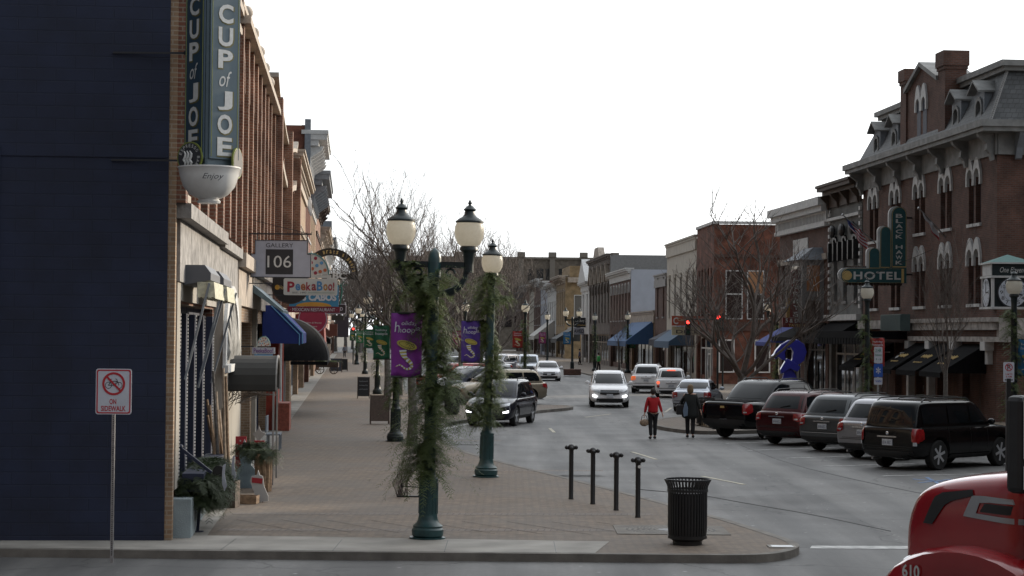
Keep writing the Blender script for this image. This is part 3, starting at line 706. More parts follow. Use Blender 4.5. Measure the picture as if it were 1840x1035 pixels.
# dormers
for x in (1.9, 4.9, 14.3, 17.4):
    q = MB(); B.bx(q, x-.62, x-.42, -1.6, .1, 12.051, 13.4); B.bx(q, x+.42, x+.62, -1.6, .1, 12.051, 13.4); B.bx(q, x-.42, x+.42, -.15, .1, 13.15, 13.4); B.bx(q, x-.42, x+.42, -1.6, -.16, 12.051, 13.35)
    dm = B.part(q, 'dormer', M['greybl'])
    q = MB(); q.prism([(x-.74,13.39),(x,13.86),(x+.74,13.39),(x+.74,13.47),(x,13.95),(x-.74,13.47)], lambda p: B.P(p[0],-2,p[1]), lambda p: B.P(p[0],.4,p[1])); B.part(q, 'dormer_roof', M['trim'], dm)
    q = MB(); q.prism([(x-.6,13.41),(x,13.8),(x+.6,13.41)], lambda p: B.P(p[0],-1.6,p[1]), lambda p: B.P(p[0],.08,p[1])); B.part(q, 'gable', M['greybl'], dm)
    q = MB(); B.bx(q, x-.4, x+.4, -.13, -.08, 12.1, 13.12); pn = B.part(q, 'pane', M['glassl'], dm)
    q = MB(); hw = .42; N = 8
    i_ = [(x-.3, 12.1)]+[(x-.3*math.cos(math.pi*i/N), 12.82+.3*math.sin(math.pi*i/N)) for i in range(N+1)]+[(x+.3,12.1)]
    o_ = [(x-.42, 12.1)]+[(x-.42*math.cos(math.pi*i/N), 12.85+.42*math.sin(math.pi*i/N)) for i in range(N+1)]+[(x+.42,12.1)]
    q.strip(o_, i_, lambda p: B.P(p[0],-.07,p[1]), lambda p: B.P(p[0],.16,p[1])); B.bx(q, x-.3, x+.3, -.07, -.03, 12.6,12.65); B.part(q, 'window_arch', M['trim'], dm)
# wall dormer between two chimneys
x0, x1 = 7.0, 12.6
q = MB(); B.bx(q, x0+.3, x1-.5, -1.4, .12, 11.9, 14.7)
q.prism([(x0+.3,14.701),((x0+x1)/2,15.6),(x1-.5,14.701)], lambda p: B.P(p[0],-1.4,p[1]), lambda p: B.P(p[0],.12,p[1])); gb = B.part(q, 'wall_dormer', M['brick_brown'])
q = MB(); xm = (x0+x1)/2
q.strip([(x0+.2,14.85),(xm,15.8),(x1-.4,14.85)], [(x0+.2,14.65),(xm,15.6),(x1-.4,14.65)], lambda p: B.P(p[0],-1.5,p[1]), lambda p: B.P(p[0],.3,p[1])); B.part(q, 'gable_trim', M['trim'], gb)
for s in (-1, 1):
    xx = xm+s*.45; N = 8; q = MB(); B.bx(q, xx-.28, xx+.28, .121, .135, 12.2, 13.9); q.prism([(xx-.28*math.cos(math.pi*i/N), 13.9+.28*math.sin(math.pi*i/N)) for i in range(N+1)], lambda p: B.P(p[0],.121,p[1]), lambda p: B.P(p[0],.135,p[1]))
    f = B.part(q, 'window', M['navyt'], gb)
    q = MB(); ow = .45; o_ = [(xx-ow,13.6)]+[(xx-ow*math.cos(math.pi*i/N), 13.95+ow*math.sin(math.pi*i/N)+.4*max(0,math.sin(math.pi*i/N)-.55)/.45) for i in range(N+1)]+[(xx+ow,13.6)]
    i_ = [(xx-.28,13.6)]+[(xx-.28*math.cos(math.pi*i/N), 13.9+.28*math.sin(math.pi*i/N)) for i in range(N+1)]+[(xx+.28,13.6)]
    q.strip(o_, i_, lambda p: B.P(p[0],.122,p[1]), lambda p: B.P(p[0],.22,p[1])); B.part(q, 'hood', M['offwhite'], gb)
for xa, xb, h in ((x0-.2, x0+.9, 16.1), (x1-1.0, x1+.5, 16.1)):
    pass
q = MB(); B.bx(q, 6.2, 7.2, -.75, .2, 11.9, 15.0); B.bx(q, 6.15, 7.25, -.8, .25, 15.002, 15.15); B.bx(q, 6.1, 7.3, -.85, .3, 15.152, 15.8); B.part(q, 'chimney', M['brick_brown'])
q = MB(); B.bx(q, 12.1, 13.0, -.75, .2, 11.9, 15.1); B.bx(q, 12.05, 13.05, -.8, .25, 15.102, 15.25); B.bx(q, 12.0, 13.1, -.85, .3, 15.252, 15.8); B.part(q, 'chimney', M['brick_brown'])
# ground floor bands, piers, marquee
q = MB(); B.bx(q, -.3, 11.2, .002, .30, 4.1, 4.28); B.bx(q, -.2, 11.2, .002, .2, 3.78, 4.098); B.bx(q, -.3, 11.2, .002, .34, 3.3, 3.5)
B.bx(q, 13.9, L, .002, .25, 3.85, 4.25); B.bx(q, -.3, -.003, -6, .0, 3.3, 4.25); gb = B.part(q, 'stone_band', mat('weathered_limestone', (.33,.31,.29), .85, var=.45, scale=3, bump=.6, bscale=12))
for x in (.6, 4.65, 8.15, 11.3):
    q = MB(); B.bx(q, x-.3, x+.3, .002, .38, 2.95, 3.298); B.bx(q, x-.16, x+.16, .002, .22, 2.4, 2.948); B.part(q, 'console', M['offwhite'], gb)
for x0_, x1_, h, m in gops_def if False else []: pass
for x0_, x1_, z0_, z1_ in gops:
    B.shopfront(x0_, x1_, z1_, M['brick_brown'], M['wood_dk'], bays=3 if x1_-x0_ > 3 else 2, rec=.3, door=x0_ in (8.5, 15.2))
for x in (8.25, 11.35):
    q = MB(); B.bx(q, x-.16, x+.16, .002, .3, .12, 2.39); B.part(q, 'stone_pilaster', M['offwhite'])
q = MB(); B.bx(q, 10.9, 14.2, .31, .75, 3.75, 4.5)
for k in range(22): B.bx(q, 10.92+k*.15, 10.98+k*.15, .751, .79, 3.78, 4.47)
B.part(q, 'ribbed_sign_band', flat('ribbed_green_metal', (.10,.15,.15)))
q = MB(); B.bx(q, 11.4, L-.2, .31, 2.4, 3.35, 3.72)
for k in range(16): B.bx(q, 11.5+k*.52, 11.9+k*.52, 2.401, 2.43, 3.1, 3.4)
B.part(q, 'marquee', M['blackmat'])
for x in (14.2, 10.4):
    q = MB(); q.sphere(B.P(x,.9,2.35), .3, 14, 9); q.tube([B.P(x,.3,2.75), B.P(x,.9,2.75), B.P(x,.9,2.6)], .03, 6); B.part(q, 'globe_light', M['offwhite'], smooth=True)
HB = B
def awning(name, label, B, x0, x1, zt, zb, out, m, writing=None, side_drop=.18, m2=None, wm=None, group=None):
    r = empty(name, (0,0,0)); r.matrix_world = B.root.matrix_basis @ Matrix.Translation(B.P((x0+x1)/2, 0, zb)); tag(r, label, 'awning', group)
    w_ = (x1-x0)/2; h = zt-zb; sg = B.sg
    P = lambda x,o,z: (x, o*sg, z)
    q = MB(); t = .03
    q.prism([(.02,h),(out,0),(out,-t),(.02,h-t)], lambda p: P(-w_,p[0],p[1]), lambda p: P(w_,p[0],p[1])); c = q.build('canopy', m, r)
    for s in (-1,1): q = MB(); q.prism([(.02,h-t),(out-.02,-t),(.02,-t)], lambda p: P(s*w_,p[0],p[1]), lambda p: P(s*(w_-.02),p[0],p[1])); q.build('side_panel', m, r)
    q = MB(); q.box(-w_, w_, *sorted((sg*(out+.001), sg*(out+.02))), -side_drop-t, -t*.5)
    q.build('valance', m2 or m, r)
    if writing:
        n = Vector((0, sg*h, out)).normalized(); up = Vector((0, -sg*out, h)).normalized(); rt = up.cross(n)
        scribble('lettering', P(0,out*.5,h*.5), rt, up, w_*.9, .34, wm or M['gold'], r, 3, .03, .03); scribble('lettering', P(0,out*.72,h*.28), rt, up, w_*.8, .12, wm or M['gold'], r, 5, .03, .02)
    return r
bpy.context.view_layer.update()
for i, (x0_, x1_) in enumerate(((1.2,4.1), (4.7,7.6), (8.4,11.0), (14.6,17.4))):
    awning('window_awning', ['slanted black awning with gold script on the hotel, nearest the brick corner','slanted black awning with gold script, middle of the three on the hotel front',
        'slanted black awning with gold script on the hotel, beside the marquee','slanted black awning on the hotel beyond the marquee, behind the red banner'][i], B, x0_, x1_, 3.2, 2.05, 1.9, M['blackmat'], "Farraddays", group='black awnings on the hotel front')
# ---------------- grey stucco building
B = Bld('grey_stucco_building', 'pale grey stucco building with quoins and dark carved window hoods beside the hotel', 'R', 97.7, 104.3)
L = B.len; xs = [1.2, 3.3, 5.3]
B.wall(M['brick_grey'], 10.4, 20, [(x-.38, x+.38, 5.3, 8.6) for x in xs]+[(.5, L-.5, 0, 3.4)])
for x in xs:
    f = B.window(x-.38, x+.38, 5.3, 8.6, M['black'], M['glassl'], hood='round', hm=M['black'], sm=M['grey'], rec=.18)
    q = MB(); B.bx(q, x-.62, x-.42, .002, .3, 7.4, 8.4); B.bx(q, x+.42, x+.62, .002, .3, 7.4, 8.4); q.sphere(B.P(x,.2,9.0), .35, 8, 6, (1,.5,1)); B.part(q, 'carved_bracket', M['black'], f)
q = MB()
for k in range(14):
    for x in (.02, L-.32): B.bx(q, x, x+.3, .002, .1, 4.9+k*.38, 5.1+k*.38)
B.part(q, 'quoins', M['offwhite'])
q = MB(); B.bx(q, 0, L, .002, .2, 9.6, 9.75); B.bx(q, -.05, L+.05, -.3, .3, 4.3, 4.6); B.part(q, 'string_course', M['offwhite'])
B.cornice(M['wood_dk'], 10.3, 11.5, .7, brackets=4); B.shopfront(.5, L-.5, 3.4, M['grey'], M['offwhite'], bays=3)
awning('shop_awning', 'sloped dark slate grey awning on the grey stucco building', B, .4, L-.4, 4.25, 3.3, 1.6, M['blackmat'])
# ---------------- tavern building with oriel
B = Bld('tavern_building', 'brown brick building with long white dentil cornice and a dark oriel window', 'R', 104.5, 116.4)
L = B.len
B.wall(M['brick_brown'], 10.0, 20, [(8.4, 9.6, 5.2, 7.6), (10.2, 11.2, 5.2, 7.6), (5.4,6.4,5.2,7.6), (.6, 5.6, 0, 3.6), (6.4, 11.2, 0, 3.6)])
for a, e in ((8.4,9.6),(10.2,11.2),(5.4,6.4)): B.window(a, e, 5.2, 7.6, M['offwhite'], M['glassl'], sm=M['grey'])
q = MB(); B.bx(q, -.2, L+.2, .002, .3, 9.4, 9.62); B.bx(q, -.2, L+.2, .002, .22, 9.622, 10.2); B.bx(q, -.3, L+.3, .002, .5, 10.2, 10.5); B.bx(q, -.4, L+.4, -.3, .7, 10.502, 10.95)
c = B.part(q, 'cornice', M['offwhite'])
q = MB()
for k in range(34): B.bx(q, .1+k*.34, .24+k*.34, .221, .24, 9.7, 10.1)
B.part(q, 'cornice_slots', M['grey'], c)
q = MB(); B.bx(q, 4.6, 8.2, .002, .06, 8.0, 9.0); B.part(q, 'wall_panel', M['offwhite'])
q = MB(); B.bx(q, 0, L, .002, .16, 7.62, 7.95); B.part(q, 'stone_band', M['stone'])
q = MB(); B.bx(q, 1.0, 4.0, .002, 1.2, 4.3, 7.6); ori = B.part(q, 'oriel', M['grey'])
q = MB(); q.prism([(.7,7.6),(4.3,7.6),(3.6,8.3),(1.4,8.3)], lambda p: B.P(p[0],.0,p[1]), lambda p: B.P(p[0],1.5,p[1]) if p[1] < 8 else B.P(p[0],.5,p[1])); B.part(q, 'oriel_roof', M['greybl'], ori)
q = MB(); B.bx(q, .97, .999, .25, .95, 5.9, 7.3); B.part(q, 'oriel_window', flat('warm_blind', (.36,.16,.07), rough=.4), ori)
q = MB(); B.bx(q, 1.3, 3.7, 1.201, 1.22, 5.7, 7.3); B.part(q, 'pane', M['glassl'], ori)
q = MB(); B.bx(q, .97, .999, .2, 1.0, 4.4, 5.4); B.part(q, 'oriel_panel', M['wood_dk'], ori)
B.shopfront(.6, 5.6, 3.6, M['black'], M['black'], bays=3); B.shopfront(6.4, 11.2, 3.6, M['wood_dk'], M['grey'], bays=3)
TB = B
aw = awning('shop_awning', 'wide dark awning with white lettering below the oriel window', B, .3, 5.8, 4.2, 3.4, 1.8, M['blackmat'])
text_obj('lettering', '10  BLUSH  LASH  &  BEAUTY', (-2.78,1.3,-.1), (0,-1,0), (0,0,1), .01, .01, M['letter'], aw) if 0 else None
awning('shop_awning', 'sloped royal blue awning behind the blue ribbon sculpture', B, 7.2, 11.2, 4.0, 3.1, 1.6, flat('royal_blue_canvas', (.03,.05,.25), rough=.8))
# ---------------- across the side street
RL = lambda d: 14.0-.05*(d-135)
B = Bld('red_corner_building', 'orange red brick corner building with blank upper wall facing down the street', 'R', 135, 143.2, line=RL)
L = B.len
B.wall(M['brick_red2'], 11.2, 20, [(x-.3, x+.3, 5.0, 8.2) for x in (1.2,2.6,4.0,5.6,7.0)]+[(.5, L-.5, 0, 3.4)])
for x in (1.2,2.6,4.0,5.6,7.0): B.window(x-.3, x+.3, 5.0, 8.2, M['wood_dk'], M['glass'])
q = MB(); B.bx(q, -.02, L, -.3, .12, 11.2, 11.4); B.bx(q, -.1, 0, -20, .1, 11.2, 11.4); B.part(q, 'coping', M['offwhite'])
for k, y in enumerate((-1.4, -2.9)):   # windows in the blank flank
    q = MB(); B.bx(q, -.08, -.002, y-.6, y+.6, 4.6, 8.0); f = B.part(q, 'window', M['offwhite'])
    q = MB(); B.bx(q, -.09, -.081, y-.52, y+.52, 6.4, 7.92); B.part(q, 'blind', flat('warm_blind2', (.34,.17,.08)) if k else M['glass'], f)
    q = MB(); B.bx(q, -.09, -.081, y-.52, y+.52, 4.68, 6.3); B.part(q, 'pane', M['glass'], f)
q = MB(); B.bx(q, -.1, -.002, -20, -.02, 8.9, 9.1); B.bx(q, -.1, -.002, -20, -.02, 3.8, 4.4); B.part(q, 'string_course', M['brick_brown'])
for y in (-.9, -3.4, -5.2):
    q = MB(); B.bx(q, -.09, -.002, y-.55, y+.55, .9, 3.2); f = B.part(q, 'window', M['white']); q = MB(); B.bx(q, -.1, -.091, y-.45, y+.45, 1.0, 3.1); B.part(q, 'pane', M['glass'], f)
B.shopfront(.5, L-.5, 3.4, M['brick_red2'], M['white'], bays=3)
def row(name, lab, d0, d1, h, mm, cm, win, depth=20, wins=5.0, wine=8.0, shop='wood_dk', corn=.4, flank=None, br=0, ww=.42, hood='flat', line=RL):
    B = Bld(name, lab, 'R', d0, d1, line=line); L = B.len; xs = [L*(i+.5)/win for i in range(win)]
    B.wall(M[mm], h-.3, depth, [(x-ww, x+ww, wins, wine) for x in xs]+[(.8, L-.8, 0, 3.5)])
    for x in xs: B.window(x-ww, x+ww, wins, wine, M['offwhite'], M['glassl'] if mm == 'cream' else M['glass'], hood=hood, hm=M[cm], sm=M[cm])
    B.cornice(M[cm], h-1.1, h, corn, brackets=br); B.shopfront(.8, L-.8, 3.5, M[mm], M[shop], bays=max(3, int(L/3)))
    if flank: q = MB(); B.bx(q, -.05, -.002, -depth, -.02, 3.6, h-.15); B.part(q, 'painted_flank', M[flank])
    return B
row('cream_shop_building', 'cream rendered building with slim blue windows next to the red corner building', 143.4, 160.2, 10.9, 'cream', 'cream', 5, corn=.15, ww=.5)
b6 = row('small_brick_building', 'small lower brown brick building beside the cream one', 160.4, 168, 8.6, 'brick_brown', 'grey', 2, corn=.1)
row('low_awning_shop', 'single storey tan brick shop under a blue awning', 168.2, 186.6, 5.6, 'brick_tan', 'stone', 6, wins=4.2, wine=4.5, corn=.1, shop='wood_dk', ww=.2, hood=None)
row('tall_window_building', 'brick building with narrow arched windows, white cornice and pale blue flank wall', 187, 206.5, 9.9, 'brick_brown', 'offwhite', 7, corn=.5, flank='wallwhite', wins=4.9, wine=8.4, ww=.5, hood='round')
B = row('dark_stone_building', 'dark stone building with pointed gables and grey flank towering over its neighbour', 206.8, 231, 12.1, 'brick_dark', 'brick_dark', 7, corn=.4, flank='grey', wins=4.9, wine=9.0, ww=.7, hood='ogee', shop='stone')
L = B.len; q = MB()
q = MB(); q.prism([(L*.35,12.1),(L*.42,13.2),(L*.58,13.2),(L*.65,12.1)], lambda p: B.P(p[0],-.3,p[1]), lambda p: B.P(p[0],.4,p[1])); B.part(q, 'roof_crest', M['stone'])
for k in range(5):
    q = MB(); x = L*(k+.5)/5; q.prism([(x-1.6,9.2),(x,11.2),(x+1.6,9.2),(x+1.2,9.2),(x,10.8),(x-1.2,9.2)], lambda p: B.P(p[0],.002,p[1]), lambda p: B.P(p[0],.35,p[1])); B.part(q, 'gable_trim', M['stone'])
B = row('gabled_shop_building', 'narrow white building with a small pointed gable beyond the dark stone one', 231.3, 242, 9.8, 'offwhite', 'offwhite', 2, corn=.5)
q = MB(); L = B.len; q.prism([(0,9.8),(L/2,12.6),(L,9.8)], lambda p: B.P(p[0],-.5,p[1]), lambda p: B.P(p[0],.5,p[1])); B.part(q, 'gable', M['offwhite'])
B = row('yellow_brick_building', 'yellow brick corner building with dark projecting cornice', 268, 285, 11.6, 'brick_yel', 'stone', 5, corn=.9, br=6, wins=4.8, wine=9.4, ww=.45)
q = MB(); B.bx(q, -.05, -.002, -2.6, -1.2, 4.9, 8.9); f = B.part(q, 'window', M['offwhite']); q = MB(); B.bx(q, -.07, -.051, -2.5, -1.3, 5.0, 8.8); B.part(q, 'pane', M['glass'], f)
q = MB(); B.bx(q, -.6, -.003, -14, -.3, 10.6, 11.3); B.bx(q, -.1, -.003, -14, -.3, 4.0, 4.5); B.part(q, 'flank_cornice', M['stone'])
q = MB(); B.bx(q, .3, 14, -12, -.6, 11.2, 12.9); B.part(q, 'attic', M['brick_yel'])
for i, (nm, lab, d0, d1, h, mm, cm) in enumerate((('white_front_building','narrow white fronted building beyond the yellow brick corner',285.3,304,11.0,'offwhite','offwhite'),
     ('pale_front_building','pale blue fronted building with flat cornice far along the right side',304.3,320,11.8,'wallwhite','offwhite'),
     ('brick_front_building','brown brick front with white cornice far along the right side',320.3,338,12.6,'brick_brown','offwhite'),
     ('cream_front_building','cream front with heavy dark cornice far along the right side',338.3,352,12.0,'cream','stone'),
     ('red_front_building','dull red brick front far along the right side',352.3,372,12.4,'brick','offwhite'),
     ('last_brick_building','last brick front before the block across the street end',372.3,396,11.6,'brick_brown','greybl'))):
    row(nm, lab, d0, d1, h, mm, cm, max(3, int((d1-d0)/4)), corn=.8, br=3, ww=.6)
# big block closing the street
r = empty('large_end_block', (12,436,0), 0, 'long tan brick block with piers closing the far end of the street', 'building')
q = MB(); q.box(-40,12,0,30,0,20.2); wl = q.build('wall', brickmat('far_tan_brick', (.17,.145,.115), (.2,.17,.14), (.17,.15,.13), .6, .3), r)
q = MB(); q.box(-40.3,12.3,-.4,30.4,20.21,20.7); q.box(-40.2,12.2,-.3,-.003,9.5,10.2)
for k in range(8):
    x = -38+k*7; q.box(x-.6,x+.6,-.5,-.004,0,20.2); q.box(x-.9,x+.9,-.7,1,20.71,21.8)
q.build('stone_pier', mat('far_stone', (.2,.18,.155), .9), r)
for k in range(7):
    for j in range(3):
        for z in (11.5, 15.5, 5):
            x = -36.5+k*7+j*2; q = MB(); q.box(x,x+1.5,-.1,-.003,z,z+2.6); q.build('window', M['glass'], r)
# unseen blocks added behind the camera to block light from the rear sky
for nm, lab, x0, x1, h in (('rear_left_light_blocker','brick block behind the camera on the left side of the street',-50,-8,11.5), ('rear_right_light_blocker','brick block behind the camera on the right side of the street',9,50,10.5)):
    r = empty(nm, (x0,-32,0), 0, lab, 'building'); q = MB(); q.box(0,x1-x0,0,36,0,h); q.build('wall', M['brick_brown'], r); q = MB(); q.box(-.3,x1-x0+.3,-.3,36.3,h+.002,h+.4); q.build('coping', M['stone'], r)
r = empty('rear_centre_light_blocker', (-8,-70,0), 0, 'brick block closing the street far behind the camera', 'building'); q = MB(); q.box(-10,30,0,20,0,14); q.build('wall', M['brick_brown'], r); q = MB(); q.box(-10.3,30.3,-.3,20.3,14.002,14.5); q.build('coping', M['stone'], r)
# unseen off-frame blocks added to shade the near pavement, with a gap for sun
for nm, lab, d0, d1, h, dist in (('opposite_corner_building','brown brick block on the near right corner outside the picture',18,57.7,10.5,21.5), ('opposite_low_building','low brown brick annexe outside the picture on the right',60.1,67,9.0,21.5)):
    r = empty(nm, (dist,d0,0), 0, lab, 'building'); q = MB(); q.box(0,18,0,d1-d0,0,h); q.build('wall', M['brick_brown'], r)
    q = MB(); q.box(-.3,18.3,-.3,d1-d0+.3,h+.002,h+.4); q.build('coping', M['stone'], r)
    for k in range(int((d1-d0)/3.4)):
        for z in ((1,5) if h > 8 else (1.2,)):
            q = MB(); q.box(-.06,-.002,1+k*3.4,2.8+k*3.4,z,z+2.2); q.build('window', M['glass'], r)
# ================================================================ VEHICLES
def paint(name, col, metal=.3, rough=.28):
    return mat('car_paint_'+name, col, rough, metal, var=.05, scale=3, coat=.35, spec=.3)
def lerp(a, b, t): return a+(b-a)*t
KINDS = {
 'suv':   dict(L=4.78, W=1.86, H=1.70, belt=1.06, hf=.93, wb=2.82, wr=.36, xw=1.15, xrf=.38, xrr=-1.85, xrb=-2.22, gc=.24, rails=1, roofw=.70),
 'bigsuv':dict(L=4.86, W=1.86, H=1.80, belt=1.12, hf=1.02, wb=2.85, wr=.39, xw=1.10, xrf=.45, xrr=-2.18, xrb=-2.36, gc=.28, rails=1, roofw=.76),
 'sedan': dict(L=4.62, W=1.80, H=1.45, belt=.92, hf=.76, wb=2.68, wr=.32, xw=.98, xrf=.25, xrr=-1.10, xrb=-1.78, gc=.18, rails=0, roofw=.66),
 'retro': dict(L=4.48, W=1.76, H=1.62, belt=1.02, hf=.92, wb=2.63, wr=.33, xw=.92, xrf=.30, xrr=-1.75, xrb=-2.10, gc=.2, rails=0, roofw=.68),
 'pickup':dict(L=5.65, W=2.02, H=1.95, belt=1.22, hf=1.16, wb=3.3, wr=.41, xw=1.45, xrf=.80, xrr=-1.10, xrb=-1.75, gc=.34, rails=1, roofw=.78),
}
def car(name, label, kind, x, y, head, pm, side='both', lights=0, brakes=0, tail='tail', group=None, plate_f=True, roofbars=None, darkwin=None, far=False):
    """head: heading in degrees clockwise from +Y; local +x is forward"""
    k = KINDS[kind]; L, W, H, belt, hf = k['L'], k['W'], k['H'], k['belt'], k['hf']; W2 = W/2
    root = empty(name, (x, y, .004), R_(90-head), label, 'car' if kind != 'pickup' else 'pickup truck', group)
    gc = k['gc']; rear = -L/2
    q = MB()
    # ---- lower body cage
    def sec(xx, ws, zb, zs, zt):
        w_ = W2*ws; half = [(0,zb),(.78*w_,zb),(.97*w_,zb+.10),(1.02*w_,lerp(zb,zs,.45)),(1.0*w_,zs-.16),(.955*w_,zs-.03),(.80*w_,lerp(zs,zt,.7)),(.4*w_,zt),(0,zt)]
        return [(xx,a,b) for a,b in half]+[(xx,-a,b) for a,b in half[-2:0:-1]]
    bz = belt if kind != 'pickup' else 1.24
    tailz = belt+.02 if kind in ('suv','bigsuv','retro') else (belt+.04 if kind == 'sedan' else 1.26)
    st = [sec(L/2-.01,.70,gc+.10,hf-.22,hf-.20), sec(L/2-.03,.80,gc+.04,hf-.12,hf-.08), sec(L/2-.16,.93,gc-.01,hf-.06,hf-.01), sec(L/2-.42,.99,gc-.03,hf-.01,hf+.045),
          sec((L/2+k['xw'])/2-.1,1.01,gc-.03,lerp(hf,belt,.55),lerp(hf,belt,.6)+.05), sec(k['xw'],1.01,gc-.03,belt,belt+.03), sec(.2,1.01,gc-.03,bz,bz+.03), sec(-1.0,1.01,gc-.03,bz+.01,bz+.04),
          sec(rear+.75,1.01,gc-.03,tailz,tailz+.03), sec(rear+.30,.98,gc,tailz,tailz+.02), sec(rear+.10,.94,gc+.04,tailz-.01,tailz+.01), sec(rear+.02,.90,gc+.08,tailz-.06,tailz-.04), sec(rear,.82,gc+.14,tailz-.14,tailz-.12)]
    n = len(st[0]); vs = [p for s in st for p in s]
    fs = [(i*n+j, i*n+(j+1)%n, (i+1)*n+(j+1)%n, (i+1)*n+j) for i in range(len(st)-1) for j in range(n)]
    fs += [tuple(range(n)), tuple((len(st)-1)*n+j for j in range(n))[::-1]]
    q.add(vs, fs)
    # ---- greenhouse cage
    gw = W2*.955; rw = W2*k['roofw']*1.12
    def ring(z, t, ex=0.0):
        xf = lerp(k['xw'], k['xrf'], t)-ex; xr = lerp(k['xrb'], k['xrr'], t)+ex; w_ = lerp(gw, rw, t)-ex*.6
        cr = .16
        half = [(xf+.10,0),(xf+.08,w_*.5),(xf,w_-.10),(xf-.14,w_),(lerp(xf,xr,.35),w_+.015),(lerp(xf,xr,.65),w_+.015),(xr+.12,w_-.01),(xr,w_-.12),(xr-.04,w_*.5),(xr-.05,0)]
        return [(a,b,z) for a,b in half]+[(a,-b,z) for a,b in half[-2:0:-1]]
    rs = [ring(belt-.12,-.12), ring(belt,0), ring(lerp(belt,H,.45),.42), ring(H-.14,.88), ring(H-.06,1.02,.02), ring(H-.005,1.08,.14), ring(H+.012,1.1,.45)]
    n = len(rs[0]); vs = [p for s in rs for p in s]
    fs = [(i*n+j, i*n+(j+1)%n, (i+1)*n+(j+1)%n, (i+1)*n+j) for i in range(len(rs)-1) for j in range(n)]
    fs += [tuple(range(n))[::-1], tuple((len(rs)-1)*n+j for j in range(n))]
    q.add(vs, fs)
    body = q.build('body', [pm, M['plastic']], root)
    ss = body.modifiers.new('s', 'SUBSURF'); ss.levels = 2; ss.render_levels = 2
    # wheel wells
    cb = MB(); cb.mi = 1
    for sx in (k['wb']/2, -k['wb']/2):
        for sy in (-1, 1):
            r = k['wr']+.065; cb.lathe([(r, -.17), (r, .17)], (sx, sy*(W2-.10), k['wr']+.02), 24, 'y')
    cut = cb.build('cut', [pm, M['plastic']], None); cut.parent = root
    bo = body.modifiers.new('b', 'BOOLEAN'); bo.operation = 'DIFFERENCE'; bo.object = cut; bo.solver = 'EXACT'; bo.use_self = True
    bake(body); bpy.data.objects.remove(cut)
    me = body.data
    for p in me.polygons: p.use_smooth = True
    bm = bmesh.new(); bm.from_mesh(me)
    for e in bm.edges:
        if len(e.link_faces) == 2 and e.calc_face_angle(0) > R_(38): e.smooth = False
    bm.to_mesh(me); bvh = BVHTree.FromBMesh(bm); bm.free()
    def dec(nm, m, axis, us, lo, hi, nv=4, off=.008, parent=None, nu=None):
        """patch that lies on the body: axis '+x','-x','+y','-y','+z'; us = columns, lo/hi = functions or lists"""
        sgn = 1 if axis[0] == '+' else -1; ax = axis[1]; d = MB(); g = {}
        us = list(us); nu = nu or len(us)
        for i, u in enumerate(us):
            a = lo[i] if isinstance(lo, (list,tuple)) else lo; b_ = hi[i] if isinstance(hi, (list,tuple)) else hi
            for j in range(nv+1):
                v = lerp(a, b_, j/nv)
                if ax == 'x': o, dr = Vector((5*sgn,u,v)), Vector((-sgn,0,0))
                elif ax == 'y': o, dr = Vector((u,5*sgn,v)), Vector((0,-sgn,0))
                else: o, dr = Vector((u,v,5)), Vector((0,0,-1))
                h = bvh.ray_cast(o, dr)
                if h[0] is not None: nn = h[1] if h[1].dot(dr) < 0 else -h[1]; g[i,j] = len(d.v); d.v.append(tuple(h[0]+nn*off-dr*off))
        for i in range(len(us)-1):
            for j in range(nv):
                ks = [(i,j),(i+1,j),(i+1,j+1),(i,j+1)]
                if all(q_ in g for q_ in ks):
                    pts = [Vector(d.v[g[q_]]) for q_ in ks]
                    if max((pts[a]-pts[a-1]).length for a in range(4)) < .6: d.f.append(tuple(g[q_] for q_ in ks)); d.m.append(0)
        if not d.f: return None
        return d.build(nm, m, parent or root, smooth=60)
    lin = lambda a, b, n_: [lerp(a, b, i/(n_-1)) for i in range(n_)]
    G = darkwin or M['carglass']
    # windscreen and rear window, from the front / back
    wz0 = belt+.07; wz1 = H-.13
    def fwd(nm, sgn, z0, z1, w0, w1, nn=9, m=G):
        us = lin(-1, 1, nn)
        d = MB(); g = {}
        for j in range(7):
            t = j/6; z = lerp(z0, z1, t); w_ = lerp(w0, w1, t)
            for i, u in enumerate(us):
                o = Vector((5*sgn, u*w_, z)); h = bvh.ray_cast(o, Vector((-sgn,0,0)))
                if h[0] is not None:
                    nn_ = h[1] if h[1].x*sgn > 0 else -h[1]; g[i,j] = len(d.v); d.v.append(tuple(h[0]+nn_*.008))
        for i in range(len(us)-1):
            for j in range(6):
                ks = [(i,j),(i+1,j),(i+1,j+1),(i,j+1)]
                if all(k_ in g for k_ in ks): d.f.append(tuple(g[k_] for k_ in ks)); d.m.append(0)
        return d.build(nm, m, root, smooth=60)
    fwd('windscreen', 1, wz0-.02, wz1, gw-.10, rw-.05)
    rz0 = max(wz0, tailz+.09); rwd = fwd('rear_window', -1, rz0, wz1-(.02 if kind != 'sedan' else 0), gw-.13, rw-.06)
    # side windows
    def slope_f(z): return lerp(k['xw'], k['xrf'], (z-belt)/(H-belt))
    def slope_r(z): return lerp(k['xrb'], k['xrr'], (z-belt)/(H-belt))
    ztop = H-.15; zl = belt+.085
    xa = slope_f(zl)-.26; xb = slope_r(zl)+.26; xmid = -.02 if kind != 'pickup' else .35; xq = -1.02
    segs = [(xa, xmid+.03)] + ([(xmid-.05, xq+.03), (xq-.05, xb)] if kind in ('suv','bigsuv','retro') else [(xmid-.05, xb)])
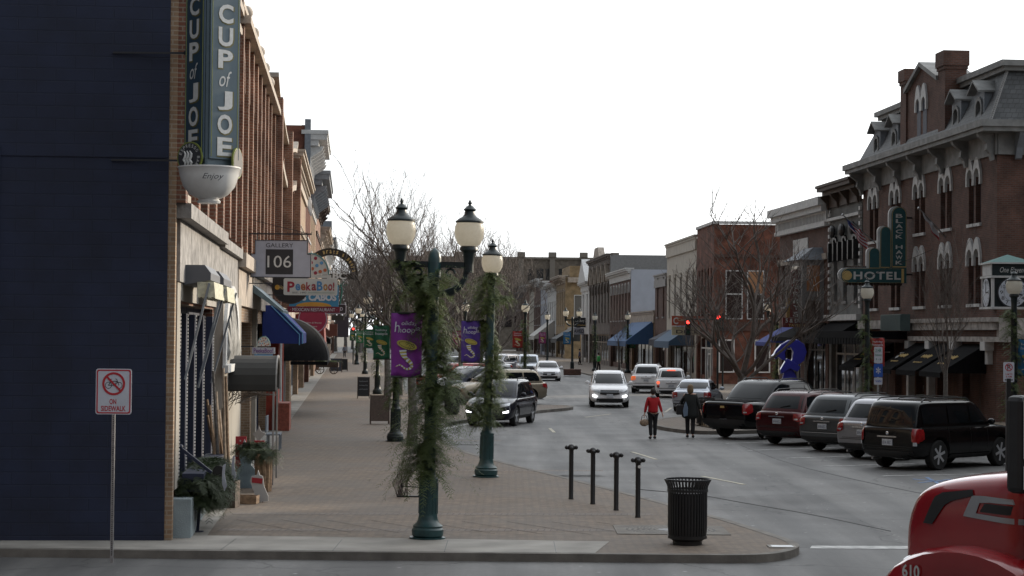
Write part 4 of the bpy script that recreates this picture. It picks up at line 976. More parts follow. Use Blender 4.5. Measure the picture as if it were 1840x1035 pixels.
    for sy in ('+y', '-y'):
        for a, b_ in segs:
            us = lin(a, b_, 8); his = []
            for u in us:
                zf = belt+(u+.16-k['xw'])/(k['xrf']-k['xw'])*(H-belt) if u+.16 > k['xrf'] else 9
                zr = belt+(u-.16-k['xrb'])/(k['xrr']-k['xrb'])*(H-belt) if u-.16 < k['xrr'] else 9
                his.append(max(zl+.01, min(ztop, zf, zr)))
            dec('side_window', G, sy, us, zl, his, 4, .006)
        # door shut lines
        if not far:
            for u in (xmid-.01, xq, xa-.02+.02):
                if kind == 'pickup' and u == xq: continue
                dec('door_gap', M['black'], sy, [u-.006,u+.006], gc+.15, belt-.01, 6, .002)
            for u in (xmid+.22-.35, xq+.18):
                dr = MB(); s_ = 1 if sy == '+y' else -1; h = bvh.ray_cast(Vector((u, 5*s_, belt-.13)), Vector((0,-s_,0)))
                if h[0]: dr.box(u-.09, u+.09, *sorted((h[0].y, h[0].y+s_*.035)), belt-.145, belt-.115); dr.build('door_handle', pm, root)
            # sill cladding
        dec('sill_trim', M['plastic'], sy, lin(-k['wb']/2+k['wr']+.09, k['wb']/2-k['wr']-.09, 5), gc-.0, gc+.12, 2, .01)
    # front
    fw = W2*.88
    dec('grille', M['plastic'], '+x', lin(-.46,.46,9), [hf-.36+.05*abs(i-4)*.33 for i in range(9)], hf-.20, 3, .012)
    dec('upper_grille', M['plastic'], '+x', lin(-.44,.44,7), hf-.165, hf-.105, 1, .012)
    dec('lower_grille', M['plastic'], '+x', lin(-.62,.62,9), gc+.04, gc+.20, 2, .012)
    if not far:
        dec('grille_bar', M['chrome'], '+x', lin(-.40,.40,7), hf-.195, hf-.170, 1, .022)
    for s_ in (-1, 1):
        a, b_ = s_*.48, s_*fw
        dec('headlight', M['lens'], '+x', lin(a, b_, 6), [hf-.24+.02*i for i in range(6)], [hf-.115+.012*i for i in range(6)], 3, .012)
        if lights: dec('running_light', M['lens_on'], '+x', lin(s_*.60, s_*(fw-.02), 4), [gc+.27,gc+.275,gc+.28,gc+.29], [gc+.31,gc+.325,gc+.345,gc+.37], 2, .02)
    if plate_f: q = MB(); q.box(L/2-.02, L/2+.035, -.15, .15, gc+.25, gc+.41); q.build('licence_plate', M['plate'], root)
    # rear
    tz1 = tailz-.06 if kind != 'retro' else tailz-.12; tz0 = tz1-(.25 if kind not in ('pickup','bigsuv') else .36); tw = W2*.97
    T = M['tail_on'] if brakes else M[tail]
    for s_ in (-1, 1):
        if kind == 'retro':
            for zc in (tz1-.08, tz1-.28):
                q = MB(); h = bvh.ray_cast(Vector((-5, s_*.72, zc)), Vector((1,0,0)))
                if h[0]: q.sphere((h[0].x, s_*.72, zc), .085, 12, 8, (.4,1,1)); q.build('tail_light', T if zc > tz1-.2 else M['tail'], root, smooth=True)
        else:
            wi = {'pickup':.16,'bigsuv':.15}.get(kind, .28); a = tw-wi
            dec('tail_light', T, '-x', lin(s_*a, s_*tw*.985, 5), [tz0+.05,tz0+.03,tz0+.01,tz0,tz0], tz1, 4, .014)
            dec('tail_light', T, '+y' if s_ > 0 else '-y', lin(rear+.05, rear+.32, 4), [tz0+.01,tz0+.03,tz0+.06,tz0+.10], [tz1,tz1,tz1-.01,tz1-.02], 3, .012)
            dec('reversing_light', M['lens'], '-x', lin(s_*(a+.05), s_*(tw*.96), 3), tz0-.07 if kind=='bigsuv' else tz0+.06, tz0+.02 if kind=='bigsuv' else tz0+.10, 1, .02)
    if brakes: q = MB(); q.box(k['xrr']-.10, k['xrr']-.05, -.22, .22, H-.12, H-.085); q.build('high_brake_light', M['tail_on'], root)
    pz = tz0-.0 if kind in ('suv','bigsuv','retro') else tz1-.25
    if kind == 'pickup': pz = gc+.26
    h = bvh.ray_cast(Vector((-5,0,pz)), Vector((1,0,0)))
    px = h[0].x if h[0] else rear
    q = MB(); q.box(px-.03, px+.02, -.155, .155, pz-.08, pz+.08); pl = q.build('licence_plate', M['plate'], root)
    text_obj('plate_number', '814 AKC', (px-.03, 0, pz-.005), (0,-1,0), (0,0,1), .26, .085, flat('plate_ink', (.04,.06,.13)), pl, depth=.004)
    if not far:
        if kind == 'pickup':
            dec('bumper', M['plastic'], '-x', lin(-.9,.9,9), gc+.05, gc+.34, 3, .03); q = MB(); q.bar((px-.06,-.08,tz1-.12),(px-.06,.08,tz1-.12),.02,.07); q.build('badge', M['gold'], root)
            dec('bed_cover', M['blackmat'], '+z', lin(rear+.12,-1.85,6), -.84, .84, 6, .01)
        else:
            dec('bumper_trim', M['plastic'], '-x', lin(-.78,.78,9), gc+.06, gc+.22, 2, .012)
            q = MB(); q.box(px-.05, px+.01, -.30, .30, pz+.13, pz+.165); q.build('tailgate_trim', M['chrome'], root)
            h2 = bvh.ray_cast(Vector((-5,0,rz0+.06)), Vector((1,0,0)))
            if h2[0] and kind != 'sedan': q = MB(); q.bar((h2[0].x-.03,0,rz0+.03),(h2[0].x-.005,-.34,rz0+.10),.025); q.build('wiper', M['black'], root)
            q = MB(); q.sphere((px-.02,0,pz+.24), .05, 10, 6, (.3,1,.8)); q.build('badge', M['chrome'], root, smooth=True)
            h3 = bvh.ray_cast(Vector((-5,0,tailz-.30)), Vector((1,0,0)))
            dec('tailgate_seam', M['black'], '-x', lin(-.66,.66,7), tz0-.16, tz0-.148, 1, .004)
            dec('rear_bumper_line', M['chrome'] if pm.name.endswith('_slate') else M['black'], '-x', lin(-.75,.75,7), gc+.33, gc+.345, 1, .006)
        q = MB(); q.tube([(rear+.4,.5,gc),( rear+.02,.5,gc)], .03, 8); q.build('exhaust', M['steel'], root)
    # mirrors
    for s_ in (-1, 1):
        h = bvh.ray_cast(Vector((k['xw']-.33, 5*s_, belt+.02)), Vector((0,-s_,0)))
        yy = h[0].y if h[0] else s_*W2*.95
        q = MB(); q.sphere((k['xw']-.33, yy+s_*.17, belt+.10), .12, 10, 8, (.5,.95,.68)); q.bar((k['xw']-.33, yy-s_*.02, belt+.04),(k['xw']-.33, yy+s_*.12, belt+.08),.05)
        q.build('mirror', pm, root, smooth=True)
    if k['rails']:
        for s_ in (-1, 1):
            q = MB(); yy = s_*(rw-.10); q.tube([(k['xrf']-.25,yy,H-.015),(k['xrf']-.38,yy,H+.055),((k['xrf']+k['xrr'])/2,yy,H+.07),(k['xrr']+.4,yy,H+.05),(k['xrr']+.25,yy,H-.03)], .02, 6); q.build('roof_rail', M['black'] if not roofbars else M['black'], root, smooth=True)
        if roofbars:
            for xx in (k['xrf']-.7, k['xrr']+.8): q = MB(); q.box(xx-.03,xx+.03,-rw+.12,rw-.12,H+.07,H+.095); q.build('roof_bar', M['black'], root)
    # wheels
    r = k['wr']; wp = None
    for sx in (1, -1):
        for s_ in (1, -1):
            c = (sx*k['wb']/2, s_*(W2-.125), r)
            q = MB(); q.lathe([(r*.66,-.10),(r*.93,-.115),(r,-.085),(r,.085),(r*.93,.115),(r*.66,.10)], c, 26, 'y'); t = q.build('wheel', M['rubber'], root, smooth=35)
            q = MB(); o = s_*.085; q.lathe([(r*.665,-.09),(r*.665,.09)], c, 22, 'y', caps=False)
            q.lathe([(.03,o+s_*.02),(r*.20,o+s_*.015),(r*.22,o-s_*.03)], c, 12, 'y')
            for a in range(5 if kind != 'bigsuv' else 6):
                an = 2*math.pi*a/(5 if kind != 'bigsuv' else 6)+.3; ca, sa = math.cos(an), math.sin(an)
                q.bar((c[0]+ca*r*.12, c[1]+o, c[2]+sa*r*.12), (c[0]+ca*r*.64, c[1]+o+s_*.012, c[2]+sa*r*.64), r*.17, .03, (0,1,0))
            q.build('rim', M['rim'], t)
            q = MB(); q.lathe([(r*.64,o-s_*.07),(r*.64,o-s_*.075)], c, 18, 'y'); q.build('brake_disc', M['plastic'], t)
    return root
P_ = {n: paint(n, c, m, r) for n, c, m, r in (('black',(.004,.004,.005),.2,.2), ('white',(.80,.81,.83),0,.3), ('darkred',(.05,.004,.006),.2,.25), ('slate',(.09,.095,.10),.6,.3),
      ('silver',(.30,.30,.32),.7,.3), ('champagne',(.30,.26,.20),.6,.32), ('charcoal',(.02,.022,.03),.5,.22), ('red',(.4,.02,.02),.2,.3), ('palesilver',(.42,.45,.5),.6,.3), ('navy',(.01,.014,.03),.4,.25))}
G1 = 'cars parked at an angle along the far kerb'; G2 = 'cars parked at an angle by the near pavement'; G3 = 'cars driving along the street'
car('parked_car', 'large black four wheel drive with roof bars, nearest of the angled parked row', 'bigsuv', 11.58, 52.4, 47, P_['black'], group=G1, roofbars=1)
car('parked_car', 'silver compact sport utility car parked between the black and the slate grey ones', 'suv', 11.5, 56.4, 44, P_['silver'], group=G1)
car('parked_car', 'slate grey sport utility car with round stickers on its rear window', 'suv', 10.95, 59.9, 44, P_['slate'], group=G1)
car('parked_car', 'dark red sport utility car parked beside the black pickup', 'suv', 10.05, 63.2, 44, P_['darkred'], group=G1)
car('pickup_truck', 'black pickup truck parked at the planted island', 'pickup', 9.1, 66.9, 46, P_['black'], group=G1)
car('driving_car', 'white sport utility car driving towards the camera in mid street', 'suv', 4.72, 94.4, 181.5, P_['white'], lights=1, group=G3)
car('driving_car', 'shiny black crossover driving towards the camera behind the garlanded lamp post', 'suv', -.35, 74.6, 193, P_['charcoal'], lights=1, group=G3)
car('driving_car', 'small white hatchback approaching beyond the champagne parked car', 'sedan', 2.7, 145.5, 178, P_['white'], group=G3)
car('driving_car', 'white high crossover with orange tail lamps driving away in the middle distance', 'suv', 8.3, 117.5, 8, P_['white'], tail='tail_org', group=G3)
car('driving_car', 'white retro wagon with round tail lamps and lit brake light driving away', 'retro', 8.95, 109.3, 4, P_['white'], brakes=1, group=G3)
car('parked_car', 'pale silver saloon seen from behind beyond the woman in the dark coat', 'sedan', 8.6, 89.6, 14, P_['palesilver'], group=G3)
car('parked_car', 'champagne sport utility car parked nose in behind the black crossover', 'suv', -.70, 96.0, 242, P_['champagne'], group=G2)
car('parked_car', 'dark blue black crossover parked just beyond the champagne car', 'suv', -1.9, 100.3, 240, P_['navy'], group=G2)
car('parked_car', 'white crossover parked third from the near end by the near pavement', 'suv', -2.3, 104.8, 240, P_['white'], group=G2, far=True)
car('parked_car', 'silver saloon in the angled row by the near pavement', 'sedan', -2.7, 109.2, 240, P_['silver'], group=G2, far=True)
car('parked_car', 'bright red car roof showing in the angled row by the near pavement', 'suv', -3.2, 114.2, 240, P_['red'], group=G2, far=True)
car('parked_car', 'grey crossover far along the angled row by the near pavement', 'suv', -3.5, 119, 240, P_['slate'], group=G2, far=True)
car('driving_car', 'tall white sport utility car with black bonnet following the white hatchback', 'bigsuv', 1.35, 156, 178, P_['palesilver'], group=G3, far=True)
car('parked_car', 'silver car parked far down the street left of the tall white one', 'suv', -.9, 168, 215, P_['silver'], group=G3, far=True)
car('parked_car', 'distant white car parked far down the street beside the silver one', 'sedan', -2.1, 160, 225, P_['white'], group=G3, far=True)
car('parked_car', 'distant dark car at the end of the angled row down the street', 'suv', -4.2, 150, 235, P_['charcoal'], group=G3, far=True)
# round stickers on the slate grey car's window: small discs
# ---------------- red truck tractor turning in at the lower right
def truck():
    red = mat('truck_red_paint', (.30,.008,.012), .22, 0, var=.05, coat=1, scale=4)
    hx = -.70; ca = R_(135)                      # heading up-left
    nose = pd(1604, 975, 18.4)
    root = empty('truck_tractor', (0,0,0), 0, 'red truck tractor bonnet with grey stripe at the lower right edge', 'truck')
    hd = Vector((-.62,.785,0)).normalized(); lf = Vector((hd.y*-1, hd.x, 0))   # local y = left side (towards us)
    org = Vector((nose.x, nose.y, 0)); 
    # local frame: x forward (nose at 0, bonnet back at -1.6), y left
    mw = Matrix(((hd.x, lf.x, 0, 0), (hd.y, lf.y, 0, 0), (0,0,1,0), (0,0,0,1)))
    # left face of the bonnet is y=+.75 ; put nose-left corner at the measured point
    root.matrix_world = Matrix.Translation(org-lf*.72+Vector((.12,0,.10))) @ mw
    def hood_sec(x, w_, zt, zb): 
        return [(x,0,zt+.04),(x,w_*.6,zt+.03),(x,w_*.92,zt-.01),(x,w_*1.0,zt-.10),(x,w_,lerp(zt,zb,.5)),(x,w_*1.0,zb),(x,-w_,zb),(x,-w_,lerp(zt,zb,.5)),(x,-w_*1.0,zt-.10),(x,-w_*.92,zt-.01),(x,-w_*.6,zt+.03)]
    secs = [hood_sec(.02,.66,1.62,.75), hood_sec(.0,.70,1.68,.7), hood_sec(-.12,.76,1.90,.7), hood_sec(-.30,.80,2.0,.7), hood_sec(-.7,.86,2.08,.7), hood_sec(-1.2,.91,2.14,.7), hood_sec(-1.6,.94,2.17,.7)]
    q = MB(); n = len(secs[0]); q.add([p for s in secs for p in s], [(i*n+j,i*n+(j+1)%n,(i+1)*n+(j+1)%n,(i+1)*n+j) for i in range(len(secs)-1) for j in range(n)]+[tuple(range(n)),tuple((len(secs)-1)*n+j for j in range(n))[::-1]])
    b = q.build('bonnet', red, root, smooth=50); ss = b.modifiers.new('s','SUBSURF'); ss.levels = 2; ss.render_levels = 2; bake(b)
    for p in b.data.polygons: p.use_smooth = True
    bm = bmesh.new(); bm.from_mesh(b.data); bvh = BVHTree.FromBMesh(bm); bm.free()
    def patch(nm, m, poly, off, nx=1, parent=b):
        poly = tuple([(p[0]-.06, 1.63+(p[1]-1.24)*.60) for p in e] for e in poly)
        """poly: top edge pts and bottom edge pts [(x,z)...] equal length"""
        top, bot = poly; d = MB(); NV = 3; k_ = []
        # resample columns
        cols = []
        for i in range(len(top)-1):
            for t in ([0,.25,.5,.75] if i < len(top)-2 else [0,.25,.5,.75,1]):
                cols.append(((lerp(top[i][0],top[i+1][0],t), lerp(top[i][1],top[i+1][1],t)), (lerp(bot[i][0],bot[i+1][0],t), lerp(bot[i][1],bot[i+1][1],t))))
        for a, c in cols:
            for j in range(NV+1):
                x_, z_ = lerp(a[0],c[0],j/NV), lerp(a[1],c[1],j/NV); h = bvh.ray_cast(Vector((x_,5,z_)), Vector((0,-1,0)))
                d.v.append((h[0].x, h[0].y+off, h[0].z) if h[0] else (x_,.9+off,z_))
        for i in range(len(cols)-1):
            for j in range(NV): a = i*(NV+1)+j; d.f.append((a,a+1,a+NV+2,a+NV+1)); d.m.append(0)
        return d.build(nm, m, parent, smooth=True)
    patch('intake_vent', M['plastic'], ([(-.22,1.24),(-.36,1.66),(-.46,1.74),(-.84,1.83)], [(-.34,1.24),(-.50,1.55),(-.58,1.62),(-.86,1.74)]), .012)
    sil = flat('silver_stripe', (.35,.36,.38), rough=.3, metal=.4)
    patch('stripe', sil, ([(-.84,1.74),(-1.0,1.75),(-1.58,1.72)], [(-.92,1.64),(-1.05,1.66),(-1.58,1.66)]), .010)
    patch('stripe', sil, ([(-.76,1.49),(-1.2,1.46),(-1.58,1.44)], [(-.74,1.42),(-1.2,1.38),(-1.58,1.35)]), .010)
    patch('stripe', sil, ([(-.84,1.74),(-.96,1.74)], [(-.74,1.42),(-.88,1.42)]), .0105)
    patch('side_vent', M['plastic'], ([(-1.0,1.64),(-1.58,1.63)], [(-.94,1.51),(-1.58,1.49)]), .012)
    # fender
    q = MB(); N = 14
    outer = [(-.95+ 1.0*math.cos(math.pi*i/N), .80+.68*math.sin(math.pi*i/N)**.8) for i in range(N+1)]
    inner = [(-.95+ .66*math.cos(math.pi*i/N), .60+.60*math.sin(math.pi*i/N)) for i in range(N+1)]
    rows = []
    for (ox, oz), (ix, iz) in zip(outer, inner): rows.append([(ix,.55,iz),(ox,.55,oz),(ox,1.0,oz),(ox*.99-.01,1.08,oz-.03),(lerp(ox,ix,.16),1.12,lerp(oz,iz,.16)),(lerp(ox,ix,.9),1.12,lerp(oz,iz,.9)),(ix,1.10,iz)])
    k7 = 7; q.add([p for r_ in rows for p in r_], [(i*k7+j,i*k7+(j+1)%k7,(i+1)*k7+(j+1)%k7,(i+1)*k7+j) for i in range(N) for j in range(k7)]+[tuple(range(k7)), tuple(N*k7+j for j in range(k7))])
    f = q.build('fender', red, root, smooth=50)
    text_obj('fleet_number', '610', (-.42,1.122,1.22), (-1,0,0), (0,0,1), .20, .12, M['letter'], f, depth=.02, bold=.02)
    q = MB(); q.box(-.6,.28,-.95,1.05,.35,.72); q.build('bumper', M['chrome'], root, bevel=.05)
    for s_ in (1,-1): q = MB(); q.sphere((-.22,s_*.84,1.24), .13, 14, 10, (1.1,.9,.7)); q.build('headlight', M['lens'], root, smooth=True)
    q = MB(); q.box(.02,.06,-.45,.45,.8,1.4); q.build('grille', M['chrome'], root)
    # cowl, cab, door, mirror
    q = MB(); q.box(-1.665,-1.61,-.93,.93,.8,2.12); q.build('cowl_seal', M['rubber'], root)
    q = MB(); q.prism([(-1.67,.8),(-1.67,2.16),(-1.95,2.2),(-2.45,3.1),(-4.2,3.25),(-4.2,.8)], lambda p: (p[0],-1.15,p[1]), lambda p: (p[0],1.0,p[1])); cab = q.build('cab', red, root, bevel=.06)
    q = MB(); q.prism([(-1.93,2.25),(-2.43,3.05),(-2.46,3.05),(-1.96,2.25)], lambda p: (p[0]+.05,-1.0,p[1]), lambda p: (p[0]+.05,.9,p[1])); q.build('windscreen', M['carglass'], cab)
    q = MB(); q.prism([(-2.3,2.15),(-2.62,2.95),(-3.4,2.95),(-3.4,2.15)], lambda p: (p[0],1.001,p[1]), lambda p: (p[0],1.02,p[1])); q.build('side_window', M['carglass'], cab)
    q = MB(); q.box(-1.99,-1.975,1.0,1.004,.85,2.2); q.build('door_gap', M['black'], cab)
    q = MB(); q.box(-4.2,-1.67,1.001,1.008,1.80,1.88); q.build('stripe', M['plastic'], cab); q = MB(); q.box(-4.2,-1.67,1.001,1.009,1.71,1.75); q.build('stripe', sil, cab)
    q = MB(); q.box(-1.8,-1.62,1.0,1.05,1.69,1.76); q.tube([(-1.74,1.04,1.66),(-1.74,1.04,1.78)], .05, 8); q.build('hinge', M['steel'], cab)
    q = MB(); q.box(-1.78,-1.60,1.10,1.32,2.02,2.86); mr = q.build('mirror', M['plastic'], root, bevel=.05)
    q = MB(); q.box(-1.795,-1.781,1.12,1.30,2.32,2.82); q.box(-1.795,-1.781,1.12,1.30,2.06,2.26); q.build('mirror_glass', M['chrome'], mr)
    q = MB(); q.bar((-1.95,.98,2.2),(-1.72,1.15,2.25),.04); q.bar((-1.95,.98,2.7),(-1.72,1.15,2.7),.04); q.build('bracket', M['black'], mr)
    for xx in (-.92,-3.6):
        for s_ in (1,-1):
            q = MB(); q.lathe([(.3,-.14),(.48,-.15),(.5,-.1),(.5,.1),(.48,.15),(.3,.14)], (xx,s_*.88,.5), 24, 'y'); t = q.build('wheel', M['rubber'], root, smooth=35)
            q = MB(); q.lathe([(.3,-.12),(.3,.1),(.15,.05),(.1,.12)], (xx,s_*.88,.5), 18, 'y'); q.build('rim', M['steel'], t, smooth=35)
truck()
# ================================================================ STREET FURNITURE
LEAN = R_(.9)
def lamp_post(loc, double, label, m, scale=1.0, arm=.57, rot=0, tilt=LEAN, group='green street lamps along the street'):
    r = empty('street_lamp', (loc[0], loc[1], .12), 0, label, 'street lamp', group); r.rotation_euler = (0, tilt, rot); r.scale = (scale,)*3
    q = MB(); q.lathe([(.30,0),(.30,.03),(.235,.032),(.26,.06),(.265,.16),(.24,.19),(.25,.22),(.19,.27),(.165,.33),(.155,.40)], n=24); q.build('base', m, r, smooth=35)
    q = MB(); q.lathe([(.155,.40),(.152,.95),(.16,.97),(.16,1.0),(.13,1.03),(.105,1.1),(.095,3.6),(.085,4.35)], n=20)
    for k in range(12):
        a = 2*math.pi*k/12; q.bar((.152*math.cos(a),.152*math.sin(a),.42),(.148*math.cos(a),.148*math.sin(a),.93),.022)
    if double: q.lathe([(.085,4.30),(.115,4.31),(.115,4.66),(.10,4.74),(.06,4.80),(.005,4.84)], n=12)
    q.build('pole', m, r, smooth=35)
    def head(x, z):
        q = MB(); q.lathe([(.075,z-.42),(.085,z-.3),(.10,z-.12),(.11,z-.1),(.15,z-.07),(.15,z-.03),(.13,z)], (x,0,0), 16); h = q.build('fitter', M['darkgreen'], r, smooth=35)
        q = MB(); q.lathe([(.14,z),(.19,z+.04),(.235,z+.14),(.247,z+.23),(.24,z+.32),(.215,z+.39)], (x,0,0), 26); q.build('globe', M['frost'], h, smooth=60)
        q = MB(); q.lathe([(.20,z+.385),(.235,z+.39),(.235,z+.42),(.215,z+.425),(.20,z+.445),(.125,z+.49),(.09,z+.53),(.078,z+.58),(.10,z+.60),(.105,z+.615),(.06,z+.66),(.025,z+.685),(.022,z+.70),(.035,z+.715),(.018,z+.75),(.002,z+.78)], (x,0,0), 22); q.build('cap', M['darkgreen'], h, smooth=35)
    if double:
        for s in (-1, 1):
            q = MB(); q.bar((s*.10,0,4.56),(s*arm,0,4.56),.08,.10); q.tube([(s*arm,0,4.44),(s*arm,0,4.60)], .085, 12)
            pts = [(s*(.12+.04),0,4.10)]+[(s*(.14+.40*math.sin(t*math.pi/2)),0,4.08+.42*(1-math.cos(t*math.pi/2))) for t in (0,.25,.5,.75,1)]
            q.tube(pts, [.03,.05,.075,.06,.05,.05], 8)
            q.tube([(s*(.26+.09*math.cos(a*.7)*(1-a*.08)),0,4.42+.09*math.sin(a*.7)*(1-a*.08)) for a in range(9)], .022, 6)
            q.build('arm', M['darkgreen'], r, smooth=35); head(s*arm, 4.88)
    else: head(0, 4.66)
    return r
def spray_cloud(name, label, cat, m, pts, rad, n, seed, leaf=.10, droop=.5, group=None, loc=(0,0,0), hang=.35):
    """evergreen sprays rooted along a line of points (a garland)"""
    rnd = random.Random(seed); b = MB(); P = [Vector(p) for p in pts]
    seg = [(P[i+1]-P[i]).length for i in range(len(P)-1)]; tot = sum(seg)
    # bound rope of foliage
    for i in range(n):
        t = rnd.random()*tot; k = 0
        while t > seg[k] and k < len(seg)-1: t -= seg[k]; k += 1
        c = P[k].lerp(P[k+1], t/seg[k]); ra = rad(c.z) if callable(rad) else rad
        a = rnd.random()*2*math.pi; out = Vector((math.cos(a), math.sin(a), 0))
        ln = ra*rnd.uniform(.5, 1.15)*(1.25 if rnd.random() < .15 else 1); d = (out+Vector((0,0,rnd.uniform(-.5,.5)))).normalized()
        p = c+out*ra*.15; steps = 5; wd = leaf*.5
        prev = p
        for s in range(steps):
            d = (d+Vector((rnd.uniform(-.25,.25), rnd.uniform(-.25,.25), -droop*(s+1)/steps*.8))).normalized()
            nx = prev+d*ln/steps*1.1
            sd = d.cross(Vector((0,0,1))); sd = sd.normalized() if sd.length > .05 else Vector((1,0,0)); up = sd.cross(d)
            for q_ in range(3):
                for sg in (-1, 1):
                    o = prev.lerp(nx, q_/3); l_ = leaf*rnd.uniform(.5,1.1)*(1-.5*s/steps)
                    tip = o+(d*.75+sd*sg*.8+up*rnd.uniform(-.35,.35)).normalized()*l_
                    e = up.cross(tip-o).normalized()*l_*.11
                    b.v += [tuple(o-e*.6), tuple(o+e*.6), tuple(tip+e*.5), tuple(tip-e*.3)]; m_ = len(b.v)-4; b.f.append((m_,m_+1,m_+2,m_+3)); b.m.append(0)
            prev = nx
    o = b.build(name, m, None, recalc=False); o.location = loc
    return tag(o, label, cat, group)
GG = 'evergreen garlands wound round the lamp posts'
l1 = gp(768, 968, .12)
lamp_post(l1, True, 'nearest green street lamp with twin frosted globes and a purple banner', M['green'], scale=.975)
l2 = gp(873, 857, .12); lamp_post(l2, False, 'second green street lamp with violet banner, right of the nearest one', M['green'], tilt=R_(1.2), scale=1.02)
l3 = gp(710, 793, .12); lamp_post(l3, False, 'dark street lamp half hidden behind the big purple banner', M['darkgreen'], tilt=R_(.5))
def garland(l, label, seed, z0, z1, n, tx=LEAN, rw=lambda z: .36):
    pts = [(.10*math.cos(z*2.4)+z*math.sin(tx), .10*math.sin(z*2.4), z) for z in [z0+(z1-z0)*i/24 for i in range(25)]]
    return spray_cloud('garland', label, 'garland', M['cedar'], pts, rw, n, seed, leaf=.12, group=GG, loc=(l[0], l[1], .12))
def rnear(z):
    base = .36+.12*math.sin(z*3.1)+.10*math.sin(z*7.7)
    return base+ (.32 if 1.0 < z < 2.3 else 0)+(.16 if z > 3.2 else 0)
garland(l1, 'large shaggy evergreen garland on the nearest street lamp', 5, 1.0, 4.35, 950, rw=rnear)
spray_cloud('garland_swag', 'evergreen swag hanging under the left arm of the nearest street lamp', 'garland', M['cedar'], [(.05,0,4.05),(-.25,0,4.2),(-.5,0,4.5),(-.2,0,4.45)], .2, 130, 8, leaf=.09, loc=(l1[0],l1[1],.12))
garland(l2, 'evergreen garland on the second street lamp beside the violet banner', 6, 1.25, 4.75, 680, tx=R_(.6), rw=lambda z: .32+.1*math.sin(z*3.3)+(.2 if z < 2.0 else 0)+(.12 if z > 4 else 0))
spray_cloud('garland_swag', 'evergreen sprays sticking out right of the second street lamp top', 'garland', M['cedar'], [(.15,0,4.15),(.4,0,4.2)], .34, 50, 9, leaf=.1, loc=(l2[0],l2[1],.12))
garland(l3, 'evergreen garland on the dark lamp post behind the purple banner', 7, 1.1, 4.6, 330)
GBAN = 'festive street banners on the lamp posts'
def banner(l, dx, zt, zb, wd, m, label, big=False, both=True):
    r = empty('street_banner', (l[0], l[1], .12), 0, label, 'banner', GBAN)
    x0, x1 = (dx-wd, dx) if dx < 0 else (dx, dx+wd)
    q = MB(); N = 10; vs = []
    for j in range(13):
        for i in range(N+1):
            x = lerp(x0, x1, i/N); z = lerp(zb, zt, j/12); vs.append((x, .035*math.sin(i*.9+j*.35), z))
    q.add(vs, [(j*(N+1)+i, j*(N+1)+i+1, (j+1)*(N+1)+i+1, (j+1)*(N+1)+i) for j in range(12) for i in range(N)])
    c = q.build('cloth', m, r, smooth=True); so_ = c.modifiers.new('t','SOLIDIFY'); so_.thickness = .008
    for z in (zt, zb): q = MB(); q.tube([(0,0,z),(x0 if dx < 0 else x1,0,z)], .018, 6); q.build('banner_arm', M['black'], r)
    xc = (x0+x1)/2; w = wd; h = zt-zb; y = -.06; W_ = flat('banner_white', (.6,.62,.7)); Yl = flat('banner_yellow', (.42,.36,.07)); Gp = flat('banner_dark', (.10,.09,.03))
    if big:
        q = MB(); text_into(q, 'h', (xc-w*.30,y,zt-h*.215), (1,0,0), (0,0,1), w*.17, h*.16, shear=.1)
        text_into(q, 'oliday', (xc+w*.10,y,zt-h*.165), (1,0,0), (0,0,1), w*.52, h*.085, shear=.2); text_into(q, 'hoop', (xc+w*.0,y,zt-h*.275), (1,0,0), (0,0,1), w*.55, h*.12, shear=.1); text_into(q, 'la', (xc+w*.38,y,zt-h*.235), (1,0,0), (0,0,1), w*.16, h*.085)
        q.build('lettering', W_, r)
    else: text_obj('lettering', 'holiday', (xc,y,zt-h*.14), (1,0,0), (0,0,1), w*.7, h*.08, W_, r); text_obj('lettering', 'hoopla', (xc,y,zt-h*.25), (1,0,0), (0,0,1), w*.75, h*.11, W_, r)
    # swirling horn emblem: tilted rim and a striped tail
    def ell(cx, cz, a, b_, t, nn=20): return [(cx+a*math.cos(u)*math.cos(t)-b_*math.sin(u)*math.sin(t), cz+a*math.cos(u)*math.sin(t)+b_*math.sin(u)*math.cos(t)) for u in [2*math.pi*i/nn for i in range(nn)]]
    cz = zt-h*.50; t = -.28; E_ = MB()
    E_.prism(ell(xc+w*.02, cz, w*.34, h*.065, t), lambda p: (p[0],y+.004,p[1]), lambda p: (p[0],y,p[1])); e = E_.build('emblem', Yl, r)
    E_ = MB(); o_, i_ = ell(xc+w*.02, cz, w*.27, h*.045, t), ell(xc+w*.02, cz, w*.25, h*.037, t); E_.strip(o_+o_[:1], i_+i_[:1], lambda p: (p[0],y-.003,p[1]), lambda p: (p[0],y-.001,p[1])); E_.build('emblem_ring', Gp, e)
    path = [(-.10,-.08,.24),(-.09,-.13,.21),(-.06,-.18,.17),(.02,-.225,.14),(.12,-.27,.12),(.17,-.32,.10),(.14,-.36,.085),(.05,-.38,.07),(-.04,-.37,.05),(-.10,-.34,.045),(-.18,-.31,.04),(-.25,-.325,.03),(-.31,-.34,.02)]
    pts = [(xc+a*w*1.1, cz+b_*h, c_*w*.5) for a, b_, c_ in path]
    A = MB(); S = MB()
    for i in range(len(pts)-1):
        p, q_ = pts[i], pts[i+1]; d = Vector((q_[0]-p[0], q_[1]-p[1])).normalized(); nn = Vector((-d.y, d.x)) if i > 2 else Vector((1,.1)).normalized()
        for k in range(2):
            a0, a1 = k/2, (k+1)/2; c0 = Vector(p[:2]).lerp(Vector(q_[:2]), a0); c1 = Vector(p[:2]).lerp(Vector(q_[:2]), a1); r0, r1 = lerp(p[2],q_[2],a0), lerp(p[2],q_[2],a1)
            poly = [c0-nn*r0, c0+nn*r0, c1+nn*r1, c1-nn*r1]
            (A if k else S).prism([tuple(v) for v in poly], lambda v: (v[0],y+.001,v[1]), lambda v: (v[0],y-.002,v[1]))
